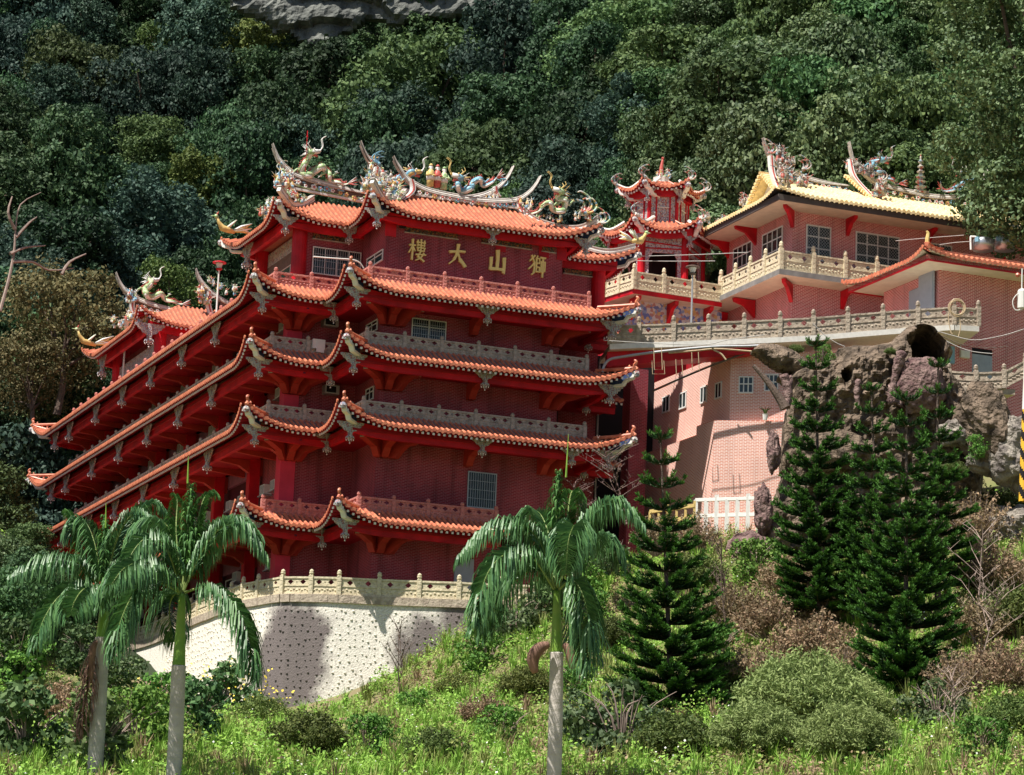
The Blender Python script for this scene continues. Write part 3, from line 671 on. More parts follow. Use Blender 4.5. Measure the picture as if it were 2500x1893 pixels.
# storeys of brick
wl = MB()
for k in range(5):
    z0, z1 = FL[k] - .02, (EAVE[k] - .15 if k < 4 else 40.75)
    if k == 4: z1 = 40.75
    wl.prism([(-13.85, 3.98), (-10.46, 3.98), (-10.5, 0), (0, 0), (0.04, 3.98), (4.1, 3.98), (4.1, 12), (-13.8, 12)], z0, z1) if k < 4 else \
    wl.prism([(-13.85, 3.98), (-10.46, 3.98), (-10.5, 0), (0, 0), (0.04, 3.98), (4.1, 3.98), (4.1, 10.8), (-13.8, 10.8)], z0, z1)
wl.build('brick_wall', ['brick'], T, uv=True)
# dark doorways on the right of the bay (recess)
# long side facade: set-back wall, columns, windows
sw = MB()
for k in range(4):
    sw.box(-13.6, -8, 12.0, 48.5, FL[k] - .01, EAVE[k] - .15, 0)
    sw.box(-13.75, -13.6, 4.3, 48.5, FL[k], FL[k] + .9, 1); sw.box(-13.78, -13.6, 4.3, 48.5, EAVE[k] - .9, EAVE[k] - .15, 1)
sw.build('side_wall', [mat('shaded_maroon_wall', (.10, .015, .03), .8, .3, 1), mat('lilac_wall_panel', (.33, .13, .22), .7, .3, 2)], T)  # maroon darkened to put the deep gallery shade into the wall colour
COLV = [3.9, 9.9, 16.8, 23.7, 30.5, 37.3, 44.5, 48.6]
for k in range(4):
    for j, v in enumerate(COLV):
        c_ = MB(); w_ = .42 if j == 0 else .3
        c_.box(-14.6, -14.6 + 2 * w_, v - (0.02 if j == 0 else w_), v + (2 * w_ if j == 0 else w_), FL[k], EAVE[k] - .15)
        c_.build('column', ['pink' if j == 0 else 'red'], T)
        bm_ = MB(); zt = EAVE[k] - .22
        bm_.extr([(-13.8, v - .18, zt), (-16.6, v - .18, zt), (-16.6, v - .18, zt - .28), (-15.2, v - .18, zt - .45), (-14.4, v - .18, zt - .95), (-13.8, v - .18, zt - .95)], (0, .36, 0), 0)
        bm_.build('eave_bracket_beam', ['red_orange'], T)
        if j: place(LAN, T, (-17.0, v, EAVE[k] + .0), pi / 2, sc=.85) if k else None
    for j in range(len(COLV) - 1):          # mid-bay beams and recessed windows
        for f_ in (.5,):
            v = COLV[j] + (COLV[j + 1] - COLV[j]) * f_; bm_ = MB(); zt = EAVE[k] - .22
            bm_.extr([(-13.8, v - .15, zt), (-16.6, v - .15, zt), (-16.6, v - .15, zt - .22), (-13.8, v - .15, zt - .5)], (0, .3, 0), 0); bm_.build('eave_bracket_beam', ['red_orange'], T)
        if j < 5:
            v0_, v1_ = COLV[j] + 1., COLV[j + 1] - .5
            window(T, (-13.62, v1_), (-13.62, v0_), FL[k] + 1.0, FL[k] + 2.5, cols=4, rows=(.3,), out=(-1, 0))
            for f_ in ((.22,) if k == 0 else (.2,) if k > 1 else (.2, .62)):
                a = MB(); va = v0_ + (v1_ - v0_) * f_
                a.box(-14.3, -13.6, va, va + .8, FL[k] + 2.0, FL[k] + 2.55); a.box(-14.33, -14.3, va + .06, va + .74, FL[k] + 2.06, FL[k] + 2.5, 1)
                a.box(-14.4, -13.6, va - .08, va + .88, FL[k] + 1.9, FL[k] + 1.96, 1)
                a.build('air_conditioner', ['plastic', 'bars'], T)
# front lanterns under each eave
for k in range(4):
    z = EAVE[k] + .1
    for p, ro in (((-16.8, 1.7), 0), ((-12.7, 1.7), 0), ((-12.75, -2.2), 0), ((-5.25, -2.3), 0), ((2.2, -2.25), 0), ((2.2, 1.0), pi / 2)):
        if k == 0 and p[0] > -6: continue
        place(LAN, T, (p[0], p[1], z), ro, sc=.75)
    if k == 1: place(LAN, T, (.0, -2.3, z), 0, sc=.75)
    bm_ = MB(); zt = EAVE[k] - .22
    def vbr(x, y, dx, dy, L_=2.3):
        bm_ = MB()
        d = np.array([dx, dy, 0.]); d /= np.linalg.norm(d); s_ = np.array([-d[1], d[0], 0]) * .19; o_ = np.array([x, y, zt])
        pr = [(0, 0), (L_, 0), (L_, -.3), (L_ - .5, -.36), (.9, -.55), (.5, -1.0), (0, -1.0)]
        bm_.extr([o_ + d * a - s_ + np.array([0, 0, b]) for a, b in pr], s_ * 2, 0)
        e_ = o_ + d * (L_ + .01) + np.array([0, 0, -.17]); bm_.beam(e_, e_ + d * .03, .24, .2, 1); bm_.beam(e_ + d * .03, e_ + d * .04, .15, .09, 2); bm_.build('eave_bracket_beam', ['red_orange', 'ridge_grey', 'blue'], T)
    vbr(-14.3, 4.0, -1, -1); vbr(-14.2, 4.0, 0, -1, 2.2); vbr(-13.9, 4.0, .75, -1, 2.0)
    vbr(-10.2, .1, -1, -1); vbr(-10.1, .1, 0, -1, 2.0); vbr(-9.7, .1, .8, -1, 1.7)
    if k: vbr(-5.25, .05, 0, -1, 2.1); vbr(-.4, .1, 1, -1, 2.2); vbr(-.9, .1, .1, -1, 2.0)
# dark recess openings by the right corner
for k, (za, zb_) in enumerate(((24.2, 27.6), (29.4, 31.9), (33.2, 35.4))): dk = MB(); dk.box(.2, 1.7, 3.9, 3.97, za, zb_); dk.build('dark_doorway', ['dark'], T)
# windows of the front
def win_v(q0, q1, v, **k):
    a, b = pv(q0, v), pv(q1, v); return window(T, (a[0], v), (b[0], v), b[2], a[2], **k)
def win_u(q0, q1, q2, u, **k):
    a, b, c_ = pu(q0, u), pu(q1, u), pu(q2, u); return window(T, (u, a[1]), (u, b[1]), c_[2], a[2], out=(-1, 0), **k)
win_v(c1(1110, 1270), c1(1580, 1600), 3.9, cols=4, rows=(.35,), grille='bars')
win_v(c6(25, 285), c6(318, 505), -.02, cols=2, rows=(.35,), grille='bars')
f = win_v(c8(1898, 300), c8(2088, 572), -.02, cols=1, rows=(), grille='bars', frm='bars'); f['label'] = 'tall barred window'
win_u(c1(1665, 1400), c1(1825, 1310), c1(1665, 1500), -10.52, cols=2)
win_u(c5(1450, 400), c5(1560, 350), c5(1450, 500), -10.52, cols=2)
win_u(c5(1447, 1060), c5(1522, 1015), c5(1447, 1180), -10.52, cols=2)
a = MB(); q = pv(c8(1800, 960), -.05); q2 = pv(c8(1930, 1120), -.05); a.box(q[0], q2[0], -.08, .02, 19.6, q[2] + .3); a.build('door', ['grey_paint'], T)
for q0, q1 in ((c5(1015, 310), c5(1158, 415)), (c5(1025, 998), c5(1165, 1105))):
    p, p2 = pv(q0, 3.4), pv(q1, 3.4); a = MB(); a.box(p[0], p2[0], 3.4, 3.98, p2[2], p[2], 0); a.box(p[0] + .08, p2[0] - .2, 3.37, 3.4, p2[2] + .08, p[2] - .08, 1); a.build('air_conditioner', ['bars', 'dark'], T)
# ---- top floor
for x, y in ((-14.6, 3.55), (-14.6, 10.5), (3.55, 3.55)):
    c_ = MB(); c_.lathe((x + .42, y + .42, 36.6), [(.42, 0), (.42, 4.1)], 16); c_.build('column', ['red'], T, smooth=False)
tf = MB(); tf.box(-13.95, -13.75, 4.2, 10.6, 39.6, 40.4, 1); tf.box(-13.95, -13.75, 4.2, 10.6, 38.9, 39.6, 0); tf.build('side_lintel', ['ridge', 'relief'], T)
window(T, (-13.86, 10.2), (-13.86, 4.4), 36.9, 38.9, cols=3, rows=(), out=(-1, 0))
fz = MB()
for q0, q1, v in ((c2(165, 620), c2(670, 735), -.06), (c2(910, 750), c2(1390, 850), -.06), (c2(1495, 810), c2(1620, 880), -.06), (c1(1115, 1060), c1(1480, 1130), 3.9), (c2(1705, 1020), c2(2010, 1100), 3.9)):
    fz = MB(); a, b = pv(q0, v), pv(q1, v); zt = 40.38; fz.box(a[0], b[0], v, v + .1, zt - .42, zt, 0); fz.box(a[0] - .05, b[0] + .05, v - .04, v + .1, zt - .47, zt - .42, 1)
    fz.build('carved_frieze', ['frieze', 'grey_stone'], T)
tb_ = MB(); tb_.box(-10.6, .1, -.05, .1, 40.3, 40.9); tb_.box(-14.2, -10.4, 3.85, 4.1, 40.3, 40.9); tb_.box(-.2, 4.1, 3.85, 4.1, 40.3, 40.9)
for x in (-10.4, -3.9, -1.3, -.2): tb_.box(x - .15, x + .45, -.045, .1, 39.6, 40.3)
tb_.build('wall_top_beam', ['red'], T)
# gold characters, right to left
GL = {
 'lou': [((8, 68), (38, 70), 6), ((24, 95), (24, 4), 7), ((23, 66), (6, 34), 5), ((25, 62), (38, 44), 5), ((46, 84), (92, 85), 5), ((51, 94), (51, 68), 5), ((87, 94), (87, 68), 5), ((50, 72), (88, 72), 5), ((69, 98), (69, 48), 6), ((47, 60), (91, 61), 5), ((52, 60), (52, 47), 5), ((87, 60), (87, 47), 5), ((52, 47), (87, 47), 5), ((68, 44), (54, 20), 6), ((54, 20), (88, 2), 7), ((84, 36), (70, 14), 6), ((70, 14), (44, 2), 5), ((42, 28), (96, 31), 5)],
 'da': [((8, 60), (50, 66), 9), ((50, 66), (90, 70), 8), ((54, 97), (50, 62), 11), ((50, 62), (36, 30), 10), ((36, 30), (8, 6), 6), ((50, 62), (66, 28), 8), ((66, 28), (95, 4), 13)],
 'shan': [((50, 97), (50, 14), 13), ((14, 62), (13, 10), 11), ((12, 12), (88, 15), 11), ((86, 66), (87, 0), 12)],
 'shi': [((38, 95), (12, 68), 6), ((20, 94), (36, 64), 6), ((36, 64), (36, 18), 7), ((36, 18), (24, 6), 6), ((34, 58), (6, 30), 6), ((53, 94), (47, 82), 5), ((47, 84), (47, 20), 6), ((47, 83), (64, 83), 5), ((64, 84), (64, 60), 5), ((47, 61), (64, 61), 5), ((47, 43), (64, 43), 5), ((64, 44), (64, 20), 5), ((47, 22), (64, 22), 5), ((68, 88), (97, 89), 6), ((73, 70), (73, 22), 6), ((72, 69), (94, 69), 5), ((94, 70), (94, 26), 6), ((83, 88), (83, 0), 7)]}
for nm, q, en in (('lou', c2(275, 918), 'leftmost gold character'), ('da', c2(665, 968), 'second gold character from the left'), ('shan', c2(1057, 1028), 'third gold character from the left'), ('shi', c2(1438, 1072), 'rightmost gold character')):
    c_ = pv(q, -.12); mb = MB(); s_ = .0125
    for i, ((xa, ya), (xb, yb), wd) in enumerate(GL[nm]):
        A_ = np.array([c_[0] + (xa - 50) * s_ * .86, 0, c_[2] + (ya - 50) * s_]); B_ = np.array([c_[0] + (xb - 50) * s_ * .86, 0, c_[2] + (yb - 50) * s_]); d = B_ - A_; d /= np.linalg.norm(d); nn = np.array([-d[2], 0, d[0]]); h_ = wd * s_ * .8
        y = -.16 - .0015 * i; q4 = [A_ - d * h_ * .5 + nn * h_ * .8, A_ - d * h_ * .2 - nn * h_ * .9, (A_ + B_) / 2 - nn * h_ * .7, B_ + d * h_ * .2 - nn * h_, B_ + d * h_ * .6 + nn * h_ * .4, (A_ + B_) / 2 + nn * h_ * .7]
        for p in q4: p[1] = y
        mb.extr(q4, (0, .14, 0))
    mb.build('gold_character', ['gold'], T)['label'] = en
# ---- top roof
def pavilion_roof(P, parent, label, dv=0, Wd=3.3, zi=42.55, d_out=1.45):
    P = [(x, y + dv) for x, y in P]
    r, tips = roof_tiles(P, d_out, Wd, 40.62, zi, R=.85, Lr=3.0, parent=parent, name='roof', label=label, beam=.75, beam_h=.3, curve=1.15, mats=('tile', 'tile_pan', 'red_dark', 'white_dot', 'red'))
    for c, d in tips: bm_ = MB(); corner_bracket(bm_, c, d); bm_.build('corner_bracket', ['white', 'blue', 'carved'], parent)
    return r, tips
TOP = [(-6, 10.9), (-14.6, 10.9), (-14.6, 3.9), (-10.5, 3.9), (-10.5, 0), (0, 0), (0, 3.9), (4.1, 3.9), (4.1, 10.8), (0, 10.8)]
r1, tips1 = pavilion_roof(TOP, T, 'orange tiled top roof with upswept corners')
cap = MB(); ip = offset_poly(TOP, -1.8); cap.prism([tuple(p) for p in ip[1:9]], 42.3, 42.56); cap.prism([(-14.5, 4), (-10.5, 4), (-10.4, .1), (-.1, .1), (0, 4), (4, 4), (4, 10.7), (-14.5, 10.7)], 40.6, 41.0)
cap.build('roof_core', ['tile_pan'], T)
sf = MB(); o9 = offset_poly(TOP, .7); i9 = offset_poly(TOP, -.2)
for i in range(len(TOP) - 1): sf.prism([tuple(o9[i]), tuple(o9[i + 1]), tuple(i9[i + 1]), tuple(i9[i])], 40.5, 40.58)
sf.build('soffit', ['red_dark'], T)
for p in ((-15.35, 3.0), (-11.6, 3.05), (-11.4, -.95), (-4.6, -.9), (1.0, -.95)): place(LAN, T, (p[0], p[1], 40.75), 0, sc=.72)
for v in (10.2,): place(LAN, T, (-15.3, v, 40.7), pi / 2)
# ridges
def crv(pts, c, v): return [pv(c(x, y), v) for x, y in pts]
V1 = 1.75
k1 = crv([(50, 0), (75, 55), (110, 110), (180, 210), (300, 285), (420, 330), (600, 370), (830, 410), (1080, 425), (1250, 410), (1370, 340), (1440, 260), (1480, 190)], c2, V1)
e1, e2 = pv(c2(260, 385), V1), pv(c2(1250, 512), V1)
ridge_band(T, k1, V1, lambda x: e1[2] + (e2[2] - e1[2]) * (x - e1[0]) / (e2[0] - e1[0]), e1[0], e2[0], 'front swallow-tail roof ridge with flowers', seed=3)
V2 = 5.6
k2 = crv([(1600, 180), (1660, 320), (1760, 440), (1900, 570), (2090, 690)], c1, V2) + crv([(430, 345), (700, 395), (880, 375), (1000, 330), (1100, 260), (1170, 180), (1215, 95)], c2, V2)
e1, e2 = pv(c1(1750, 620), V2), pv(c2(1060, 420), V2)
ridge_band(T, k2, V2, lambda x: 43.0, e1[0], e2[0] + .6, 'rear swallow-tail roof ridge', seed=4)
V3 = 5.8
k3 = crv([(700, 205), (730, 290), (770, 370), (880, 480), (1000, 540), (1250, 610), (1480, 670), (1690, 730)], c1, V3)
e1, e2 = pv(c1(1000, 690), V3), pv(c1(1690, 825), V3); zr = lambda x: e1[2] + (e2[2] - e1[2]) * (x - e1[0]) / (e2[0] - e1[0])
ridge_band(T, k3, V3, zr, e1[0] - .9, e2[0] + .6, 'left swallow-tail roof ridge over the recessed wing', seed=5)
def end_scroll(parent, top, mid, base, w_=.32, dy=0):
    """white curved end wall of a ridge with a red stripe"""
    mb = MB(); p = smooth_path([np.array(top), np.array(mid), np.array(base)], 6)
    for a, b in zip(p[:-1], p[1:]):
        mb.extr([a + [-w_ / 2, 0, 0], a + [w_ / 2, 0, 0], b + [w_ / 2, 0, 0], b + [-w_ / 2, 0, 0]], (0, .3, 0), 0)
        mb.extr([a + [-.04, -.03, 0], a + [.05, -.03, 0], b + [.05, -.03, 0], b + [-.04, -.03, 0]], (0, .05, 0), 1)
    mb.build('ridge_end_scroll', ['white', 'scarlet'], parent)
end_scroll(T, pv(c1(885, 490), V3 - .1), pv(c1(880, 640), V3 - .15), pv(c1(925, 730), V3 - .2))
end_scroll(T, pv(c2(225, 230), V1 - .3), pv(c2(235, 340), V1 - .35), pv(c2(130, 430), V1 - .8), .25)
end_scroll(T, pv(c2(1268, 420), V1 - .1), pv(c2(1265, 480), V1 - .1), pv(c2(1300, 550), V1 - .2), .3)
end_scroll(T, pv(c1(1770, 450), V2 - 3), pv(c1(1755, 600), V2 - 3), pv(c1(1830, 730), V2 - 3.2), .3)
end_scroll(T, pv(c2(1045, 300), V2 - .1), pv(c2(1045, 350), V2 - .1), pv(c2(1075, 395), V2 - .1), .25)
# white hip ridges of the top roof
def hip_band(parent, pts, w_=.22, h=.3, mats=('white', 'ridge_grey'), name='hip_ridge'):
    mb = MB(); p = smooth_path(pts, 5)
    for a, b in zip(p[:-1], p[1:]): mb.beam(a, b, w_, h, 0); mb.beam(a + [0, 0, h / 2 + .03], b + [0, 0, h / 2 + .03], w_ * 1.4, .06, 1); mb.beam(a + [0, 0, -h * .2], b + [0, 0, -h * .2], w_ * 1.15, .05, 1)
    return mb.build(name, list(mats), parent)
A_, C_, D_ = [t_ for t_ in tips1[1:4]]
hip_band(T, [(-1.9, 1.8, 42.75), (-1.2, 1.1, 42.0), (-.2, .2, 41.5), (.7, -.7, 41.35), (1.5, -1.5, 41.75)])
hip_band(T, [(-8.9, 1.9, 42.75), (-9.6, 1.1, 41.95), (-10.5, .2, 41.5), (-11.2, -.8, 41.5), (-12.0, -1.55, 42.1)])
hip_band(T, [(-13.0, 5.7, 42.75), (-13.8, 4.9, 42.1), (-14.7, 4.0, 41.7), (-15.4, 3.1, 41.8), (-16.0, 2.5, 42.1)])
# porcelain groups on the hips and ridge ends
for i, (q, v, w_, h, n_) in enumerate(((c1(800, 640), 4.8, .9, 1.6, 16), (c1(950, 790), 3.4, 1.2, 1.0, 16), (c1(1690, 640), 2.6, .9, 1.6, 16), (c1(1860, 720), 1.0, 1.5, 1.6, 26), (c1(1900, 600), 2.5, 1.4, 1.2, 14), (c2(1330, 500), 1.6, .8, 1.0, 12), (c2(1560, 620), -.3, 1.6, .6, 16), (c2(1000, 400), 4.8, .8, .8, 10), (c2(1870, 600), -1.4, 1.1, .9, 14), (c1(640, 960), 7.5, 1.0, 1.1, 14), (c1(700, 850), 6.5, .8, 1.1, 12), (c2(1880, 830), 1.0, 1.2, 1.0, 16), (c1(1720, 470), 5.2, .5, 1.3, 8))):
    c_ = pv(q, v); c_[2] -= h * .3; figure_cluster(T, c_, w_, h, n_, 'figs', i)
fish_tail(T, pv(c2(1900, 560), -1.45), 1, 1.1, 'figs', label='forked carp-tail finial at the right roof corner')
fish_tail(T, pv(c2(2060, 660), -1.6), 1, .8, 'figs'); fish_tail(T, pv(c1(1780, 420), 4.6), -1, .7, 'pale_blue')
fish_tail(T, pv(c1(800, 500), 5.2), -1, .6, 'figs'); fish_tail(T, pv(c2(1090, 300), 5.6), 1, .6, 'pale_blue')
def px(c, pts, v): return [pv(c(x, y), v) for x, y in pts]
dragon(px(c1, [(1470, 620), (1400, 625), (1320, 600), (1270, 570), (1260, 500), (1200, 455), (1130, 490), (1060, 540), (1000, 500), (1010, 430), (1060, 370), (1075, 310)], 5.7), 5.7, T, ('green', 'white', 'scarlet', 'white'), label='green dragon rearing on the left ridge', seed=1, head=1, r0=.16)
dragon(px(c2, [(1050, 215), (1010, 255), (930, 295), (890, 240), (840, 245), (790, 320), (720, 345), (660, 300), (670, 250), (680, 225)], V1 + .1), V1, T, ('pale_blue', 'white', 'scarlet', 'yellow'), label='blue dragon on the front ridge', seed=2, head=-1.0, r0=.15)
dragon(px(c2, [(-20, 240), (40, 250), (90, 210), (130, 230), (170, 210), (200, 170), (240, 160)], V2), V2, T, ('pale_blue', 'yellow', 'scarlet', 'white'), label='blue dragon facing the three figures', seed=3, head=1, r0=.15)
dragon(px(c2, [(1370, 560), (1440, 550), (1490, 500), (1540, 460), (1590, 500), (1650, 545), (1710, 520), (1710, 440), (1650, 410), (1660, 360)], -.2), 0, T, ('green', 'white', 'scarlet', 'yellow'), label='green dragon over the right hip', seed=4, head=-1.0, r0=.14)
for i, (x, y, m_) in enumerate(((400, 300, 'yellow'), (465, 310, 'scarlet'), (530, 330, 'green'))):
    p = pv(c2(x, y), V1 + .15); mb = MB(); mb.lathe(p, [(.2, 0), (.21, .35), (.24, .6), (.2, .85), (.1, 1.0)], 9, 0); mb.lathe(p + [0, 0, .35], [(.225, 0), (.245, .2), (.22, .3)], 9, 1)
    mb.ball(p + [0, 0, 1.1], .14, 1, 7); mb.ball(p + [0, -.08, 1.0], .1, 1, 5, (1, .6, 1.6)); mb.lathe(p + [0, 0, 1.18], [(.13, 0), (.1, .08), (.04, .14)], 7, 0)
    mb.tube([p + [-.2, 0, .8], p + [-.28, -.12, .6], p + [-.05, -.24, .62]], [.07, .07, .05], 5, 0); mb.tube([p + [.2, 0, .8], p + [.28, -.12, .6], p + [.05, -.24, .62]], [.07, .07, .05], 5, 0)
    mb.build('robed_figure', [m_, 'white'], T, smooth=True)['label'] = ('yellow robed', 'red robed', 'green robed')[i] + ' roof figure'
def phoenix(parent, p, dx, label, s_=1.):
    mb = MB(); p = np.array(p, float); f = lambda x, z: p + np.array([dx * x, 0, z]) * s_
    mb.tube([f(-.5, 0), f(-.1, .1), f(.25, .15), f(.5, .5), f(.6, .72)], [.1, .2, .2, .1, .09], 7, 0); mb.ball(f(.66, .8), .13, 1, 6); mb.spike(f(.74, .8), (dx, 0, .05), .25, .05, 1); mb.spike(f(.62, .9), (-dx * .5, 0, 1), .25, .06, 2)
    for a in range(5): mb.spike(f(0, .15), (-dx * (.5 + .1 * a), -.5 + .25 * a, .5 + .14 * a), .8, .1, 1 if a % 2 else 3)
    for a in range(6): mb.tube([f(-.4, .05), f(-.9, .1 + .06 * a), f(-1.5, .3 * (a % 3) + .05)], [.09, .08, .02], 5, 3 if a % 2 else 0)
    mb.build('phoenix_ornament', ['yellow', 'green', 'scarlet', 'white'], parent, smooth=True)['label'] = label
phoenix(T, pv(c1(220, 1110), 10.6), -1, 'phoenix on the far left roof corner', 1.0)
lr = MB(); p = pv(c1(1040, 290), 5.4); lr.tube([p + [0, 0, -1.2], p + [0, 0, 1.2]], .025, 5); lr.ball(p + [0, 0, .85], .06, 0, 6); lr.build('lightning_rod', ['red'], T)
# right wing small roof with phoenix (beyond the top roof)
phoenix(T, pv(c3(400, 900), 2.6), 1, 'phoenix on the right wing roof', .8)
hip_band(T, [(2.0, 4.4, 42.3), (3.0, 3.7, 41.6), (4.2, 3.0, 41.3), (5.6, 2.5, 41.7)], .2, .25)
# ---- rear pavilion: same top storey at the far end of the terrace
DV = 33.2
P2 = [(-10.2, 10.9 + DV), (-14.6, 10.9 + DV), (-14.6, 3.9 + DV - 4.6), (-10.2, 3.9 + DV - 4.6), (-10.2, DV - 3.9)]
r3, tips3 = roof_tiles(P2, 1.45, 3.3, 40.4, 42.4, R=.85, Lr=3.0, parent=T, name='roof', label='orange roof of the rear pavilion', beam=.75, beam_h=.3, curve=1.15)
ww = MB(); ww.box(-13.8, -5, DV - .3, 44.0, 36.6, 40.4); ww.box(-14.2, -13.7, DV + 1, 43.4, 38.9, 39.7, 1); ww.build('rear_pavilion_wall', ['brick', 'relief'], T, uv=True)
for v in (DV - .5, DV + 10.2):
    c_ = MB(); c_.lathe((-14.2, v, 36.6), [(.4, 0), (.4, 4.1)], 12); c_.build('column', ['red'], T)
VR = DV + 1.4
kk = [pv(c7(x, y), VR) for x, y in ((785, 45), (810, 110), (850, 175), (920, 235), (1030, 285), (1200, 335), (1350, 360), (1500, 382), (1650, 400))]
e1, e2 = pv(c7(1040, 365), VR), pv(c7(1480, 435), VR)
ridge_band(T, kk, VR, lambda x: e1[2] + (e2[2] - e1[2]) * (x - e1[0]) / (e2[0] - e1[0]), e1[0] - .9, e2[0] + 1, 'ridge of the rear pavilion', seed=8)
kk = [pv(c7(x, y), VR - 1) for x, y in ((1440, 15), (1465, 85), (1510, 150), (1580, 215), (1700, 290), (1850, 340))]
ridge_band(T, kk, VR - 1, lambda x: e1[2] + .3, kk[3][0] + .5, kk[-1][0], 'second ridge of the rear pavilion', seed=9, fl=False)
end_scroll(T, pv(c7(925, 240), VR - .1), pv(c7(915, 330), VR - .1), pv(c7(930, 390), VR - .1)); end_scroll(T, pv(c7(1550, 205), VR - 1.1), pv(c7(1540, 300), VR - 1.1), pv(c7(1560, 390), VR - 1.1))
dragon([pv(c7(x, y), VR) for x, y in ((1330, 310), (1270, 300), (1200, 280), (1150, 230), (1090, 250), (1030, 240), (1020, 190), (1060, 150), (1070, 115))], VR, T, ('green', 'white', 'scarlet', 'white'), label='green dragon on the rear pavilion', seed=6, head=1, r0=.17)
for i, (q, v, w_, h, n_) in enumerate(((c7(890, 250), VR, .8, 1.4, 10), (c7(980, 440), VR - 2.5, 2.2, 1.3, 24), (c7(1500, 260), VR - 1, 1.0, 1.6, 12), (c7(1700, 210), VR - 1, 1.6, 1.0, 12), (c7(1560, 130), VR - 1, .4, 1.0, 6), (c7(790, 480), VR + 3, .8, 1.0, 8))):
    c_ = pv(q, v); c_[2] -= h * .3; figure_cluster(T, c_, w_, h, n_, 'figs', 40 + i)
phoenix(T, pv(c7(545, 640), 43.5), -1, 'phoenix on the rear pavilion corner', 1.2)
place(LAN, T, (-15.3, 43.4, 40.4), pi / 2); place(LAN, T, (-15.2, DV - 1.5, 40.4), 0)
end_slab = MB(); end_slab.box(-13.8, 6, 12, 48.5, 36.2, 36.6); end_slab.box(-8.0, 4.1, 12, 48, 19.6, 36.2); end_slab.build('terrace_slab', ['terra'], T)
# ------------------------------------------------------------------ terrain sheet
def grid_axis(a, b, c_, d, fine, coarse): return np.r_[np.arange(a, b, coarse), np.arange(b, c_, fine), np.arange(c_, d + 1, coarse)]
gx = grid_axis(-420, -66, 66, 420, 2., 25.); gy = grid_axis(-200, 30, 330, 700, 2., 25.)
X, Y = np.meshgrid(gx, gy); Z = ground(np.c_[X.ravel(), Y.ravel()]).reshape(X.shape)
m = np.abs(X) > 150; Z = np.clip(Z, -3, 230)
fx = np.clip((np.abs(X) - 110) / 150, 0, 1); Z = Z * (1 - fx) + fx * np.clip((Y - 60) * .42, -2, 230); fy = np.clip((30 - Y) / 40, 0, 1); Z = Z * (1 - fy) - 1.7 * fy
fy = np.clip((Y - 400) / 100, 0, 1); Z = Z * (1 - fy) + fy * 190
# level platform of the temple
SU = (X - O3[0]) * DR[0] + (Y - O3[1]) * DR[1]; SV = (X - O3[0]) * DL[0] + (Y - O3[1]) * DL[1]
def plat(Z, m, z, soft): return np.where(m, np.minimum(Z, z), Z)
Z = plat(Z, (SU > -17.5) & (SU < 9) & (SV > -1.5) & (SV < 52), 19.4, 0)
Z = plat(Z, (SU > 2) & (SU < 13) & (SV > -6) & (SV < 12), 25.2, 0)
Z = plat(Z, (SU > 15) & (SU < 45) & (SV > 4) & (SV < 20), 36.0, 0); Z = plat(Z, (SU > 20) & (SU < 42) & (SV > -8) & (SV < 5), 31.0, 0)
nx, ny = len(gx), len(gy); idx = np.arange(nx * ny).reshape(ny, nx)
F = np.stack([idx[:-1, :-1], idx[:-1, 1:], idx[1:, 1:], idx[1:, :-1]], -1).reshape(-1, 4)
gm = mat('grassy_soil', (.13, .17, .045), .95, .3, .35, bump=.8, bs=3, col2=(.20, .15, .09))
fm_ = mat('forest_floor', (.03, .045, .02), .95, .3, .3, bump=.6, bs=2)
YC = np.repeat(((gy[:-1] + gy[1:]) / 2)[:, None], nx - 1, 1).ravel()
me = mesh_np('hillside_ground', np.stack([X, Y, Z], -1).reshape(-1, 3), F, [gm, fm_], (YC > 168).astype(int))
me.polygons.foreach_set('use_smooth', [True] * len(F)); g = bpy.data.objects.new('hillside_ground', me); COL.objects.link(g); tag(g, kind='structure')

# ------------------------------------------------------------------ terrace with round retaining wall and cream balustrade
TZ = 19.45
RP = [pw(q, 20.65)[:2] for q in ((1319, 1432), (1121.5, 1411), (1024.5, 1407.7), (927, 1404), (829, 1399), (761, 1397.5), (691.6, 1397.5), (632, 1408), (595, 1415), (566.5, 1427), (539.6, 1434), (513.5, 1445.5), (485, 1457), (416.5, 1493), (364, 1516), (265, 1546), (175, 1582))]
RP[0] = np.array(pd((1319, 1432), 149.3)[:2])
RP = [np.array(p) for p in RP]; TP = [(p[0], p[1], TZ) for p in RP]
# dense curve for the wall
DP = [p[:2] for p in smooth_path([(p[0], p[1], 0) for p in RP], 3)]
mb = MB(); st = MB(); rs = random.Random(3)
HW = 9.5
for i in range(len(DP) - 1):
    a, b = DP[i], DP[i + 1]; t = (b - a) / np.linalg.norm(b - a); n = np.array([-t[1], t[0]])
    if n @ np.array([0.2, -1]) < 0 and False: n = -n
    def fq(p, k):
        j = i if p is a else i + 1; tt = DP[min(j + 1, len(DP) - 1)] - DP[max(j - 1, 0)]; tt = tt / np.linalg.norm(tt); dz = HW * k; o = np.array([-tt[1], tt[0]]) * (.10 * dz + .05); return (p[0] + o[0], p[1] + o[1], TZ - .35 - dz)
    for k in range(6): mb.add([fq(a, k / 6), fq(b, k / 6), fq(b, (k + 1) / 6), fq(a, (k + 1) / 6)], [(3, 2, 1, 0), (0, 1, 2, 3)], 0)
    mb.extr([(a[0] + n[0] * .18, a[1] + n[1] * .18, TZ - .4), (b[0] + n[0] * .18, b[1] + n[1] * .18, TZ - .4), (b[0] - n[0] * .4, b[1] - n[1] * .4, TZ - .4), (a[0] - n[0] * .4, a[1] - n[1] * .4, TZ - .4)], (0, 0, .42), 1)
L_acc = 0; rows = 25
seglen = [np.linalg.norm(DP[i + 1] - DP[i]) for i in range(len(DP) - 1)]; tot = sum(seglen); cum = np.r_[0, np.cumsum(seglen)]
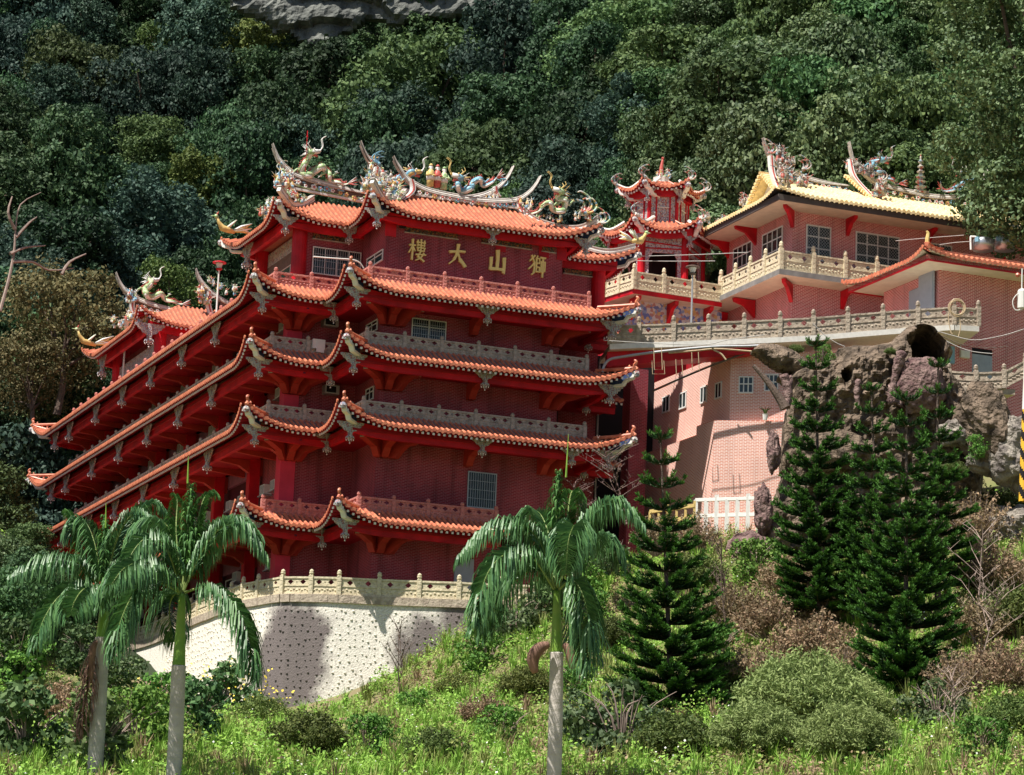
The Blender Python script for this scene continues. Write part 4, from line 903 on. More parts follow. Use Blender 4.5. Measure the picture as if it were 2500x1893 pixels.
def along(s_): i = min(len(seglen) - 1, int(np.searchsorted(cum, s_, 'right') - 1)); f_ = (s_ - cum[i]) / seglen[i]; a, b = DP[i], DP[i + 1]; t = (b - a) / seglen[i]; return a + (b - a) * f_, np.array([-t[1], t[0]])
for r_ in range(rows):
    s_ = (r_ % 2) * .25 + .1
    while s_ < min(tot, 34):
        p, n = along(s_ + rs.uniform(-.12, .12)); dz = .5 + r_ * .37 + rs.uniform(-.1, .1); o = n * (.10 * dz + .06)
        c_ = (p[0] + o[0], p[1] + o[1], TZ - .35 - dz); st.ball(c_, rs.uniform(.04, .085), 0, 5, (1.1, .8, .75)); s_ += .37
RW_ = thing('retaining_wall', (DP[10][0], DP[10][1], TZ - 8), 'tall whitewashed curved retaining wall studded with stones, stained dark in places', 'retaining wall')
# whitewashed wall with real dirt stains
wm = bpy.data.materials.new('whitewashed_wall'); wm.use_nodes = True; n_ = wm.node_tree.nodes; L = wm.node_tree.links; b = n_['Principled BSDF']; b.inputs['Roughness'].default_value = .9
tc = n_.new('ShaderNodeTexCoord'); tn = n_.new('ShaderNodeTexNoise'); tn.inputs['Scale'].default_value = .8; tn.inputs['Detail'].default_value = 9; tn.inputs['Roughness'].default_value = .7; L.new(tc.outputs['Object'], tn.inputs['Vector'])
def ramp(fac, a, b_): r = n_.new('ShaderNodeMapRange'); r.inputs[1].default_value = a; r.inputs[2].default_value = b_; L.new(fac, r.inputs[0]); return r.outputs[0]
cx = n_.new('ShaderNodeVectorMath'); cx.operation = 'DISTANCE'; L.new(tc.outputs['Object'], cx.inputs[0]); 
def mix(f_, a, b_):
    x = n_.new('ShaderNodeMix'); x.data_type = 'RGBA'
    if isinstance(f_, float): x.inputs[0].default_value = f_
    else: L.new(f_, x.inputs[0])
    for k, v in ((6, a), (7, b_)):
        if isinstance(v, tuple): x.inputs[k].default_value = (*v, 1)
        else: L.new(v, x.inputs[k])
    return x.outputs[2]
ow = ORG[RW_]; stain = None
for q, rad_, zf in (((700, 1610), 2.3, .62), ((640, 1560), 1.5, .8), ((1040, 1600), 1.9, .9), ((770, 1560), 1.1, .8), ((1120, 1520), 1.3, .8)):
    c_ = pd(q, 149.5) - ow; mp = n_.new('ShaderNodeMapping'); mp.vector_type = 'POINT'; mp.inputs['Location'].default_value = (-c_[0], -c_[1], -c_[2] * zf); mp.inputs['Scale'].default_value = (1, 1, zf)
    L.new(tc.outputs['Object'], mp.inputs[0]); ln = n_.new('ShaderNodeVectorMath'); ln.operation = 'LENGTH'; L.new(mp.outputs[0], ln.inputs[0])
    ad = n_.new('ShaderNodeMath'); ad.operation = 'MULTIPLY_ADD'; L.new(tn.outputs[0], ad.inputs[0]); ad.inputs[1].default_value = 2.6; L.new(ln.outputs['Value'], ad.inputs[2])
    s_ = ramp(ad.outputs[0], rad_ + 1.6, rad_ + .7)
    if stain is None: stain = s_
    else: mx_ = n_.new('ShaderNodeMath'); mx_.operation = 'MAXIMUM'; L.new(stain, mx_.inputs[0]); L.new(s_, mx_.inputs[1]); stain = mx_.outputs[0]
t2 = n_.new('ShaderNodeTexNoise'); t2.inputs['Scale'].default_value = 11; t2.inputs['Detail'].default_value = 8; L.new(tc.outputs['Object'], t2.inputs['Vector'])
base = mix(ramp(t2.outputs[0], .45, .75), (.76, .72, .64), (.48, .44, .38)); L.new(mix(stain, base, (.15, .125, .12)), b.inputs['Base Color'])
bp = n_.new('ShaderNodeBump'); bp.inputs['Strength'].default_value = .5; bp.inputs['Distance'].default_value = .08; L.new(t2.outputs[0], bp.inputs['Height']); L.new(bp.outputs[0], b.inputs['Normal'])
mb.build('wall_face', [wm, 'old_stone'], RW_); o = st.build('studs', [wm], RW_)
ft = MB(); ft.prism([tuple(p) for p in DP] + [(DP[-1][0] + 6, DP[-1][1] + 4), (-13, 20), (4, 6)], TZ - .5, TZ - .02); ft.build('terrace_floor', ['old_stone'], RW_)
balustrade([TP[0], TP[1]], 1.2, 'cream_stone', own='cream carved stone balustrade on top of the curved white retaining wall', org=TP[5], sp=2.1, name='terrace_balustrade') if False else None
tb = thing('terrace_balustrade', TP[4], 'cream carved stone balustrade on top of the curved white retaining wall', 'balustrade')
mb = MB(); pm = post_mesh(1.25, .24, 'cream_stone')
PT = [TP[0], tuple((np.array(TP[0]) + np.array(TP[1])) / 2)] + TP[1:13]
a_ = np.array(TP[12]); 
for p in TP[13:]:
    b_ = np.array(p); k = max(1, int(round(np.linalg.norm(b_ - a_) / 2.1)))
    for j in range(1, k + 1): PT.append(tuple(a_ + (b_ - a_) * j / k))
    a_ = b_
for p, q in zip(PT[:-1], PT[1:]): panel(mb, p, q, 1.15, 2)
mb.build('panel', ['cream_stone'], tb)
for i, p in enumerate(PT):
    q = PT[min(i + 1, len(PT) - 1)]; r0 = PT[max(i - 1, 0)]; place(pm, tb, p, math.atan2(q[1] - r0[1], q[0] - r0[0]))

# ------------------------------------------------------------------ octagonal looking pagoda tower (six sides)
def hexpts(c, R_, a0): return [(c[0] + R_ * cos(a0 + k * pi / 3), c[1] + R_ * sin(a0 + k * pi / 3)) for k in range(6)]
TC0 = pd(c3(600, 700), 176.5); tcx = (TC0[0], TC0[1])
PG = thing('pagoda_tower', (tcx[0], tcx[1], 41.2), 'two tiered six sided red pagoda tower with orange tiled roofs and white carved openings', 'pagoda')
A0 = -YAW - pi / 2 + pi / 6 + .06
def hexroof(R_in, d_out, Wd, ze, zi, R, name, label):
    P = hexpts(tcx, R_in, A0)[::1]; P = P + [P[0], P[1]]
    r, tips = roof_tiles(P, d_out, Wd, ze, zi, R=R, Lr=1.9, parent=PG, name='roof', label=label, sp=.29, rad=.08, beam=.45, beam_h=.28, curve=1.2, flare=.2)
    for c, d in tips[:6]: cb = MB(); corner_bracket(cb, c, d * .9); cb.build('corner_bracket', ['white', 'red', 'carved'], PG)
    return tips[:6]
zt = pd(c3(600, 415), 174)[2]; zl = pd(c3(600, 790), 174)[2]
t_up = hexroof(1.75, .75, 1.35, 49.45, 50.15, .5, 'upper', 'upper roof of the pagoda')
t_lo = hexroof(2.75, 1.05, 1.75, 46.45, 47.35, .7, 'lower', 'lower roof of the pagoda')
hp = MB()
for c, d in t_up: hp = MB(); e = c - np.array([d[0], d[1], 0]) / np.linalg.norm(d) * 1.5; hp.tube(smooth_path([c + [0, 0, .12], (c + e) / 2 + [0, 0, -.12], (e[0], e[1], 50.35)], 4), .1, 6); hp.build('hip_ridge', ['ridge_white'], PG)
for c, d in t_lo: hp = MB(); e = c - np.array([d[0], d[1], 0]) / np.linalg.norm(d) * 1.9; hp.tube(smooth_path([c + [0, 0, .12], (c + e) / 2 + [0, 0, -.15], (e[0], e[1], 47.5)], 4), .12, 6); hp.build('hip_ridge', ['ridge_white'], PG)
cp_ = MB(); cp_.prism(hexpts(tcx, 1.1, A0), 50.0, 50.25); cp_.lathe((tcx[0], tcx[1], 50.2), [(.75, 0), (.75, .12), (.5, .2), (.55, .5), (.3, .6)], 8, 1); cp_.build('roof_crown', ['tile', 'ridge_white'], PG)
figure_cluster(PG, (tcx[0], tcx[1] - .2, 50.6), 1.1, .8, 14, 'figs', 70); l_ = MB(); l_.tube(smooth_path([(tcx[0], tcx[1], 50.7), (tcx[0], tcx[1], 51.4), (tcx[0] + .08, tcx[1], 52.0)], 3), [.2, .18, .16, .13, .1, .08, .05], 7); l_.ball((tcx[0] + .08, tcx[1], 52.05), .1, 0, 5); l_.build('crown_finial', ['scarlet'], PG)
for i, (c, d) in enumerate(t_up):
    for s_ in (-1, 1): fish_tail(PG, c + np.array([0, 0, .1]), s_ if d[0] * 1 > -.2 or s_ < 0 else s_, .75, 'figs_grey') if (s_ > 0) == (c[0] > tcx[0]) else None
for i, (c, d) in enumerate(t_lo): fish_tail(PG, c + np.array([0, 0, .1]) - np.array([d[0], d[1], 0]) * .2, 1 if c[0] > tcx[0] else -1, .8, 'figs_grey')
for k in range(6):       # upper storey: red posts, painted panels
    p = hexpts(tcx, 1.75, A0); a, b = np.array(p[k]), np.array(p[(k + 1) % 6]); c_ = MB(); c_.lathe((a[0], a[1], 47.0), [(.13, 0), (.13, 2.5)], 8); c_.build('column', ['red'], PG)
    w_ = MB(); A3, B3 = np.array([a[0], a[1], 48.25]), np.array([b[0], b[1], 48.25]); w_.beam(A3, B3, .1, 2.4, 0)
    n3 = np.cross(B3 - A3, (0, 0, 1)); n3 /= np.linalg.norm(n3); n3 = n3 if n3 @ (np.array([(a[0] + b[0]) / 2 - tcx[0], (a[1] + b[1]) / 2 - tcx[1], 0])) > 0 else -n3
    M1, M2 = A3 + (B3 - A3) * .25 + n3 * .08, A3 + (B3 - A3) * .75 + n3 * .08
    for sx in (M1, M2): w_.beam(sx + [0, 0, -1.1], sx + [0, 0, 1.0], .09, .09, 1, up=(n3[0], n3[1], 0))
    for z in (-1.1, .95): w_.beam(M1 + [0, 0, z], M2 + [0, 0, z], .09, .09, 1)
    w_.beam(M1 + [0, 0, .1], M2 + [0, 0, .1], .07, .05, 2)
    w_.build('relief_panel', ['relief', 'red', 'white'], PG)
    place(LAN, PG, (a[0] * 1.0 + (a[0] - tcx[0]) * .2, a[1] + (a[1] - tcx[1]) * .2, 49.5), A0 + k * pi / 3 + pi / 2, sc=.62)
    p = hexpts(tcx, 2.75, A0); a, b = np.array(p[k]), np.array(p[(k + 1) % 6]); c_ = MB(); c_.lathe((a[0], a[1], 41.2), [(.24, 0), (.24, 5.3)], 12); c_.build('column', ['red'], PG)
    place(LAN, PG, (a[0] + (a[0] - tcx[0]) * .18, a[1] + (a[1] - tcx[1]) * .18, 46.45), A0 + k * pi / 3 + pi / 2, sc=.7)
    A3, B3 = np.array([a[0], a[1], 0.]), np.array([b[0], b[1], 0.]); w_ = MB(); P_ = lambda x, z: A3 + (B3 - A3) * x + np.array([0, 0, z]); th = n3 * .1; n3 = np.cross(B3 - A3, (0, 0, 1)); n3 /= np.linalg.norm(n3)
    for poly in ([(.0, 45.4), (1, 45.4), (1, 46.3), (0, 46.3)], [(.08, 41.2), (.17, 41.2), (.17, 44.7), (.25, 45.1), (.25, 45.4), (.08, 45.4)], [(.83, 41.2), (.92, 41.2), (.92, 45.4), (.75, 45.4), (.75, 45.1), (.83, 44.7)], [(.25, 45.15), (.75, 45.15), (.75, 45.4), (.25, 45.4)]):
        w_.extr([P_(x, z) - n3 * .05 for x, z in poly], n3 * .1, 0)
    w_.beam(P_(0, 45.42) + n3 * .07, P_(1, 45.42) + n3 * .07, .05, .08, 1); w_.beam(P_(0, 45.85) + n3 * .07, P_(1, 45.6) + n3 * .07, .05, .08, 1)
    w_.build('carved_opening', ['relief', 'red'], PG)
co = MB(); co.prism(hexpts(tcx, 1.7, A0), 47.0, 49.6); co.prism(hexpts(tcx, 2.7, A0), 46.2, 46.6); co.prism(hexpts(tcx, 1.1, A0), 41.2, 46.2, 2); co.prism(hexpts(tcx, 3.4, A0), 40.9, 41.2, 1); co.prism(hexpts(tcx, 2.6, A0), 35, 40.9, 1); co.build('tower_core', ['red_dark', 'relief', 'dark'], PG)

# ------------------------------------------------------------------ yellow roofed hall on the right
U0, V0 = 17.61, 6.06
YB = thing('yellow_roofed_hall', (U0, V0, 36), 'two storey red brick hall with golden yellow tiled roof and cream balcony', 'hall')
PY = [(24, 14.9), (U0, 14.9), (U0, V0), (42, V0)]
PYt = [(30, 14.9), (U0, 14.9), (U0, V0), (42, V0)]
r, t = roof_tiles(PYt, 2.1, 4.5, 46.75, 48.9, R=.25, Lr=3, sp=.33, rad=.1, mats=('tile_y', 'tile_ypan', 'dark', 'dark', 'red'), parent=YB, name='roof', label='golden yellow tiled roof', beam=0, dots=False, curve=1.1, ribs=False)
mb = MB(); o1 = offset_poly(PYt, 2.0); o2 = offset_poly(PYt, 1.9); o3 = offset_poly(PYt, -.5)
for i in range(3):
    a, b, c_, d_ = o1[i], o1[i + 1], o2[i + 1], o2[i]; mb.prism([tuple(a), tuple(b), tuple(c_), tuple(d_)], 46.32, 46.68, 0)
    a, b, c_, d_ = o2[i], o2[i + 1], o3[i + 1], o3[i]; mb.prism([tuple(a), tuple(b), tuple(c_), tuple(d_)], 46.36, 46.55, 1)
mb.build('soffit', [mat('dark_fascia', (.10, .085, .08), .7, .2, 3), 'cream'], YB)
mb = MB(); mb.prism([(U0, 14.9), (U0, V0), (42, V0), (42, 14.9)], 42.0, 46.5); mb.prism([(U0 + .05, 14.9), (U0 + .05, V0 + .05), (42, V0 + .05), (42, 14.9)], 36, 42.0); mb.build('brick_wall', ['brick_pink'], YB, uv=True)
def redbr(p, d, z, L_=1.5, h=1.1, par=None):
    rb = MB()
    d = np.array([d[0], d[1], 0.]); d /= np.linalg.norm(d); s_ = np.array([-d[1], d[0], 0]) * .12; o_ = np.array([p[0], p[1], z]); rb.extr([o_ + d * a - s_ + np.array([0, 0, b_]) for a, b_ in ((0, 0), (L_, 0), (L_ * .95, -.22), (L_ * .5, -.4), (.0, -h))], s_ * 2); rb.build('eave_bracket', ['red'], par or YB)
for z, zz in ((46.4, 0), (41.75, 1)):
    redbr((U0, V0), (-1, -1), z, 1.6); 
    for x in (21.4, 27, 32.5): redbr((x - zz * .3, V0), (0, -1), z, 1.1)
    redbr((U0, 10.9), (-1, 0), z, 1.5); redbr((U0, 14.7), (-1, .0), z, 1.3)
for q0, q1, cols in (((18.58, 45.61), (20.2, 43.5), 2), ((22.0, 45.63), (24.97, 43.5), 4), ((27.1, 45.6), (28.7, 44), 2)):
    window(YB, (q0[0], V0 - .02), (q1[0], V0 - .02), q1[1], q0[1], cols=cols, rows=(.32, .66), grille='mesh', fr=.09)
for a, b in ((9.88, 7.26), (13.88, 11.37)): window(YB, (U0 - .02, a), (U0 - .02, b), 43.6, 45.68, cols=4, rows=(.3, .65), out=(-1, 0), fr=.08)
window(YB, (26.0, V0 - .02), (27.6, V0 - .02), 37.7, 38.75, cols=2, rows=(), grille='mesh')
sl_ = MB(); o4 = offset_poly([(24, 16.0), (U0, 16.0), (U0, V0), (42, V0)], 1.7)
for i in (1, 2):
    a, b = o4[i], o4[i + 1]; c_, d_ = offset_poly([(24, 16), (U0, 16), (U0, V0), (42, V0)], -.3)[i + 1], offset_poly([(24, 16), (U0, 16), (U0, V0), (42, V0)], -.3)[i]; sl_.prism([tuple(a), tuple(b), tuple(c_), tuple(d_)], 41.82, 42.15, 0, None, 1)
sl_.build('balcony_slab', [mat('grey_concrete_edge', (.25, .24, .23), .9, .3, 2), 'cream'], YB)
balustrade([(33.5, 4.56, 42.15), (16.1, 4.56, 42.15)][::-1], 1.45, 'cream_stone', YB, sp=2.25, label='cream carved balcony balustrade', n_holes=2, wd=.26, hpost=1.62)
balustrade([(16.1, 4.56, 42.15), (16.1, 12.6, 42.15)], 1.45, 'cream_stone', YB, sp=2.0, label='cream balcony balustrade on the side', n_holes=2, wd=.26, hpost=1.62)
# gable, ridges
UG = 18.9; ga, gl, gr = pu((1869, 426), UG), pu((1834, 508), UG), pu((1908, 474), UG)
mb = MB(); mb.extr([gl + [.35, 0, -.3], gr + [.35, 0, -.1], ga + [.35, 0, -.35]], (.25, 0, 0), 0); c_ = (ga + gl + gr) / 3; mb.extr([c_ + [.3, -.3, -.5], c_ + [.3, .3, -.5], c_ + [.3, 0, 0]], (.1, 0, 0), 1); mb.build('gable_wall', ['white', 'dark'], YB)
mb = MB()
for e in (gl, gr):
    mb.add([e + [-.2, 0, 0], ga + [-.2, 0, 0], ga + [2.6, 0, 0], e + [2.6, 0, 0]], [(0, 1, 2, 3)], 1); mb.add([e + [-.2, 0, -.12], ga + [-.2, 0, -.12], ga + [2.6, 0, -.12], e + [2.6, 0, -.12]], [(3, 2, 1, 0)], 1)
    n_ = int(np.linalg.norm(e - ga) / .27)
    for i in range(n_ + 1): p = e + (ga - e) * i / n_; mb.tube([p + [-.45, 0, .03], p + [.5, 0, .05]], .11, 6, 0)
for i in range(15):   # second gable verge
    f_ = i / 14; p = pv(c9(640 + 300 * f_, 500 + 260 * f_), V0 + 2.5 - 1.8 * f_); mb.tube([p + [-.35, 0, .1], p + [.35, 0, 0]], .12, 6, 0)
mb.prism([(19.5, 8.6), (41, 8.6), (41, 12.5), (19.5, 12.5)], 47.5, 48.85, 1); mb.prism([(24.6, 8.9), (34, 8.9), (34, 12), (24.6, 12)], 48.8, 49.3, 1)
mb.build('gable_tiles', ['tile_y', 'tile_ypan'], YB)
VY = V0 + 2.5
def Yp(c, pts, v=VY): return [pv(c(x, y), v) for x, y in pts]
kA = [pv((1865, 335), VY), pv((1878, 372), VY), pv((1897, 395), VY)] + Yp(c9, [(80, 410), (240, 478), (440, 530), (640, 562)])
ridge_band(YB, kA, VY, lambda x: 48.95, 18.4, 22.8, 'lower left ridge of the yellow roof', seed=11)
kB = Yp(c9, [(645, 165), (665, 260), (690, 330), (800, 450), (930, 540), (1200, 610), (1400, 650), (1640, 650), (1760, 600), (1850, 500), (1905, 370)])
ridge_band(YB, kB, VY, lambda x: 48.95, 24.6, 31.6, 'main ridge of the yellow roof', seed=12)
end_scroll(YB, pv(c9(650, 330), VY - .2), pv(c9(690, 480), VY - .6), pv(c9(830, 640), VY - 1.2), .3); end_scroll(YB, pv((1884, 380), VY - .2), pv((1888, 420), VY - .4), pv((1902, 460), VY - .9), .3)
for i, (q, v, w_, h, n_) in enumerate(((c9(60, 500), VY - 1, .8, 2.0, 16), (c9(200, 560), VY - 1.2, .6, 1.9, 14), (c9(900, 640), VY - 1.3, .8, 1.9, 18), (c9(760, 430), VY, 1.4, 1.4, 18), (c9(60, 370), VY, 1.2, 1.4, 16), (c9(20, 150 + 150), VY, .5, 1.5, 8), (c3(1380, 560), 14.5, .8, 1.3, 12), (c3(1100, 700), 15.5, 1.6, 1.0, 16), (c9(640, 380), VY, .4, 1.2, 8))):
    c_ = pv(q, v); c_[2] -= h * .4; figure_cluster(YB, c_, w_, h, n_, 'figs_grey', 90 + i)
for q in ((1877, 375), c9(225, 420), c9(910, 520)): fish_tail(YB, pv(q, VY - 1), 1, .8, 'figs_grey')
fish_tail(YB, pv(c3(1370, 590), 14.6), 1, .9, 'figs_grey')
dragon([pv(c9(x, y), VY) for x, y in ((1090, 550), (1040, 540), (980, 500), (930, 460), (850, 450), (830, 400), (860, 350), (930, 340))], VY, YB, ('pale_blue', 'figs_grey', 'scarlet', 'figs_grey'), head=1, label='blue dragon on the yellow roof', seed=14, r0=.13)
dragon([pv(c9(x, y), VY) for x, y in ((1470, 590), (1530, 620), (1590, 600), (1640, 550), (1700, 560), (1740, 530), (1690, 500), (1640, 470))], VY, YB, ('pale_blue', 'figs_grey', 'scarlet', 'figs_grey'), head=-1, label='blue dragon by the big tree', seed=15, r0=.13)
mb = MB(); p = pv(c9(1280, 625), VY + .1); mb.box(p[0] - .5, p[0] + .5, p[1] - .2, p[1] + .2, p[2] - .05, p[2] + .08)
for i in range(6): s_ = 1 - i * .11; z = p[2] + .1 + i * .33; mb.lathe((p[0], p[1], z), [(.2 * s_, 0), (.2 * s_, .18), (.36 * s_, .2), (.4 * s_, .26), (.18 * s_, .33)], 8)
mb.lathe((p[0], p[1], p[2] + 2.05), [(.1, 0), (.06, .15), (.08, .2), (.01, .45)], 6); mb.build('miniature_pagoda', ['figs_grey'], YB)

# pagoda platform terrace with cream balustrade (between temple and yellow hall)
PF = thing('pagoda_terrace', (14.8, 9.8, 36), 'cream balustraded terrace in front of the red pagoda, painted scenes below', 'terrace')
pa, pb_, pc = pd((1479, 692), 172.5), pd((1549, 648), 170), pd((1762, 667), 168.6); zf = 41.75
P_ = [(pa[0] - .3, pa[1] + 2, zf - .15), (pb_[0], pb_[1], zf), (16.1, 12.6, zf - .1)]
balustrade([(pa[0], pa[1], zf), (pb_[0], pb_[1], zf)], 1.35, 'cream_stone', PF, sp=1.9, n_holes=2, wd=.24, hpost=1.5); balustrade([(pb_[0], pb_[1], zf), (16.1, 12.4, zf)], 1.35, 'cream_stone', PF, sp=2.0, n_holes=2, wd=.24, hpost=1.5)
mb = MB(); mb.prism([(pa[0], pa[1]), (pb_[0], pb_[1]), (16.1, 12.4), (17.5, 19), (9, 20)], zf - .28, zf, 0, None, 1); mb.build('floor_slab', ['red', 'cream'], PF)
mb = MB(); mb.prism([(pb_[0] + .8, pb_[1] + 1.6), (16.6, 13.4), (17.6, 18), (9.5, 19)], zf - 2.0, zf - .28, 0); mb.build('painted_frieze', ['scenery'], PF)
mb = MB(); mb.prism([(pb_[0] + 1.2, pb_[1] + 2.0), (16.6, 13.8), (17.6, 18), (9.5, 19)], 33.5, zf - 2.0, 0); 
for x, y in ((pb_[0] + .9, pb_[1] + 1.5), (14.2, 12.7)): mb.lathe((x, y, 34), [(.28, 0), (.28, 5.0), (.42, 5.1), (.45, 5.6)], 10)
mb.build('lower_wall', ['red_dark'], PF)
for f_ in (.03, .45, .85): q = np.array([pb_[0], pb_[1]]) + (np.array([16.1, 12.4]) - np.array([pb_[0], pb_[1]])) * f_; redbr((q[0] + .3, q[1] + 1.4), (0, -1), zf - .3, 1.3, 1.3, PF)
figs_ = MB()
# ------------------------------------------------------------------ elevated walkway
WK = thing('elevated_walkway', pd((1700, 830), 154.5), 'long elevated walkway with weathered carved balustrade linking temple and annex', 'walkway')
wq = [((1490, 786), 154.3), ((1560, 782.6), 154.4), ((1645, 780), 154.5), ((1730, 776), 154.8), ((1817, 773), 155), ((1904.7, 769), 155.2), ((1986, 765), 155.5), ((2070, 758), 155.8), ((2155.6, 751), 156.1), ((2241, 744.6), 156.4), ((2329, 739), 156.7), ((2388.5, 743), 157.4)]
wp = [pd(q, D) - np.array([0, 0, 1.3]) for q, D in wq]
mb = MB(); fl_ = MB()
for a, b in zip(wp[:-1], wp[1:]):
    panel(mb, a, b, 1.25, 2); a2, b2 = a + [1.0, 3.6, 0], b + [1.0, 3.6, 0]
    d = (b - a)[:2] / np.linalg.norm((b - a)[:2]); n = np.array([d[1], -d[0], 0]) * .12
    fl_.add([a + n, b + n, b2, a2] + [p - [0, 0, .3] for p in (a + n, b + n, b2, a2)], [(0, 1, 2, 3), (7, 6, 5, 4), (0, 4, 5, 1), (2, 6, 7, 3)], 0)
for i in range(len(wp) - 1):
    if i < 5: a, b = wp[i] + [.1, .5, -.3], wp[i + 1] + [.1, .5, -.3]; fl_.extr([a, b, b - [0, 0, .75 - .1 * i], a - [0, 0, .85 - .1 * i]], (.5, 1.4, 0), 1)
mb.build('panel', ['old_stone'], WK); fl_.build('deck', ['ridge_white', 'red'], WK)
pm = post_mesh(1.4, .24, 'old_stone')
for i, p in enumerate(wp): place(pm, WK, p, math.atan2((wp[min(i + 1, 11)] - wp[max(i - 1, 0)])[1], (wp[min(i + 1, 11)] - wp[max(i - 1, 0)])[0]))
# ------------------------------------------------------------------ annex with small orange roof
U1, V1_ = 21.24, -5.12
AX = thing('brick_annex', (U1, V1_, 32), 'red brick annex with low orange tiled hip roof at the right edge', 'annex')
mb = MB(); mb.prism([(U1, 1.2), (U1, V1_), (33, V1_), (33, 1.2)], 25, 41.0); mb.build('brick_wall', ['brick_pink'], AX, uv=True)
PA = [(27, .2), (U1, .2), (U1, V1_), (33, V1_)]
roof_tiles(PA, 2.0, 2.6, 41.0, 41.95, R=.3, Lr=2.6, sp=.34, rad=.1, mats=('tile', 'tile_pan', 'cream', 'white_dot', 'red'), parent=AX, name='roof', label='orange tiled roof edge of the annex', beam=0, dots=False, ribs=False)
mb = MB(); o1 = offset_poly(PA, 1.9); o3 = offset_poly(PA, -.4)
for i in range(3): mb.prism([tuple(o1[i]), tuple(o1[i + 1]), tuple(o3[i + 1]), tuple(o3[i])], 40.7, 40.95, 0)
o3 = offset_poly(PA, 1.78)
for i in range(3): mb.prism([tuple(o1[i]), tuple(o1[i + 1]), tuple(o3[i + 1]), tuple(o3[i])], 40.62, 40.95, 1)
mb.prism([(U1, 0), (U1, V1_), (33, V1_), (33, 0)], 41.5, 41.9, 2); mb.build('soffit', ['cream', 'red', 'tile_pan'], AX)
fn = MB(); p = np.array([U1 - 1.9, V1_ - 1.9, 41.5]); fn.tube(smooth_path([p, p + [0, 0, .3], p + [.05, 0, .65], p + [-.06, 0, .8]], 3), [.14, .13, .12, .12, .12, .11, .1, .09, .07, .05], 6); fn.build('corner_finial', ['yellow'], AX)
hip_band(AX, [(U1 - 2, V1_ - 2, 41.5), (U1 - 1, V1_ - 1, 41.6), (U1 + .4, V1_ + .4, 42.0)], .22, .16, ('tile', 'tile'))
for a, b, dd, lb in ((-1.9, -3.15, 0, 'darker left door leaf'), (-3.2, -4.9, .12, 'wide blue grey door leaf standing open')):
    mb = MB(); p0 = pu(c4(985, 945), U1 - dd); mb.box(U1 - .1 - dd, U1 - .02 - dd, b, a, 38.0, 40.1 if dd == 0 else 40.7, 0); mb.box(U1 - .13 - dd, U1 - .1 - dd, b + .1, a - .1, 38.1, 39.9 if dd == 0 else 40.5, 0); mb.build('metal_door', ['grey_paint'], AX)['label'] = lb
q = pv(c4(1575, 1300), V1_); q2 = pv(c4(1755, 1580), V1_); mb = MB(); mb.box(q[0], q2[0], V1_ - .03, V1_ + .02, q2[2] - .4, q[2] - .35, 0); mb.box(q[0], q2[0], V1_ - .02, V1_ + .02, q[2] - .35, q[2], 1)
for i in range(7): mb.box(q[0] + .12 + i * .17, q[0] + .16 + i * .17, V1_ - .045, V1_ - .02, q[2] - 1.1, q[2] - .5, 0)
mb.build('lower_door', ['grey_paint', 'dark'], AX)
q = pv(c4(1350, 1290), V1_); mb = MB(); mb.box(q[0] - .25, q[0] + .35, V1_ - .25, V1_, q[2] - 1.0, q[2]); mb.build('blue_cabinet', [mat('sky_blue_paint', (.22, .40, .55), .5, .1, 3)], AX)
q = pv(c4(1500, 1365), V1_); mb = MB(); mb.box(q[0] - .3, q[0] + .3, V1_ - .18, V1_, q[2] - .2, q[2] + .22); mb.box(q[0] - .24, q[0] + .24, V1_ - .2, V1_ - .18, q[2] - .15, q[2] + .17); mb.tube([q + [-.25, -.05, .2], q + [-.25, -.05, .6]], .02); mb.build('meter_box', ['plastic'], AX)
# lower landing
LL = thing('lower_landing', pd(c4(1610, 1650), 152), 'small lower landing with mossy carved balustrade beside the grotto rock', 'balcony')
lp = [pd(q, D) - np.array([0, 0, 1.15]) for q, D in ((c4(1365, 1475), 151), (c4(1610, 1490), 151), (c4(1865, 1480), 151.3))]; sp_ = pd(c4(2060, 1385), 151.5) - np.array([0, 0, 1.1])
mb = MB(); fl_ = MB()
for a, b in zip(lp[:-1], lp[1:]): panel(mb, a, b, 1.1, 1)
panel(mb, lp[2], sp_, 1.1, 1); sp2 = sp_ + (sp_ - lp[2]) * 1.2; panel(mb, sp_, sp2, 1.1, 1); mb.build('panel', ['old_stone'], LL)
a, b = lp[0] + [-.3, -.15, 0], lp[2] + [.6, -.15, 0]; fl_.add([a, b, b + [.5, 4, 0], a + [.5, 4, 0]] + [p - [0, 0, .3] for p in (a, b, b + [.5, 4, 0], a + [.5, 4, 0])], [(0, 1, 2, 3), (0, 4, 5, 1), (0, 3, 7, 4), (1, 5, 6, 2)], 0); fl_.add([p - [0, 0, .3] for p in (a, b, b + [.5, 4, 0], a + [.5, 4, 0])], [(3, 2, 1, 0)], 1)
fl_.build('slab', ['old_stone', 'cream'], LL); pm = post_mesh(1.25, .24, 'old_stone')
for p in lp + [sp_]: place(pm, LL, p, -YAW)
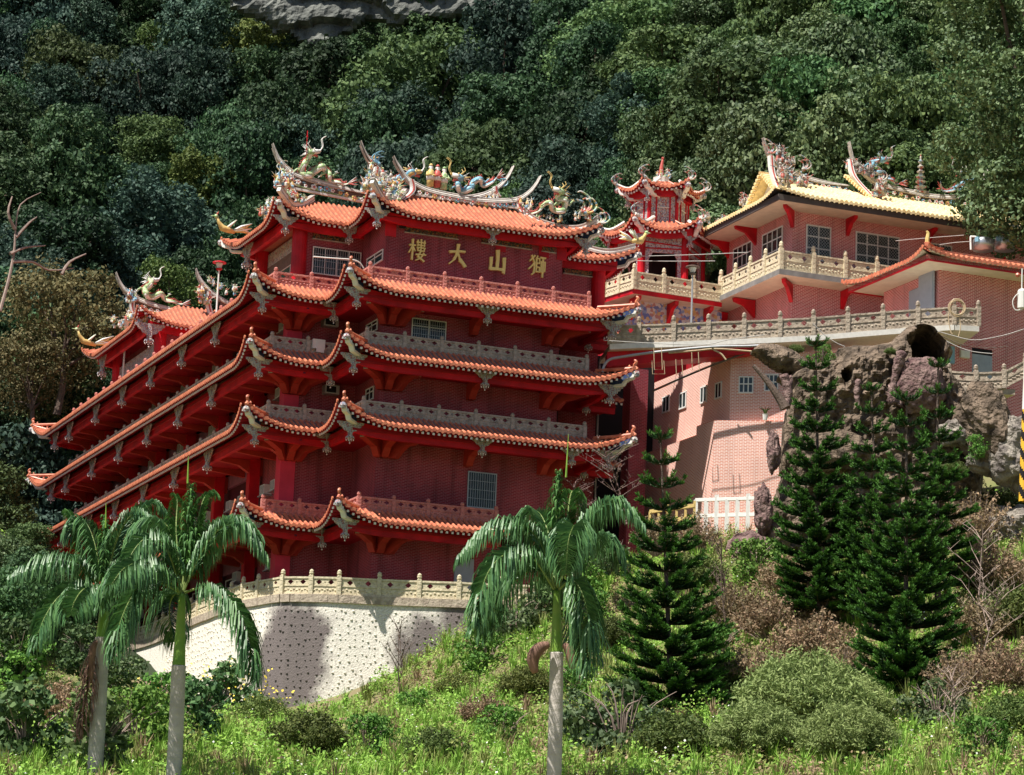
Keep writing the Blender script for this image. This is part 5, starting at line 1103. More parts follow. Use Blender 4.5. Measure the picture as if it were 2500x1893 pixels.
# ------------------------------------------------------------------ salmon brick building under the walkway
BB = thing('salmon_brick_building', pd((1784, 1250), 152), 'salmon brick building with small windows under the elevated walkway', 'building')
k1_ = pd((1784, 900), 156.5)[:2]; ddir = np.array([cos(-YAW - .12), sin(-YAW - .12)]); k0 = k1_ + np.array([0, 14.]); k2_ = k1_ + ddir * 7.5
mb = MB(); mb.prism([tuple(k0), tuple(k1_), tuple(k2_), tuple(k2_ + np.array([3., 14.]))], 24, 35.0); mb.build('upper_wall', ['brick_salmon'], BB, uv=True)
m1 = pd((1740, 1150), 156.0)[:2]; m0 = m1 + np.array([.0, 12.]); m2 = m1 + ddir * 6.2
zl_ = pd((1800, 1029), 156.2)[2]
mb = MB(); mb.prism([tuple(m1 + np.array([0, 2.2])), tuple(m1), tuple(m2), tuple(m2 + np.array([2, 3.]))], 22, zl_); mb.prism([tuple(m1 + np.array([0., 12])), tuple(m1 + np.array([0, 2.2])), tuple(m1 + np.array([3, 2.2])), tuple(m1 + np.array([3, 12.]))], 22, zl_ - .5); mb.build('lower_wall', ['brick_salmon'], BB, uv=True)
uA = k1_[0] - .02
for q0, q1, q2 in ((cb(568, 575), cb(620, 560), cb(568, 700)), (cb(705, 545), cb(757, 530), cb(705, 668)), (cb(878, 495), cb(925, 482), cb(878, 620)), (cb(998, 462), cb(1046, 450), cb(998, 585))):
    a, b, c_ = pu(q0, uA), pu(q1, uA), pu(q2, uA); window(BB, (uA, a[1]), (uA, b[1]), c_[2], a[2], cols=2, rows=(), out=(-1, 0), fr=.08)
nB = np.array([ddir[1], -ddir[0]])
for q0, q1 in ((cb(1190, 405), cb(1298, 535)), (cb(1400, 388), cb(1503, 520))):
    def onB(q):
        d = ray(*q); best = None
        for D in np.arange(150, 165, .05):
            p = w2s(d * D); 
            s_ = (p[:2] - k1_) @ nB
            if best is None or abs(s_) < best[0]: best = (abs(s_), p)
        return best[1]
    a, b = onB(q0), onB(q1); window(BB, tuple(a[:2] + nB * .02), tuple(b[:2] + nB * .02), b[2], a[2], cols=3, rows=(.45,), out=tuple(nB), fr=.07)
mb = MB(); q = w2s(ray(*cb(300, 700)) * 160)
dkb = MB(); a = pd((1480, 860), 161); b = pd((1600, 860), 161); mb.box(a[0] - 1, a[0] + 4.5, a[1] + 3, a[1] + 3.3, 19, 36.2, 0); mb.build('gap_shade_sheet', ['dark'], BB)  # near-black sheet added to stand for the shade in the gap
mb = MB(); p = pd((1560, 900), 160); mb.box(p[0] - .5, p[0] + .6, p[1], p[1] + 1.0, 19, 34.6); mb.build('brick_pier', ['brick'], BB, uv=True)
mb = MB(); p = pd((1868, 1026), 155.6); mb.lathe(p, [(.12, 0), (.17, .3), (.19, .34)], 8); 
for i in range(9): a = i * .7; mb.tube([p + [0, 0, .3], p + [.15 * cos(a), .15 * sin(a), .6], p + [.35 * cos(a), .35 * sin(a), .7]], [.03, .025, .01], 4, 1)
solo(mb, 'potted_plant', ['white', 'leaf_olive'], 'small potted plant on the brick ledge beside the grotto rock', 'potted plant', p)
# ------------------------------------------------------------------ artificial rock grotto
def inside(px, py, poly):
    n = len(poly); r = np.zeros(px.shape, bool); j = n - 1
    for i in range(n):
        xi, yi = poly[i]; xj, yj = poly[j]; c_ = ((yi > py) != (yj > py)) & (px < (xj - xi) * (py - yi) / (yj - yi + 1e-12) + xi); r ^= c_; j = i
    return r
def edge_dist(px, py, poly):
    d = np.full(px.shape, 1e9); n = len(poly)
    for i in range(n):
        a = np.array(poly[i]); b = np.array(poly[(i + 1) % n]); ab = b - a; t = np.clip(((px - a[0]) * ab[0] + (py - a[1]) * ab[1]) / (ab @ ab + 1e-12), 0, 1)
        d = np.minimum(d, np.hypot(px - a[0] - t * ab[0], py - a[1] - t * ab[1]))
    return d
def slab_rock(name, outline_px, D, T_, Rr, m, holes=(), step=.12, amp=.5, fr=.8, seed=0, parent=None, org=None, strata=0):
    """rock mass with real thickness: front and back sheets bulging from a closed outline (world x, z), hollow caves"""
    y0 = at(outline_px[0], D)[1]; poly = [(p[0], p[2]) for p in (ray(*q) * (y0 / ray(*q)[1]) for q in outline_px)]
    xs = np.arange(min(p[0] for p in poly) - step, max(p[0] for p in poly) + step, step); zs = np.arange(min(p[1] for p in poly) - step, max(p[1] for p in poly) + step, step)
    X_, Z_ = np.meshgrid(xs, zs); ins = inside(X_, Z_, poly); dd = edge_dist(X_, Z_, poly)
    th = T_ * np.sqrt(np.clip(1 - (1 - np.clip(dd / Rr, 0, 1)) ** 2, 0, 1)); nz = np.zeros(X_.shape)
    for j in range(X_.shape[0]):
        for i in range(X_.shape[1]):
            if ins[j, i]:
                v = Vector((X_[j, i] * fr + seed, 3.1 * seed, Z_[j, i] * fr * .7)); nz[j, i] = noise.ridged_multi_fractal(v, .9, 2.1, 6, 1., 2.) * .5 - .6 + .3 * noise.noise(v * 5) + .3 * noise.turbulence(v * 2.3, 3, True)
    front = y0 - th - amp * nz * np.clip(dd / .5, 0, 1)
    if strata:
        ph = Z_ / 3.2 + .5 * np.sin(X_ * .05) + np.array([[noise.noise(Vector((a * .12, 5., b * .12))) for a in xs] for b in zs]); front = front + strata * (ph % 1.) ** 2 * np.clip(dd / 1., 0, 1)
    for (q, rx, rz, dep) in holes:
        p = ray(*q) * (y0 / ray(*q)[1]); wob = np.array([[noise.noise(Vector((a * 1.3, 7., b * 1.3))) for a in xs] for b in zs])
        k = np.clip(1.25 - np.sqrt(((X_ - p[0]) / rx) ** 2 + ((Z_ - p[2]) / rz) ** 2) + wob * .35, 0, .35) / .35; front = front + dep * k
    back = np.maximum(y0 + th * .6 + .3, front + .3); V = []; F_ = []; id_ = {}
    def vid(j, i, s_):
        k = (j, i, s_)
        if k not in id_: id_[k] = len(V); V.append((X_[j, i], (front if s_ == 0 else back)[j, i], Z_[j, i]))
        return id_[k]
    for j in range(X_.shape[0] - 1):
        for i in range(X_.shape[1] - 1):
            c_ = ins[j, i] & ins[j + 1, i] & ins[j, i + 1] & ins[j + 1, i + 1]
            if not c_: continue
            F_.append((vid(j, i, 0), vid(j, i + 1, 0), vid(j + 1, i + 1, 0), vid(j + 1, i, 0))); F_.append((vid(j, i, 1), vid(j + 1, i, 1), vid(j + 1, i + 1, 1), vid(j, i + 1, 1)))
            def full(a, b): return 0 <= a < X_.shape[0] - 1 and 0 <= b < X_.shape[1] - 1 and ins[a, b] and ins[a + 1, b] and ins[a, b + 1] and ins[a + 1, b + 1]
            for (a, b, v1, v2) in ((j - 1, i, (j, i + 1), (j, i)), (j + 1, i, (j + 1, i), (j + 1, i + 1)), (j, i - 1, (j, i), (j + 1, i)), (j, i + 1, (j + 1, i + 1), (j, i + 1))):
                if not full(a, b): F_.append((vid(*v1, 0), vid(*v2, 0), vid(*v2, 1), vid(*v1, 1)))
    mb = MB(); mb.v = V; mb.f = F_; mb.m = [0] * len(F_)
    o = mb.build(name, [m], parent, org=np.array(org if org is not None else V[0], float) if parent is None else None, smooth=False)
    if parent is None: o.location = org if org is not None else V[0]
    return o
def boulder(mb, c, r, sc=(1, 1, 1), seed=0, amp=.35, mi=0, nu=44, nv=28):
    vs = []; 
    for j in range(nv + 1):
        for i in range(nu):
            th, ph = pi * j / nv, 2 * pi * i / nu; d = Vector((sin(th) * cos(ph), sin(th) * sin(ph), cos(th)))
            k = 1 + amp * (noise.fractal(d * 1.3 + Vector((seed, 0, 0)), .8, 2, 4) ) + amp * .8 * noise.ridged_multi_fractal(d * 2.2 + Vector((0, seed, 0)), .9, 2, 4, 1, 2) * .5
            vs.append((c[0] + d.x * r * sc[0] * k, c[1] + d.y * r * sc[1] * k, c[2] + d.z * r * sc[2] * k))
    fs = [(j * nu + i, (j + 1) * nu + i, (j + 1) * nu + (i + 1) % nu, j * nu + (i + 1) % nu) for j in range(nv) for i in range(nu)]; mb.add(vs, fs, mi)
def wpath(c, pts, D, dy=None): return [at(c(x, y), D) + np.array([0, (dy[i] if dy else 0), 0]) for i, (x, y) in enumerate(pts)]
GR = thing('grotto_rock', at((2050, 1250), 146), 'big artificial grey brown rock grotto with a dark cave mouth and pinkish root like folds', 'rock grotto', site=False)
OUT = [cd(x, y) for x, y in ((250, 330), (330, 330), (380, 290), (470, 260), (590, 230), (600, 175), (700, 155), (800, 158), (900, 140), (950, 95), (1000, 55), (1090, 28), (1160, 50), (1190, 100), (1245, 150), (1272, 205), (1225, 255), (1250, 310), (1300, 360), (1345, 430), (1350, 480), (1400, 560), (1440, 700), (1440, 900), (1420, 1150), (1300, 1380), (600, 1420), (170, 1420), (150, 1250), (215, 1150), (240, 1050), (270, 960), (290, 900), (280, 800), (300, 650), (310, 560), (330, 480), (340, 400))]
slab_rock('rock_mass', OUT, 147.5, 2.2, 1.5, 'rock', holes=((cd(1105, 190), .85, 1.05, 5.5), (cd(640, 365), .22, .3, 1.6)), parent=GR, amp=.9)
ARM = [cd(x, y) for x, y in ((112, 190), (150, 150), (210, 135), (290, 150), (370, 180), (440, 230), (470, 290), (440, 360), (350, 320), (280, 300), (220, 265), (160, 215))]
slab_rock('rock_arm', ARM, 147.0, 1.0, .7, 'rock', parent=GR, seed=3, amp=.5)
mb = MB()
def root(pts, r, D=145.2): p = smooth_path(wpath(cd, pts, D), 4); k = len(p); mb.tube(p, [r * (.55 + .5 * abs(sin(i * 1.7)) + .2 * sin(i * .6)) for i in range(k)] if k else r, 9, 0)
root([(985, 180), (960, 260), (940, 340), (925, 420), (935, 480)], .28); root([(1010, 240), (1000, 330), (990, 420), (960, 490)], .3, 145.4); root([(1060, 270), (1100, 340), (1150, 400), (1170, 450)], .35, 145.5)
root([(735, 340), (725, 420), (735, 500)], .16, 145.2)
mb.build('root_fold', ['rock_pink'], GR, smooth=True)
mb = MB(); boulder(mb, at(cd(1090, 370), 145.6), 1.25, (.9, .5, 1.0), 5, .25); mb.build('pink_fold', ['rock_pink'], GR, smooth=True)
for i, (q, r, sc, m_, lb) in enumerate(((cd(1460, 600), 1.55, (.85, .8, 1.15), 'rock', 'tall brown weathered boulder under the lower landing'), (cd(1290, 650), .8, (1, .9, .8), 'rock_pale', 'small mossy boulder left of the tall brown boulder'), (cd(1610, 760), 1.35, (.9, .8, 1.2), 'rock_pale', 'pale grey boulder at the right edge beside the striped pole'), (cd(1480, 800), .75, (1.2, .8, 1), 'rock_pale', 'pale cracked boulder below the tall brown boulder'),
    (cd(252, 750), .62, (.5, .7, 1.5), 'rock_pink', 'dark pinkish bark like slab leaning on the left side of the grotto'), (cd(190, 1080), .7, (.6, .7, 1.6), 'rock_pink', 'upright pinkish rock slab beside the white concrete fence'), (cd(1610, 1190), 1.0, (1, .8, 1), 'rock_pale', 'grey boulder in the dry scrub near the right edge'), (cd(600, 760), 1.3, (1.3, .7, .8), 'rock', 'rounded grotto boulder behind the tallest norfolk pines'), ((1830, 1345), .9, (1.1, .8, .9), 'rock_pink', 'pinkish boulder at the foot of the grotto'), ((2180, 1840), .5, (1, .8, .8), 'rock_pale', 'small pale stone in the grass at the bottom right'), ((1560, 1400), .8, (1.6, .8, .6), 'rock', 'flat grey boulder beside the middle palm fronds'), ((1175, 1560), .7, (1.1, .8, .9), 'rock', 'dark stone at the right foot of the retaining wall'))):
    mb = MB(); D = 145.6 if i < 9 else 150
    if i == 9: D = float(np.hypot(*hit((2180, 1850))[:2]))
    if i == 10: D = 147.
    if i == 11: D = 146.
    p = at(q, D); boulder(mb, p, r, sc, i * 3.3, .3); solo(mb, 'boulder', [m_], lb, 'boulder', p - [0, 0, r * sc[2]], site=False)
mb = MB(); p = smooth_path(wpath(cd, [(138, 262), (200, 330), (260, 410), (300, 470), (320, 505)], 145.0), 4); mb.tube(p, [.1 + .012 * i for i in range(len(p))], 8)
solo(mb, 'dead_log', ['bark'], 'bare brown log leaning across the windows beside the grotto', 'log', p[-1], site=False)
mb = MB(); p = smooth_path(wpath(cd, [(310, 315), (330, 380), (335, 440), (320, 500)], 145.2), 3); mb.tube(p, .24, 8); mb.tube(wpath(cd, [(335, 420), (355, 340), (345, 320)], 145.2), [.14, .1, .08], 7); solo(mb, 'tree_stump', ['rock_pink'], 'pale knobbly tree stump standing against the grotto', 'stump', p[-1], site=False, smooth=True)
# ------------------------------------------------------------------ fences at the foot of the brick building
def wfence(name, q0, q1, D0, D1, n, m_, label, hgt, w_=.22):
    a, b = at(q0, D0), at(q1, D1); t = thing(name, b, label, 'fence', site=False); r = MB(); r.beam(a + [0, 0, hgt], b + [0, 0, hgt], .2, .18); r.beam(a + [0, 0, .12], b + [0, 0, .12], .16, .2); r.build('rail', [m_], t)
    for i in range(n + 1): p = a + (b - a) * i / n; r = MB(); r.beam(p + [0, 0, -.9], p + [0, 0, hgt + (.25 if i % 3 == 2 else 0)], w_, w_, up=(0, 1, 0)); r.build('post', [m_], t)
wfence('concrete_fence', cb(830, 1560), cb(1345, 1545), 153.2, 152, 6, 'white', 'white concrete post and rail fence in front of the salmon brick wall', 1.0)
wfence('yellow_fence', cb(455, 1620), cb(820, 1570), 150.8, 150.3, 5, 'yellow', 'low yellow painted fence left of the white concrete fence', .75, .13)
# ------------------------------------------------------------------ lamps
def lamp(p, h, label, col, head='red', s_=1.):
    t = thing('street_lamp', p, label, 'street lamp'); mb = MB(); mb.lathe(p, [(.07, 0), (.05, h)], 8); mb.build('pole', ['white' if col == 0 else 'galv'], t)
    mb = MB(); q = np.array(p) + [0, 0, h]; mb.lathe(q, [(.12, 0), (.2, .1), (.14, .14)], 10, 0); mb.lathe(q, [(.42, .45), (.40, .5), (.2, .56), (.05, .6)], 12, 0); mb.build('lamp_head', [head], t)
    mb = MB(); mb.lathe(q, [(.12, .12), (.22, .42), (.2, .46)], 10); mb.build('lamp_glass', ['plastic'], t)
a = pu((533, 690), -14.9); lamp((a[0], a[1], 36.6), pu((541, 656), -14.9)[2] - 36.6, 'white lamp post with red cap standing above the long red eaves', 0)
b = pu((308, 800), -14.9); lamp((b[0], b[1], 36.6), pu((309, 800), -14.9)[2] - 36.6, 'white lamp post under the roof corner of the rear pavilion', 0, 'plastic')
a = pd((1688, 784), 157.5); lamp((a[0], a[1], a[2] - 1.2), pd((1690, 672), 157.5)[2] - a[2] + 1.2, 'grey lamp post with dark cap in front of the pagoda', 1, 'bark')
# ------------------------------------------------------------------ pipes, wires, tanks and small things
def tubething(name, pts, r, m_, label, cat, n=8):
    mb = MB(); mb.tube(smooth_path(pts, 5), r, n); return solo(mb, name, [m_], label, cat, pts[0], site=False)
tubething('grey_pipe', wpath(cb, [(72, 365), (85, 310), (130, 262), (230, 240), (530, 198), (960, 158), (1260, 152), (1420, 142)], 154.2), .075, 'galv', 'thick grey pipe curving from the temple eave along under the walkway', 'pipe')
tubething('tan_pipe', wpath(cb, [(610, 208), (830, 190), (1010, 175), (1300, 196)], 154.6), .05, 'rope', 'thin tan pipe running beneath the thick grey pipe', 'pipe')
tubething('pipe_branch', wpath(cb, [(965, 160), (985, 185), (1040, 215), (1080, 265)], 154.3), .05, 'rope', 'short tan branch pipe bending down to the brick wall', 'pipe')
tubething('eave_conduit', wpath(cb, [(480, 520), (760, 395), (1030, 285), (1300, 190)], 155.6), .06, 'bark', 'dark conduit sloping along the top of the salmon brick wall', 'conduit')
for i, (x0, y0, x1, y1) in enumerate(((490, 165, 560, 345), (800, 200, 862, 350), (670, 260, 727, 385), (475, 270, 580, 380))):
    mb = MB(); p = wpath(cb, [(x0, y0), (x0 + 5, y1), (x1, y1), (x1 - 8, y0)], 153 + i * .4); mb.tube(p, .022, 5); solo(mb, 'wire_frame', ['rope'], ('tan wire hanger frame under the walkway, nearest the temple', 'tan wire hanger frame under the walkway, farthest right', 'thin wire frame between the two larger hangers', 'faint wire frame just behind the leftmost hanger')[i], 'wire frame', p[0], site=False, group='wire hanger frames under the walkway')
def tank(q, D, w_, h, label):
    p = at(q, D); t = thing('water_tank', p, label, 'water tank', site=False); mb = MB(); mb.lathe(p, [(w_, 0), (w_, h * .7), (w_ * .9, h * .8), (w_ * .5, h * .93), (w_ * .18, h)], 18); mb.build('tank_body', ['metal'], t, smooth=True)
    mb = MB(); mb.lathe(p + [-w_ * .65, -w_ * .72, h * .45], [(.0, 0), (.16, .0), (.16, .3), (0, .3)], 8); mb.build('blue_emblem', ['pale_blue'], t)
tank((2400, 612), 166, .62, .85, 'steel water tank with a blue mark on the annex roof'); tank((2452, 612), 167, .6, .95, 'second steel water tank half hidden by the big tree')
tubething('white_vent_pipe', wpath(c4, [(1565, 410), (1562, 300), (1575, 292), (1600, 292), (1612, 300), (1612, 330)], 165.5), .06, 'white', 'white gooseneck vent pipe beside the water tank', 'pipe')
mb = MB(); hc = at(c4(1430, 945), 156.2)
for k in range(9): a0 = k * .7; mb.tube([hc + np.array([(.38 + .03 * (k % 3)) * cos(t_) + .04 * sin(k), -.15 - .02 * k, (.42 + .03 * (k % 4)) * sin(t_)]) for t_ in np.linspace(0, 2 * pi, 18)], .03, 5)
mb.tube(smooth_path(wpath(c4, [(1400, 900), (1360, 1010), (1380, 1150), (1395, 1175)], 156), 4), .03, 5); mb.tube(smooth_path(wpath(c4, [(1460, 1010), (1470, 1120), (1450, 1200)], 156), 4), .03, 5)
solo(mb, 'garden_hose', ['rope'], 'coiled tan garden hose hanging on the walkway corner post', 'hose', hc, site=False)
for i, (c_, pts, D, m_, lb) in enumerate(((c3, [(40, 1030), (500, 1025), (1000, 1010), (1400, 992)], 160, 'wire', 'upper of two pale cables strung in front of the pagoda'), (c3, [(40, 1060), (600, 1072), (1100, 1070)], 160.5, 'wire', 'lower of two pale cables strung in front of the pagoda'),
    (c4, [(880, 330), (1150, 305), (1500, 278)], 164, 'wire', 'pale cable crossing above the annex roof corner'), (c4, [(1280, 365), (1420, 345), (1560, 335)], 164.5, 'wire', 'short pale cable ending at the white vent pipe'), (c4, [(130, 1080), (230, 1180), (330, 1250), (420, 1290)], 153, 'wire', 'cable dropping from the walkway onto the grotto arm'),
    (c4, [(1240, 1170), (1380, 1260), (1560, 1330), (1760, 1355)], 152, 'wire', 'cable sagging from the cave top to the lower door'), (c4, [(1230, 1140), (1400, 1190), (1600, 1230), (1850, 1190), (2047, 1130)], 152.5, 'wire', 'long cable sagging across the annex wall'), (c4, [(1230, 1160), (1450, 1260), (1650, 1300), (1900, 1290)], 152.2, 'bark', 'dark cable sagging below the other annex cables'),
    (cb, [(80, 105), (500, 130), (900, 140), (1100, 100), (1400, 60)], 153, 'wire', 'thin cable trailing along the foot of the walkway balustrade'))):
    p = wpath(c_, pts, D); mb = MB(); mb.tube(smooth_path(p, 5), .022, 4); solo(mb, 'cable', [m_], lb, 'cable', p[0], site=False, group='cables')
# pole and meter at the right edge
p = at((2497, 1225), 140); mb = MB(); t = thing('utility_pole', p, 'white utility pole with yellow and black striped base at the right edge', 'utility pole', site=False)
lean = np.array([.035, 0, 1.]); r_ = .2; mb.tube([p + lean * 4.6, p + lean * 12], [r_, r_ * .9], 14); mb.build('pole', ['white'], t)
mb = MB(); n_ = 40; vs = []; ns = 16
for j in range(n_ + 1): vs += [tuple(p + lean * (4.6 * j / n_) + np.array([cos(2 * pi * k / ns) * r_ * 1.03, sin(2 * pi * k / ns) * r_ * 1.03, 0])) for k in range(ns)]
for j in range(n_):
    for k in range(ns): mb.add([vs[j * ns + k], vs[j * ns + (k + 1) % ns], vs[(j + 1) * ns + (k + 1) % ns], vs[(j + 1) * ns + k]], [(0, 1, 2, 3)], int(((j + k) // 4) % 2))
mb.build('striped_sleeve', [mat('hazard_yellow', (.80, .45, .04), .5, .1, 3), 'dark'], t)
p = at(c4(2030, 860), 157.5); mb = MB(); mb.lathe(p + [0, 0, -.55], [(.2, 0), (.26, .05), (.26, 1.0), (.2, 1.1), (.1, 1.15)], 12); mb.tube(smooth_path([p + [0, -.1, .4], p + [-.35, -.1, .2], p + [-.55, -.1, -.2], p + [-.4, -.1, -.65], p + [0, -.1, -.6]], 4), .03, 6)
mb.tube([p + [0, .1, .5], p + [.02, .1, 1.8]], .04, 6); solo(mb, 'transformer_can', ['plastic'], 'pale green electrical can with looping cables on the annex wall', 'transformer', p, site=False)
p = at(c4(1990, 640), 158.2); mb = MB(); mb.ball(p, .14, 0, 8); mb.tube([p, p + [.25, .2, .05]], .03, 5); solo(mb, 'wall_lamp', ['tile'], 'small orange wall lamp under the annex eave', 'lamp', p, site=False)
p = pv(c5(955, 575), -.0 + 3.9 - 1.4); mb = MB(); mb.box(p[0] - .35, p[0] + .35, p[1] - .1, p[1] + .12, p[2] - .35, p[2] + .18); mb.box(p[0] - .15, p[0] + .3, p[1] - .13, p[1] - .09, p[2] - .55, p[2] + .1); solo(mb, 'draped_towel', ['white'], 'pale cloth draped over the stone balustrade left of the bay', 'towel', p)
mb = MB(); p = [pv(c1(x, y), 2.5) for x, y in ((1110, 1370), (1300, 1385), (1500, 1400), (1580, 1430), (1625, 1490))]; mb.tube(smooth_path(p, 4), .04, 6); solo(mb, 'white_hose_pipe', ['white'], 'curved white pipe in front of the barred top floor window', 'pipe', p[0])
mb = MB(); p = [pv(c6(1722, y), 3.2) for y in (640, 900, 1120, 1350)]; 
mb = MB(); a, b = pv((1465, 1010), 3.85), pv((1461, 1075), 3.85); mb.tube([(4.15, 3.8, 24.2), (4.15, 3.8, 35)], .05, 6); solo(mb, 'drain_pipe', ['galv'], 'grey drain pipe down the right corner of the temple', 'pipe', (4.15, 3.8, 24.2))
mb = MB(); p = pv(c2(130, 680), -.3); mb.box(p[0] - .15, p[0] + .15, p[1] - .2, p[1] + .1, p[2] - .15, p[2] + .12); mb.beam(p + [0, .1, .1], p + [0, .3, .3], .05, .05); solo(mb, 'flood_light', ['dark'], 'dark floodlight under the roof left of the gold characters', 'floodlight', p)
# ------------------------------------------------------------------ vegetation
def merged(parts): V = np.concatenate([p[0] for p in parts]); off = np.cumsum([0] + [len(p[0]) for p in parts[:-1]]); F = np.concatenate([p[1] + o for p, o in zip(parts, off)]); return V, F
def crown_cloud(R, H, nb, nl, size, seed, flat=.75, jitter=.8, low=-.25, br=(.28, .48)):
    rg = np.random.default_rng(seed); C = []; r = []
    for i in range(nb):
        a = rg.uniform(0, 2 * pi); h = rg.uniform(low, 1); rr = math.sqrt(max(0, 1 - (h * .9) ** 2)) * R * rg.uniform(.3, .8)
        C.append((rr * cos(a), rr * sin(a), h * H * .62)); r.append(R * rg.uniform(*br))
    C = np.array(C); r = np.array(r); k = rg.choice(nb, nl, p=r ** 2 / (r ** 2).sum()); N = rg.normal(0, 1, (nl, 3)); N[:, 2] += .35; N /= np.linalg.norm(N, axis=1)[:, None]
    dn = np.array([noise.noise(Vector((C[k_][0] + n_[0] * 1.7, C[k_][1] + n_[1] * 1.7, n_[2] * 1.7 + k_))) for k_, n_ in zip(k, N)])
    P = C[k] + N * (r[k] * (1 + .9 * dn) * rg.uniform(.72, 1.08, nl))[:, None] * np.array([1, 1, flat]); 
    d = np.linalg.norm((P[:, None] - C[None]) / np.array([1, 1, flat]), axis=2) / r[None]; keep = (d > .7).all(1); P, N = P[keep], N[keep]
    f = np.array([noise.noise(Vector(p) * (2.2 / R * 3)) for p in P]); keep = f > -.34; P, N = P[keep], N[keep]
    return P, N, C, r, rg
def trunk_mb(C, r, h, tr, rg, n=9):
    mb = MB(); base = np.array([0, 0, -h]); top = np.array([0, 0, -.1 * h]); mb.tube(smooth_path([base, base * .5 + [tr, 0, 0], top], 3), [tr * (1 - .06 * i) for i in range(7)], 7)
    for i in rg.permutation(len(C))[:n]: c = C[i]; mb.tube(smooth_path([base * .35, (c + base * .2) / 2 + rg.normal(0, .2, 3), c], 3), [tr * .5, tr * .42, tr * .36, tr * .3, tr * .24, tr * .18, tr * .1], 5)
    return mb
TREEV = []
def tree_variant(R, H, nb, nl, size, seed, m_, tm='bark', h=5., tr=.3, **k):
    P, N, C, r, rg = crown_cloud(R, H, nb, nl, size, seed, **k); V, F = leaf_quads(P, N, size, 1.6, .75, rg)
    return mesh_np('crown', V, F, [m_]), trunk_mb(C, r, h, tr, rg).build('trunk', [tm], None, org=np.zeros(3)), h
VAR = {}
def getvar(key, **k):
    if key not in VAR:
        cm, to, h = tree_variant(**k); COL.objects.unlink(to); VAR[key] = (cm, to.data, h)
    return VAR[key]
def put_tree(key, P, sc, rot, label, name='forest_tree', cat='tree', group=None, trunk=True, lift=None, scz=1, scx=1):
    cm, tm, h = VAR[key]; h_ = h * sc if lift is None else lift
    t = thing(name, P, label, cat, group, site=False); t.rotation_euler = (0, 0, rot)
    for nm, me in (('crown', cm), ('trunk', tm)):
        if nm == 'trunk' and not trunk: continue
        o = bpy.data.objects.new(nm, me); COL.objects.link(o); o.parent = t; o.location = (0, 0, h_); o.scale = (sc * scx, sc / scx ** .5, sc * scz)
    return t
mats_f = {'dark': 'leaf_dark', 'blue': 'leaf_blue', 'mid': 'leaf_mid', 'olive': 'leaf_olive'}
for i, (kk, m_) in enumerate(mats_f.items()):
    for j in range(2): getvar((kk, j), R=(6.4, 5.0)[j], H=(7.2, 10.5)[j], nb=52, nl=34000, size=.22, br=((.12, .36), (.14, .34))[j], flat=(.62, .85)[j], jitter=1.0, low=(-.3, -.6)[j], seed=20 + i * 5 + j, m_=m_, h=6)
getvar(('tan', 0), R=5, H=7, nb=20, nl=20000, size=.2, seed=61, m_='leaf_tan', h=5)
getvar(('nearmid', 0), R=5.2, H=7.5, nb=46, nl=36000, size=.2, br=(.12, .36), flat=.6, seed=71, m_='leaf_near', h=6); getvar(('nearmid', 1), R=5.2, H=7.5, nb=46, nl=36000, size=.2, br=(.12, .36), flat=.6, seed=72, m_='leaf_mid', h=6)
SKX = [-100, 0, 90, 200, 280, 500, 620, 700, 900, 1250, 1480, 1560, 1700, 1800, 1900, 2350, 2450, 2600]
SKY = [1420, 1420, 1180, 900, 760, 700, 640, 470, 450, 540, 620, 470, 500, 640, 430, 560, 640, 660]
LM = ['the left edge of the photo', 'the green slope left of the rear pavilion', 'the rear pavilion', 'the red capped lamp post', 'the left green dragon', 'the twin horns of the main roof', 'the three robed roof figures', 'the right roof hip', 'the gap before the pagoda', 'the pagoda finial', 'the gap right of the pagoda', 'the first yellow roof horn', 'the second yellow roof horn', 'the miniature pagoda', 'the right edge of the photo']
ORD = ['lowest', 'second', 'third', 'fourth', 'fifth', 'sixth', 'seventh', 'eighth', 'ninth', 'tenth', 'eleventh', 'twelfth', 'thirteenth', 'fourteenth', 'fifteenth', 'sixteenth']
rt = random.Random(12); cnt = 0
NC = 21
LM2 = ['the far left edge', 'the dead branches', 'the tan tree', 'the rear pavilion', 'the rear green dragon', 'the red lamp', 'the leftmost main horn', 'the left green dragon', 'the twin roof horns', 'the robed figures', 'the blue dragon', 'the rightmost main horn', 'the carp finial', 'the pagoda', 'the pagoda right flank', 'the white gable', 'the yellow left ridge', 'the second yellow horn', 'the miniature pagoda', 'the steel tanks', 'the far right edge']
for ci in range(NC):
    x = -20 + ci * 182 * 14 / (NC - 1); lst = []; LMC = LM2[ci]
    y = np.interp(x, SKX, SKY) + 60
    while y > -330:
        lst.append((x + rt.uniform(-50, 50), y)); y -= rt.uniform(85, 125)
    for k, (xx, yy) in enumerate(lst):
        P = hit((xx, yy + 70), 165 if xx > 330 else 208)
        if P is None: continue
        if (640 < xx < 840 and -60 < yy < 70): continue           # cliff shows here
        D = np.hypot(P[0], P[1])
        if xx > 1580 and D < 290: key = ('nearmid', rt.choice([0, 1, 1])); lw = 'leafy green'; 
        else:
            kk = rt.choices(['dark', 'blue', 'mid', 'olive'], [5, 4, 3, .7 if xx > 700 else 1.6])[0]; key = (kk, rt.randrange(2)); lw = {'dark': 'dark green', 'blue': 'bluish green', 'mid': 'mid green', 'olive': 'yellow green'}[kk]
        if ci == 1 and k in (0, 1) and False: key = ('tan', 0)
        sc = rt.uniform(.65, 1.2) * (.8 + D / 1000.)
        put_tree(key, (P[0], P[1], P[2] - 1), sc, rt.uniform(0, 6), '%s tree, %s up the slope over %s' % (lw, ORD[min(k, 15)], LMC), group='trees on the mountain slope', lift=4.2 * sc, scz=rt.uniform(.8, 1.35), scx=rt.uniform(.8, 1.3)); cnt += 1
print('forest', cnt)
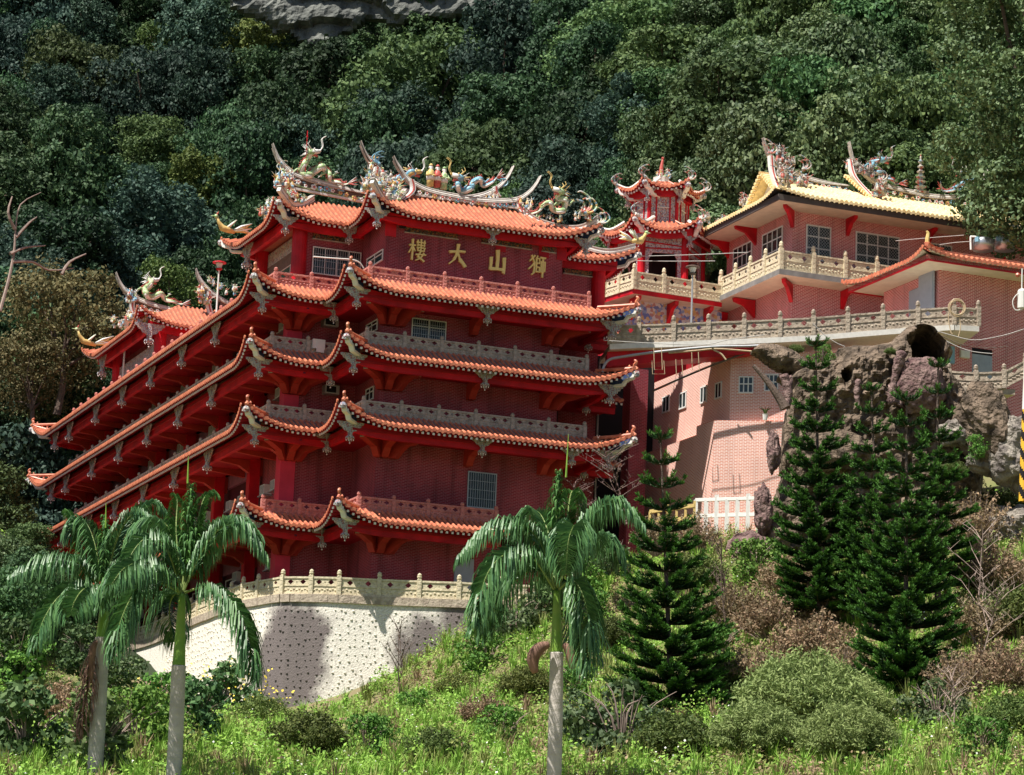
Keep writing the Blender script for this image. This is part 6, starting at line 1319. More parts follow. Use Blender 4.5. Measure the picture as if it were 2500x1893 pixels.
for i, (q, D, sc, key, lb) in enumerate((((150, 850), 207, 1.0, ('tan', 0), 'tan flowering tree left of the rear pavilion'), ((80, 960), 206.5, .7, ('tan', 0), 'lower tan tree below the tall tan flowering tree'), ((25, 1080), 216, .9, ('blue', 0), 'grey green tree at the left edge beside the long eaves'), ((40, 1240), 212, .75, ('nearmid', 0), 'pale green tree in front of the left eave tips'), ((-30, 1350), 190, .8, ('mid', 1), 'green tree at the left edge below the eave tips'), ((70, 1500), 160, .5, ('dark', 1), 'dark tree left of the left palm crown'), ((-10, 1540), 150, .65, ('mid', 0), 'bushy green tree left of the retaining wall'), ((150, 1130), 222, .6, ('blue', 1), 'small tree seen under the lowest long eave tip'), ((60, 1400), 0, .42, ('nearmid', 1), 'low bushy tree at the left edge below the lowest eave tip'), ((150, 1440), 0, .4, ('mid', 1), 'low dark bushy tree behind the left palm crown'), ((-10, 1460), 0, .5, ('nearmid', 0), 'pale low tree cut off by the left edge'), ((90, 1510), 0, .42, ('mid', 0), 'round green tree left of the end of the white wall'), ((190, 1530), 0, .34, ('dark', 0), 'small dark tree at the far end of the terrace balustrade'), ((10, 1590), 0, .42, ('nearmid', 1), 'light green tree at the left edge beside the left palm fronds'), ((130, 1610), 0, .3, ('olive', 0), 'small yellow green tree left of the white wall'), ((240, 1240), 214, .5, ('nearmid', 0), 'light green tree behind the left palm'))):
    if D < 10: g_ = hit(q, 100, 260); P = g_ + [0, 0, 1.5 * sc * 4]; put_tree(key, (g_[0], g_[1], g_[2] - .5), sc, i * 1.3, lb, lift=3.2 * sc); continue
    P = at(q, D); put_tree(key, (P[0], P[1], P[2] - 5 * sc), sc, i * 1.3, lb, lift=5 * sc)
# big near tree at the right edge
P, N, C, r, rg = crown_cloud(7.0, 17, 120, 120000, .2, 91, low=-.85, br=(.15, .3)); V, F = leaf_quads(P, N, .19, 1.5, .7, rg)
cpos = at((2540, 215), 167); t = thing('overhanging_tree', (cpos[0], cpos[1], 38), 'big leafy tree overhanging the yellow roof and water tanks at the right edge', 'tree', site=False)
o = bpy.data.objects.new('crown', mesh_np('crown', V, F, ['leaf_near'])); COL.objects.link(o); o.parent = t; o.location = (0, 0, cpos[2] - 38)
mb = trunk_mb(C, r, 17, .45, rg, 6); o2 = mb.build('trunk', ['bark'], None, org=np.zeros(3)); o2.parent = t; o2.location = (0, 0, cpos[2] - 38)
# bare pale branches on the left slope
mb = MB(); p = wpath(crop(1, 0, 0), [(0, 740), (25, 660), (35, 600), (40, 540)], 205)
for pts in ([(0, 760), (22, 680), (35, 610), (38, 560), (50, 500), (100, 470)], [(30, 640), (80, 640), (120, 660), (180, 655)], [(25, 620), (60, 605), (110, 600)], [(38, 580), (70, 545), (90, 530)], [(36, 560), (20, 520), (30, 480)], [(150, 670), (170, 640), (210, 620)]): mb.tube(smooth_path([at((x, y), 192 + .02 * x) for x, y in pts], 3), [.13 * (1 - i / (3 * len(pts))) for i in range(3 * (len(pts) - 1) + 1)], 6)
solo(mb, 'bare_tree', ['twig'], 'bare pale branches of a dead tree at the left edge', 'tree', at((0, 760), 192), site=False)
# cliff
def cliff(name, out, D, label, seed, T_=1.6): o = slab_rock(name, out, D, T_, 2, 'cliff', step=.4, amp=.9, fr=.35, seed=seed, strata=1.6, org=at(out[0], D)); tag(o, label, 'cliff')
cliff('cliff_face', [(520, -160), (560, 20), (600, 45), (640, 50), (665, 85), (700, 80), (740, 115), (790, 120), (815, 140), (835, 90), (870, 80), (900, 50), (960, 65), (1100, 50), (1330, 40), (1400, -160)], 300, 'grey rock cliff showing between the trees at the top', 2)
None and cliff('cliff_face', [(1400, 20), (1410, 130), (1440, 170), (1510, 160), (1540, 80), (1500, 20)], 262, 'smaller pale rock face in the trees above the pagoda', 5, 3)
# ------------------------------------------------------------------ royal palms
def frond(mb, path, lw=.85, seed=0, n=62, mi=0, start=.12, sag=1., rr=.04):
    rg = random.Random(seed); P = smooth_path(path, 8); k = len(P); mb.tube(P, [rr * (1.05 - .85 * i / k) for i in range(k)], 5, 1)
    cum_ = np.r_[0, np.cumsum([np.linalg.norm(P[i + 1] - P[i]) for i in range(k - 1)])]; Lt = cum_[-1]; m_ = int(n * Lt / 1.75)
    for i in range(m_):
        s_ = start + (1 - start) * i / m_; q = np.array([np.interp(s_ * Lt, cum_, [p[a] for p in P]) for a in range(3)]); q2 = np.array([np.interp(min(1, s_ + .02) * Lt, cum_, [p[a] for p in P]) for a in range(3)]); d = q2 - q; d /= np.linalg.norm(d) + 1e-9
        side = np.cross(d, (0, 0, 1)); sl = np.linalg.norm(side); side = side / sl if sl > .25 else (lambda a_: np.array([cos(a_), sin(a_), 0]))(rg.uniform(0, 6.28))
        ll = lw * (.35 + .65 * sin(pi * min(1, .12 + s_ * .95)) ** .7) * rg.uniform(.85, 1.15)
        for sg in (-1, 1):
            u = side * sg * rg.uniform(.35, .75) + d * .45 + np.array([rg.uniform(-.1, .1), rg.uniform(-.1, .1), rg.uniform(-.05, .3)]); u /= np.linalg.norm(u); w_ = np.cross(u, d); w_ = w_ / (np.linalg.norm(w_) + 1e-9) * .024
            a = q; b = a + u * ll * .38; c = b + (u * .45 + np.array([0, 0, -.75 * sag])) * ll * .38; e = c + (u * .12 + np.array([rg.uniform(-.1, .1), 0, -1. * sag])) * ll * .38
            wz = np.array([w_[0] + .012, w_[1], 0]); wz = wz / (np.linalg.norm(wz) + 1e-9) * .024
            mb.add([a - w_, a + w_, b + w_ * 1.2, b - w_ * 1.2, c + wz, c - wz, e], [(0, 1, 2, 3), (3, 2, 4, 5), (5, 4, 6)], mi)
def palm(D, cr, trunk_q, shaft_q, base_q, rw, fronds, label, young=(), spear=None, sheath=(), dead=()):
    g0 = hit(base_q, 55, 150) ; p0 = at(base_q, D)
    t = thing('royal_palm', p0 - [0, 0, 3], label, 'palm tree', 'royal palms on the slope', site=False)
    a, b, s_ = at(cr(*trunk_q), D), at(cr(*shaft_q), D), at(base_q, D) - np.array([0, 0, 3.0])
    mb = MB(); pts = smooth_path([s_, (s_ + a) / 2 + [.03, 0, 0], a], 10); pts = smooth_path(pts[::2], 6); n = len(pts); mb.tube(pts, [rw * (1.12 - .18 * i / n + .035 * (i % 2)) for i in range(n)], 14); mb.build('trunk', ['trunk'], t, smooth=True)
    mb = MB(); pts = smooth_path([a - [0, 0, .08], (a + b) / 2, b], 5); n = len(pts); mb.tube(pts, [rw * (.92 - .55 * i / n) for i in range(n)], 12); mb.build('crownshaft', ['shaft'], t, smooth=True)
    for i, (pts, dy) in enumerate(fronds):
        mb = MB(); path = [at(cr(x, y), D) + np.array([0, e, 0]) for (x, y), e in zip(pts, dy)]; frond(mb, path, lw=1.3 if i not in young else .95, seed=i + int(D), sag=1 if i not in young else .8)
        mb.build('frond', ['palm' if i not in young else 'palm_young', 'rib'], t)
    if spear: mb = MB(); mb.tube([at(cr(*q), D) for q in spear], [.035, .025, .008], 6); mb.build('spear_leaf', ['shaft'], t)
    for i, (pts, r_) in enumerate(sheath): mb = MB(); pp = smooth_path([at(cr(*q), D - .4) for q in pts], 4); mb.tube(pp, [r_ * math.sin(pi * (.12 + .8 * j / len(pp))) for j in range(len(pp))], 8); mb.build('dead_sheath', ['dead'], t, smooth=True)
    for pts in dead: mb = MB(); frond(mb, [at(cr(*q), D - .3) for q in pts], lw=.7, seed=9, n=40, mi=0); mb.build('dead_frond', ['dead', 'dead'], t)
palm(85, cc, (515, 1080), (515, 780), cc(500, 1675), .215, [
 ([(505, 770), (440, 560), (330, 470), (180, 500), (40, 640)], (0, -.3, -.6, -.8, -.9)), ([(500, 770), (380, 620), (260, 640), (170, 760), (115, 1000)], (0, -.8, -1.4, -1.8, -2)), ([(505, 775), (420, 660), (300, 720), (210, 830), (150, 960)], (0, .5, 1.2, 1.6, 1.8)),
 ([(512, 760), (512, 500), (520, 300), (525, 195)], (0, .2, .3, .2)), ([(505, 760), (480, 500), (430, 360), (370, 370), (325, 440)], (0, .8, 1.6, 2, 2.2)), ([(520, 760), (560, 480), (590, 280), (620, 300), (635, 380)], (0, .6, 1, 1.4, 1.6)),
 ([(525, 765), (610, 520), (720, 380), (830, 370), (925, 470)], (0, -.2, -.4, -.5, -.5)), ([(520, 765), (570, 560), (590, 510), (560, 600), (545, 770)], (0, -.9, -1.8, -2.6, -3.0)), ([(525, 775), (590, 740), (640, 830), (665, 980), (645, 1190)], (0, -.4, -.8, -1, -1.1)),
 ([(520, 765), (620, 560), (720, 480), (800, 520), (835, 600)], (0, .8, 1.6, 2.0, 2.2)), ([(525, 770), (570, 720), (610, 800), (620, 930), (610, 1050)], (0, .6, 1., 1.2, 1.3))],
 'royal palm standing alone in the middle with a pale ringed trunk', young=(3, 5), spear=((560, 230), (566, 130), (572, 20)), sheath=(([(480, 1040), (430, 1060), (400, 1110), (410, 1180)], .2), ([(545, 1040), (570, 1060), (585, 1110), (590, 1160)], .15)))
palm(88, ca, (922, 1110), (940, 740), ca(895, 1690), .23, [
 ([(945, 730), (1050, 520), (1170, 400), (1290, 420), (1385, 570)], (0, -.3, -.6, -.8, -.9)), ([(945, 725), (1040, 430), (1140, 320), (1230, 320), (1310, 390)], (0, .8, 1.6, 2, 2.2)), ([(950, 735), (1080, 720), (1200, 800), (1290, 950), (1335, 1210)], (0, -.6, -1, -1.3, -1.5)),
 ([(940, 725), (960, 450), (975, 260), (985, 165)], (0, .2, .3, .3)), ([(940, 725), (1000, 420), (1040, 240), (1080, 190), (1100, 210)], (0, .3, .6, .8, .9)), ([(935, 725), (900, 420), (900, 250), (885, 200)], (0, .5, .8, 1)),
 ([(935, 725), (870, 520), (790, 480), (720, 560), (690, 660)], (0, -.6, -1.2, -1.6, -1.8)), ([(930, 735), (820, 690), (720, 750), (650, 900), (610, 1090)], (0, -.5, -.9, -1.2, -1.3)), ([(932, 730), (780, 560), (640, 570), (540, 640), (470, 760)], (0, .7, 1.4, 1.8, 2)),
 ([(935, 740), (880, 730), (850, 800), (870, 960)], (0, .8, 1.3, 1.5)), ([(935, 735), (800, 620), (700, 660), (640, 760)], (0, -1.4, -2.4, -3)), ([(940, 730), (850, 380), (740, 330), (650, 380), (600, 470)], (0, 1, 2, 2.6, 2.8))],
 'right hand one of the two royal palms at the lower left', young=(3, 4, 5), spear=((968, 170), (970, 100), (972, 30)))
palm(93, ca, (528, 965), (540, 760), ca(495, 1520), .24, [
 ([(540, 750), (430, 600), (330, 570), (200, 600), (80, 670)], (0, -.3, -.6, -.8, -.9)), ([(535, 745), (480, 480), (420, 350), (360, 350), (340, 430)], (0, .4, .8, 1, 1.1)), ([(540, 745), (545, 560), (540, 400), (530, 330)], (0, .2, .3, .3)),
 ([(545, 745), (600, 500), (690, 360), (780, 370), (850, 470)], (0, -.4, -.8, -1, -1.1)), ([(535, 750), (430, 700), (330, 780), (260, 900), (215, 1040)], (0, -.6, -1.1, -1.4, -1.5)), ([(545, 745), (640, 420), (720, 250), (780, 245), (815, 275)], (0, .6, 1.2, 1.5, 1.6)),
 ([(545, 750), (640, 620), (690, 650), (700, 760)], (0, -.6, -1, -1.2)), ([(535, 755), (470, 740), (430, 820), (420, 900)], (0, -1.2, -2, -2.4)), ([(535, 745), (400, 480), (330, 300), (300, 260)], (0, 1., 1.6, 2))],
 'left hand one of the two royal palms with a dead frond hanging on its trunk', young=(2, 8), spear=((545, 400), (546, 340), (547, 270)), dead=([(500, 985), (470, 1050), (455, 1200), (400, 1490)],), sheath=(([(500, 980), (480, 1020), (470, 1100), (470, 1200)], .12),))
# ------------------------------------------------------------------ norfolk island pines
def norfolk(top, base, hw, D, label, seed, nw, gap=()):
    rg = np.random.default_rng(seed); a, b = at(top, D), at(base, D); b[2] -= 1.; H = a[2] - b[2]; mpx = D / FPX; W_ = hw * mpx
    t = thing('norfolk_pine', b, label, 'pine tree', 'norfolk pines on the slope', site=False); mb = MB(); mb.tube(smooth_path([b, (a * .5 + b * .5) + rg.normal(0, .06, 3) * [1, 1, 0], a], 5), [.16 * (1 - .085 * i) for i in range(11)], 8); PN, NN, PT, NT = [], [], [], []; br_ = MB(); core = MB(); zs = []; z = .25
    for i in range(nw): zs.append(z); z += 1.45 - 1.0 * (i / nw) ** .8
    zs = np.array(zs) / z * H * .97
    def fox(path, rad):
        P = smooth_path(path, 3); L_ = sum(np.linalg.norm(P[i + 1] - P[i]) for i in range(len(P) - 1)); n = max(8, int(L_ * 125)); u = rg.uniform(0, 1, n); k = np.minimum((u * (len(P) - 1)).astype(int), len(P) - 2); f = u * (len(P) - 1) - k; P = np.array(P)
        c = P[k] * (1 - f)[:, None] + P[k + 1] * f[:, None]; d = P[k + 1] - P[k]; d /= np.linalg.norm(d, axis=1)[:, None]; r_ = rg.normal(0, 1, (n, 3)); r_ -= (r_ * d).sum(1)[:, None] * d; r_ /= np.linalg.norm(r_, axis=1)[:, None]; r_[:, 2] = np.abs(r_[:, 2]) * .6 + r_[:, 2] * .4
        axis = r_ + d * .9; axis /= np.linalg.norm(axis, axis=1)[:, None]; rr = rad * (1.1 - .45 * u)
        tip = u > .62; Q0 = c + r_ * rr[:, None] * .25; 
        (PT if 0 else None)
        A = axis * (rr * 1.25)[:, None]; Bv = np.cross(axis, rg.normal(0, 1, (n, 3))); Bv /= np.linalg.norm(Bv, axis=1)[:, None]; Bv *= (.024)
        quad = np.stack([Q0 - Bv, Q0 + Bv, Q0 + A + Bv * .3, Q0 + A - Bv * .3], 1); PT.append(quad[tip]); PN.append(quad[~tip]); core.tube(P[::2] if len(P) > 4 else P, [rad * .38] * len(P[::2] if len(P) > 4 else P), 5, 0)
    for wi, z in enumerate(zs):
        f = wi / (nw - 1); Lb = W_ * (min(1, .26 + 1.15 * f ** .85) if f < .85 else 1 - (f - .85) * 1.2) * (1 - .08 * rg.random()); nb = 5 if f < .2 else 7; a0 = rg.uniform(0, 6); c = a - np.array([0, 0, z]); c[0] = a[0] + (b[0] - a[0]) * z / H
        for k in range(nb):
            an = a0 + 2 * pi * k / nb + rg.normal(0, .12); L_ = Lb * rg.uniform(.82, 1.05); d = np.array([cos(an), sin(an), 0]); up = .44 - .36 * f; s_ = np.array([-d[1], d[0], 0])
            P0, P1, P2, P3 = c, c + d * L_ * .35 + [0, 0, L_ * up * .1], c + d * L_ * .7 + [0, 0, L_ * up * .5], c + d * L_ + [0, 0, L_ * (up + .14)]
            fox([P0 + d * L_ * .12, P1, P2, P3], .17); mb.tube([P0, P1, P2, P3 - d * L_ * .1], [.035, .028, .02, .01], 4)
            m_ = int(L_ / .36)
            for j in range(1, m_):
                g = .25 + .7 * j / m_; q = P0 + (P3 - P0) * g; q[2] = c[2] + L_ * (up * g * g * 1.0 + .1 * g ** 3); l2 = L_ * .42 * (1 - abs(g - .45)) * rg.uniform(.8, 1.1)
                for sg in (-1, 1): fox([q, q + (d * .75 + s_ * sg * .62) * l2 * .55 + [0, 0, .02], q + (d * .85 + s_ * sg * .6) * l2 + [0, 0, l2 * .22]], .15)
    mb.build('trunk', ['bark'], t)
    fox([a - [0, 0, .4], a - [0, 0, .1], a + [0, 0, .2]], .07)
    Q = np.concatenate([np.concatenate(PN), np.concatenate(PT)]); n1 = sum(len(x) for x in PN); V = Q.reshape(-1, 3) - ORG[t]; F = np.arange(len(V)).reshape(-1, 4)
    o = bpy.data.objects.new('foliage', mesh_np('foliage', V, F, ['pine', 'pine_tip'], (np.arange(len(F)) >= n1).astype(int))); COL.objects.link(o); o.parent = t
    core.build('bough', ['pine'], t) if False else None
norfolk((1612, 1062), (1645, 1790), 150, 118, 'norfolk pine standing alone right of the middle palm', 1, 19)
norfolk((1992, 835), (2000, 1480), 122, 131, 'tall norfolk pine at the left of the cluster before the grotto', 2, 18)
norfolk((2127, 945), (2130, 1480), 100, 129, 'slim norfolk pine in the middle of the cluster', 3, 16)
norfolk((2290, 885), (2290, 1420), 100, 132, 'norfolk pine in front of the cave mouth at the right of the cluster', 4, 13)
norfolk((2214, 968), (2215, 1800), 150, 117, 'nearest and largest norfolk pine, reaching down to the grass', 5, 21)
# ------------------------------------------------------------------ shrubs
def stem_shrub(key, R, H, ns, nl, size, seed, m_, asp=2., jit=.9, tw='twig', nt=40, loose=.1, t0=.35):
    rg = np.random.default_rng(seed); u = rg.uniform(0, 1, ns) ** .6; a = rg.uniform(0, 6.28, ns); E = np.c_[np.cos(a) * R * u, np.sin(a) * R * u, H * rg.uniform(.5, 1, ns) * (1 - .45 * u ** 2) - H * .42]; B = np.c_[np.cos(a) * .12 * u, np.sin(a) * .12 * u, np.full(ns, -H * .45)]
    Mi = (E + B) / 2 + np.c_[np.cos(a) * R * u * .12, np.sin(a) * R * u * .12, np.full(ns, H * .1)] + rg.normal(0, .06, (ns, 3)); k = rg.integers(0, ns, nl); t = rg.uniform(t0, 1.02, nl)[:, None]
    P = (1 - t) ** 2 * B[k] + 2 * t * (1 - t) * (2 * Mi[k] - (E[k] + B[k]) / 2) + t ** 2 * E[k] + rg.normal(0, loose, (nl, 3)); N = rg.normal(0, 1, (nl, 3)); N[:, 2] = np.abs(N[:, 2]) * .6 + .3; V, F = leaf_quads(P, N, size, asp, jit, rg)
    mb = MB()
    for i in range(min(ns, nt)): mb.tube([B[i], Mi[i], E[i]], [.024, .015, .005], 4)
    o = mb.build('stems', [tw], None, org=np.zeros(3)); COL.objects.unlink(o); VAR[key] = (mesh_np('foliage', V, F, [m_]), o.data, H * .42)
def shrub_var(key, R, H, nb, nl, size, seed, m_, twig=True, br=(.22, .45), asp=1.6, tw='twig', nt=16, jit=.9):
    P, N, C, r, rg = crown_cloud(R, H, nb, nl, size, seed, low=-.85, br=br); V, F = leaf_quads(P, N, size, asp, jit, rg)
    cm = mesh_np('foliage', V, F, [m_]); mb = MB()
    for i in range(nt): a = rg.uniform(0, 6.28); e = np.array([cos(a) * R * rg.uniform(.3, .95), sin(a) * R * rg.uniform(.3, .95), H * rg.uniform(.3, .75)]); mb.tube(smooth_path([np.array([0, 0, -H * .55]), e * .45 + rg.normal(0, .1, 3), e], 3), [.035, .03, .026, .022, .018, .014, .008], 4)
    o = mb.build('stems', [tw], None, org=np.zeros(3)); COL.objects.unlink(o); VAR[key] = (cm, o.data, H * .42)
shrub_var('leafy', 1.5, 1.8, 14, 4200, .11, 101, 'leaf_fresh'); shrub_var('leafy2', 1.5, 1.8, 14, 4200, .12, 102, 'leaf_near'); shrub_var('darkleafy', 1.5, 1.6, 14, 4000, .14, 103, 'leaf_mid')
stem_shrub('feather', 1.7, 2.4, 420, 60000, .036, 104, 'leaf_feather', asp=4.5, nt=30, loose=.09, t0=.25)
stem_shrub('dry', 1.6, 2.0, 170, 6500, .062, 105, 'leaf_dry', nt=90, loose=.07); stem_shrub('dry2', 1.5, 2.5, 150, 3000, .065, 106, 'leaf_dry', nt=120, loose=.06); stem_shrub('mixed', 1.5, 1.8, 200, 14000, .065, 107, 'leaf_olive', nt=60, loose=.11)
SH = [ # x, y(centre px), kind, scale, label
 (1960, 1790, 'feather', 1.5, 'big feathery light green bush at the bottom right of centre'), (2080, 1770, 'feather', 1.0, 'feathery bush against the right of the biggest feathery bush'), (1850, 1850, 'feather', 1.0, 'feathery bush low in front of the biggest feathery bush'), (2070, 1860, 'feather', 1.0, 'feathery bush by the bottom edge left of the small pale stone'),
 (1520, 1840, 'leafy2', 1.35, 'grey green bush at the bottom right of the middle palm trunk'), (1650, 1850, 'mixed', 1.1, 'olive bush between the grey green bush and the feathery bushes'), (1430, 1790, 'leafy2', .9, 'small grey green bush touching the middle palm trunk'),
 (560, 1720, 'darkleafy', 1.25, 'dark bush full of yellow flowers below the retaining wall'), (640, 1770, 'mixed', 1.1, 'olive bush right of the yellow flowered bush'), (480, 1790, 'darkleafy', 1.1, 'dark green bush between the two left palm trunks'), (400, 1735, 'leafy', 1.2, 'fresh green bush climbing the foot of the white wall'), (330, 1820, 'leafy', 1.2, 'fresh green bush between the left palm trunks at the bottom'),
 (230, 1870, 'darkleafy', 1.25, 'glossy dark bush at the foot of the left palm'), (60, 1850, 'darkleafy', 1.3, 'glossy dark bush in the bottom left corner'), (120, 1760, 'mixed', 1.3, 'olive bush left of the left palm trunk'), (30, 1690, 'leafy', 1.5, 'green bush at the left edge'), (150, 1770, 'dry', 1.1, 'brown dry shrub at the left end of the white wall'), (40, 1620, 'darkleafy', 1.2, 'dark bush above the brown dry shrub at the left'), (750, 1830, 'mixed', 1.0, 'olive bush right of the trunk of the right hand left palm'), (1180, 1620, 'leafy', 1.0, 'green bush right of the retaining wall'), (1260, 1540, 'leafy2', 1.1, 'bush at the right end of the cream balustrade'), (1330, 1500, 'darkleafy', 1.1, 'dark bush behind the middle palm crown'), (1420, 1430, 'leafy', 1.0, 'green bush above the middle palm right frond'), (1490, 1370, 'leafy2', .8, 'small pale bush under the yellow fence'),
 (1750, 1600, 'leafy', .9, 'bright broad leaved plant right of the lone norfolk pine'), (1760, 1680, 'mixed', 1.0, 'olive bush right of the foot of the lone pine'), (1700, 1420, 'mixed', 1.1, 'olive scrub beside the upper part of the lone pine'), (1840, 1400, 'leafy', 1.1, 'pale green shrub at the foot of the grotto'),
 (1930, 1450, 'dry', 1.3, 'brown dry shrub below the left cluster pine'), (2010, 1520, 'dry2', 1.3, 'tangled brown shrub left of the nearest pine'), (1880, 1550, 'dry', 1.3, 'brown leaved shrub above the broad leaved plant'), (1990, 1620, 'dry', 1.4, 'reddish brown shrub between lone pine and nearest pine'), (1860, 1680, 'dry', 1.2, 'reddish dry shrub above the biggest feathery bush'), (2060, 1680, 'dry2', 1.1, 'leafless brown shrub at the left flank of the nearest pine'), (1780, 1510, 'dry', 1.2, 'dry shrub right of the lone pine'), (1690, 1340, 'dry2', 1.1, 'bare scrub in front of the white concrete fence'), (1600, 1330, 'dry2', .9, 'bare scrub in front of the yellow fence'),
 (2380, 1330, 'dry2', 1.5, 'large brown shrub right of the cave pine'), (2440, 1260, 'mixed', 1.1, 'green shrub beside the striped pole'), (2420, 1440, 'dry', 1.4, 'brown shrub below the large brown shrub at the right'), (2480, 1540, 'mixed', 1.3, 'olive shrub at the right edge'), (2380, 1560, 'dry', 1.2, 'thin brown shrub right of the nearest pine'), (2440, 1680, 'dry', 1.2, 'pale dry shrub at the right edge above the grass'), (2340, 1700, 'dry2', 1.0, 'dry twiggy shrub at the right foot of the nearest pine'), (2290, 1760, 'leafy2', .9, 'small grey green bush at the right foot of the nearest pine'), (2480, 1790, 'mixed', 1.0, 'olive bush in the lower right corner'),
 (2330, 1250, 'dry2', 1.3, 'twiggy shrub just below the pale boulders'), (1480, 1560, 'mixed', .9, 'olive bush at the left side of the lone pine'), (1290, 1690, 'mixed', .9, 'low olive bush left of the middle palm trunk'), (1010, 1740, 'leafy', .7, 'low bright green bush below the right half of the white wall'), (1120, 1690, 'mixed', .8, 'low olive bush on the slope right of the bare grey sapling'), (900, 1830, 'leafy', .8, 'bright green bush near the bottom edge left of the middle palm'), (1060, 1850, 'mixed', .8, 'olive bush near the bottom edge close to the middle palm'), (1230, 1800, 'leafy', .75, 'bright bush just left of the foot of the middle palm trunk'), (1400, 1690, 'leafy', .8, 'bright bush between middle palm trunk and the lone pine'), (1440, 1500, 'leafy', .8, 'green bush between middle palm and the middle of the lone pine'), (2120, 1860, 'leafy', .7, 'bright bush by the bottom edge below the small pale stone'), (2400, 1850, 'leafy', .8, 'bright bush in the grass by the lower right corner'), (265, 1660, 'leafy2', 1.1, 'grey green bush hiding the left end of the white wall'), (200, 1600, 'darkleafy', .9, 'dark bush behind the left palm trunk at the wall end'), (1180, 1760, 'dry', .8, 'small dry shrub in the grass left of the middle palm')]
for i, (x, y, kk, sc, lb) in enumerate(SH):
    P = hit((x, y + 25), 60, 165)
    if P is None: P = at((x, y + 25), 140)
    if P[1] > 158 : P = at((x, y + 25), 150)
    put_tree(kk, (P[0], P[1], P[2]), sc, i * 1.1, lb, name='shrub', cat='shrub', group='shrubs on the slope')
    t = None
# bare saplings
def bare(q0, q1, D, seed, label, sp=.35, r=.05, m_='twig', name='bare_sapling', nb=16):
    rg = random.Random(seed); a, b = at(q0, D), at(q1, D); mb = MB(); mb.tube(smooth_path([a, (a + b) / 2 + np.array([rg.uniform(-.2, .2), 0, 0]), b], 4), [r * (1 - .1 * i) for i in range(9)], 6); H = np.linalg.norm(b - a)
    for i in range(nb):
        f = rg.uniform(.2, .95); p = a + (b - a) * f; an = rg.uniform(0, 6.3); l_ = H * rg.uniform(.2, .45) * (1.1 - f * .5); e = p + np.array([cos(an) * sp * l_ * 1.6, sin(an) * sp * l_ * 1.6, l_ * .8]); m2 = (p + e) / 2 + np.array([rg.uniform(-.1, .1), 0, .05]); mb.tube([p, m2, e], [r * .5, r * .35, r * .15], 4)
        for k in range(3): q = m2 + (e - m2) * rg.random(); mb.tube([q, q + np.array([rg.uniform(-.3, .3), rg.uniform(-.2, .2), rg.uniform(.1, .35)]) * l_], [r * .28, r * .1], 3)
    solo(mb, name, [m_], label, 'sapling', a, site=False)
bare((985, 1800), (975, 1510), 141, 1, 'bare grey sapling in front of the white retaining wall', m_='bark'); bare((1530, 1280), (1470, 1090), 148, 2, 'leafless purple twigs between temple corner and lone pine', m_='rock_pink', nb=30, sp=.8); bare((1420, 1330), (1400, 1180), 149, 7, 'leafless twigs behind the middle palm', m_='rock_pink', nb=26, sp=.8)
bare((1775, 1550), (1760, 1330), 132, 3, 'slender leaning sapling in the scrub right of the lone pine', m_='bark', nb=22); bare((2395, 1600), (2400, 1290), 128, 4, 'tall bare sapling right of the nearest pine', m_='twig', nb=24, sp=.6); bare((2370, 1700), (2440, 1440), 118, 5, 'leaning bare sapling near the right edge', m_='twig', nb=20, sp=.6); bare((2320, 1850), (2325, 1640), 104, 6, 'bare twiggy sapling at the lower right', m_='twig', nb=20, sp=.5); bare((1255, 1560), (1245, 1380), 146, 8, 'bare sapling between the cream balustrade and middle palm', m_='bark', nb=16)
# ------------------------------------------------------------------ ground cover, grass and flowers
def scatter(n, seed, D0=84, D1=154, half=.21):
    rg = np.random.default_rng(seed); D = np.sqrt(rg.uniform(D0 ** 2, D1 ** 2, n)); a = rg.uniform(-half, half, n); x, y = D * np.sin(a), D * np.cos(a)
    su = (x - O3[0]) * DR[0] + (y - O3[1]) * DR[1]; sv = (x - O3[0]) * DL[0] + (y - O3[1]) * DL[1]; k = ~((y > 148.2) & (x > -13) & (x < 3)) & ~((su > -17) & (su < 6) & (sv > -4)) & ~((y > 151.5) & (x > 3))
    x, y = x[k], y[k]; return x, y, ground(np.c_[x, y]), rg
x, y, z, rg = scatter(330000, 5); x2, y2, z2, _ = scatter(60000, 8, 140, 200, .22); k2 = (x2 < -13) & ((x2 + 13) * -1.0 + 148 > 0) & (y2 - 148 < (-13 - x2) * 3.2); x, y, z = np.r_[x, x2[k2]], np.r_[y, y2[k2]], np.r_[z, z2[k2]]; nz = np.array([noise.noise(Vector((a * .16, b * .16, 0))) + .5 * noise.noise(Vector((a * .6, b * .6, 3))) for a, b in zip(x, y)])
cl = np.array([noise.noise(Vector((a * .9, b * .9, 7))) + .6 * noise.noise(Vector((a * .3, b * .3, 9))) for a, b in zip(x, y)]); hh = rg.uniform(0, 1, len(x)) * (.12 + 1.5 * np.clip(cl + .1, 0, 1)); P = np.c_[x, y, z + hh]; N = rg.normal(0, 1, P.shape); N[:, 2] = np.abs(N[:, 2]) + .6; N[:, 1] -= .5
V, F = leaf_quads(P, N, .085, 1.8, .5, rg); dryb = nz + .25 * rg.normal(0, 1, len(x)) + .018 * np.clip(x, -12, 14); mi = np.where(dryb > .55, 2, np.where(dryb > .12, 1, 0)); M['cover_g'] = leafm('bright_ground_cover', (.32, .52, .09), (.15, .30, .045), rnd=0); M['cover_o'] = leafm('olive_ground_cover', (.34, .38, .12), (.18, .22, .06), rnd=0); M['cover_d'] = leafm('dry_straw_cover', (.40, .29, .18), (.22, .15, .09), rnd=0)
o = bpy.data.objects.new('ground_cover', mesh_np('ground_cover', V, F, ['cover_g', 'cover_o', 'cover_d'], mi)); COL.objects.link(o); tag(o, 'bright green ground cover with dry straw patches over the slope', 'ground cover', kind='stuff')
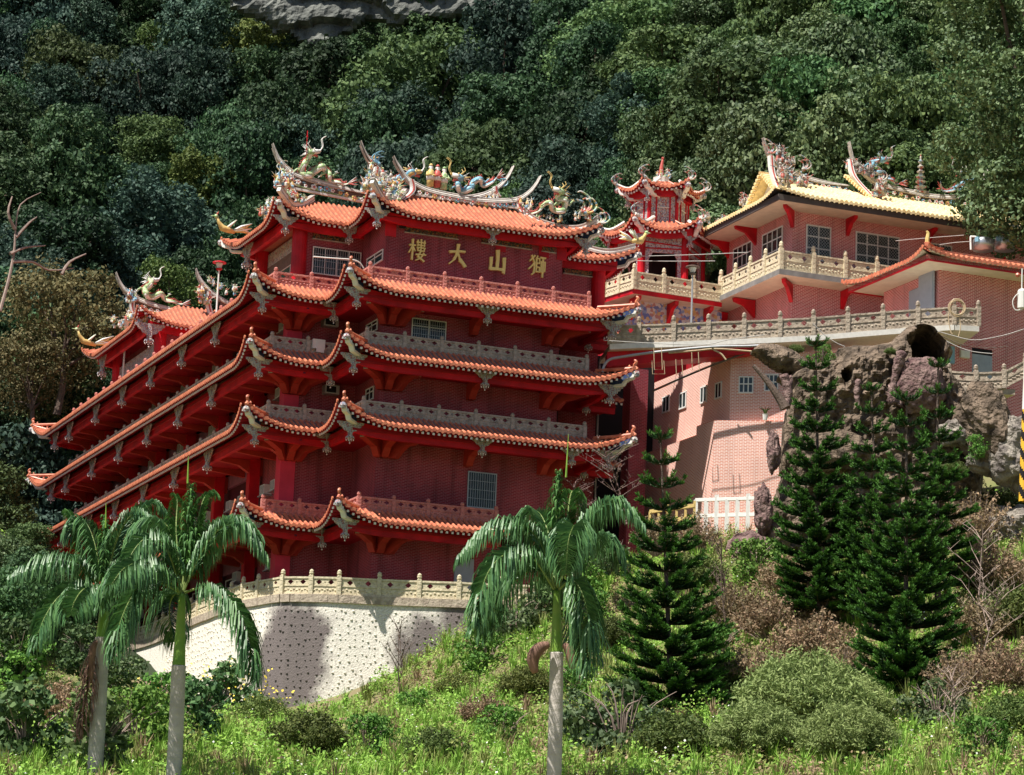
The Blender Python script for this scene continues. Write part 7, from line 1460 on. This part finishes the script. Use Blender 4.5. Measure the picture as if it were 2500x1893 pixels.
k = (nz < .0) & (rg.random(len(x)) < .03); V, F = leaf_quads(P[k] + [0, -.03, .08], N[k], .075, 1.0, .5, rg); o = bpy.data.objects.new('white_flowers', mesh_np('white_flowers', V, F, ['petal_w'])); COL.objects.link(o); tag(o, 'tiny white flowers sprinkled through the green ground cover', 'flowers', kind='stuff')
fl = []
for q, n_, s_ in (((560, 1700), 170, 1.9), ((640, 1740), 50, 1.3), ((400, 1710), 45, 1.7)):
    c_ = hit((q[0], q[1] + 25), 60, 165); fl.append(c_ + np.array([0, 0, 1.0]) + rg.normal(0, 1, (n_, 3)) * [s_ * .55, s_ * .5, .5] + [0, -1.75, .25])
fl = np.concatenate(fl); V, F = leaf_quads(fl, np.tile([0, -1., .6], (len(fl), 1)), .13, 1.0, .4, rg); o = bpy.data.objects.new('yellow_flowers', mesh_np('yellow_flowers', V, F, ['petal_y'])); COL.objects.link(o); tag(o, 'yellow blossoms scattered over the bushes below the white wall', 'flowers', kind='stuff')


# tall weeds and grasses in tufts
xw, yw, zw, rg = scatter(4600, 31, 86, 152); Vs = []
for a, b, c in zip(xw, yw, zw):
    k = rg.integers(14, 30); h = rg.uniform(.3, 1.15); ang = rg.uniform(0, 6.28, k); sp = rg.uniform(.03, .28, k) * h * 1.3; base = np.c_[a + rg.normal(0, .06, k), b + rg.normal(0, .06, k), np.full(k, c - .05)]
    mid = base + np.c_[np.cos(ang) * sp * .5, np.sin(ang) * sp * .5, h * rg.uniform(.5, .65, k)]; tip = base + np.c_[np.cos(ang) * sp * 1.5, np.sin(ang) * sp * 1.5, h * rg.uniform(.7, 1.1, k)]
    wv = np.c_[-np.sin(ang), np.cos(ang), np.zeros(k)] * rg.uniform(.012, .03, k)[:, None]; Vs.append(np.stack([base - wv * .6, base + wv * .6, mid + wv, mid - wv], 1)); Vs.append(np.stack([mid - wv, mid + wv, tip + wv * .15, tip - wv * .15], 1))
n_per = [len(v) for v in Vs]; V = np.concatenate(Vs).reshape(-1, 3); F = np.arange(len(V)).reshape(-1, 4); cm_ = rg.choice(3, len(xw), p=[.6, .28, .12]); mi = np.repeat(np.repeat(cm_, 2), n_per)
o = bpy.data.objects.new('tall_weeds', mesh_np('tall_weeds', V, F, ['cover_g', 'cover_o', 'cover_d'], mi)); COL.objects.link(o); tag(o, 'tufts of tall weeds and grasses standing over the ground cover', 'weeds', kind='stuff')

for i, (q, D, kk, sc, lb) in enumerate(((cd(530, 200), 146.8, 'leafy', .42, 'flowering green plant growing in the saddle of the grotto rock'), (cd(380, 175), 147.2, 'mixed', .3, 'small olive plant on top of the grotto arm'), (cd(915, 185), 145.6, 'mixed', .22, 'moss green tuft on the shoulder left of the cave mouth'), (cd(1400, 730), 144.6, 'leafy', .5, 'light green bush between cave pine and pale boulders'), (cd(760, 1230), 143.5, 'dry', .6, 'dry bush at the foot of the grotto behind the pines'), (cd(1270, 860), 144.5, 'mixed', .5, 'olive bush in front of the right foot of the grotto'))):
    P = at(q, D); put_tree(kk, (P[0], P[1], P[2] - .7 * sc), sc, i * 1.7, lb, name='shrub', cat='shrub', group='shrubs on the slope')
for o in list(COL.objects):
    if o.parent and o.parent.name.startswith('shrub'):
        if o.name.startswith('crown'): o.name = 'foliage'
        elif o.name.startswith('trunk'): o.name = 'stems'
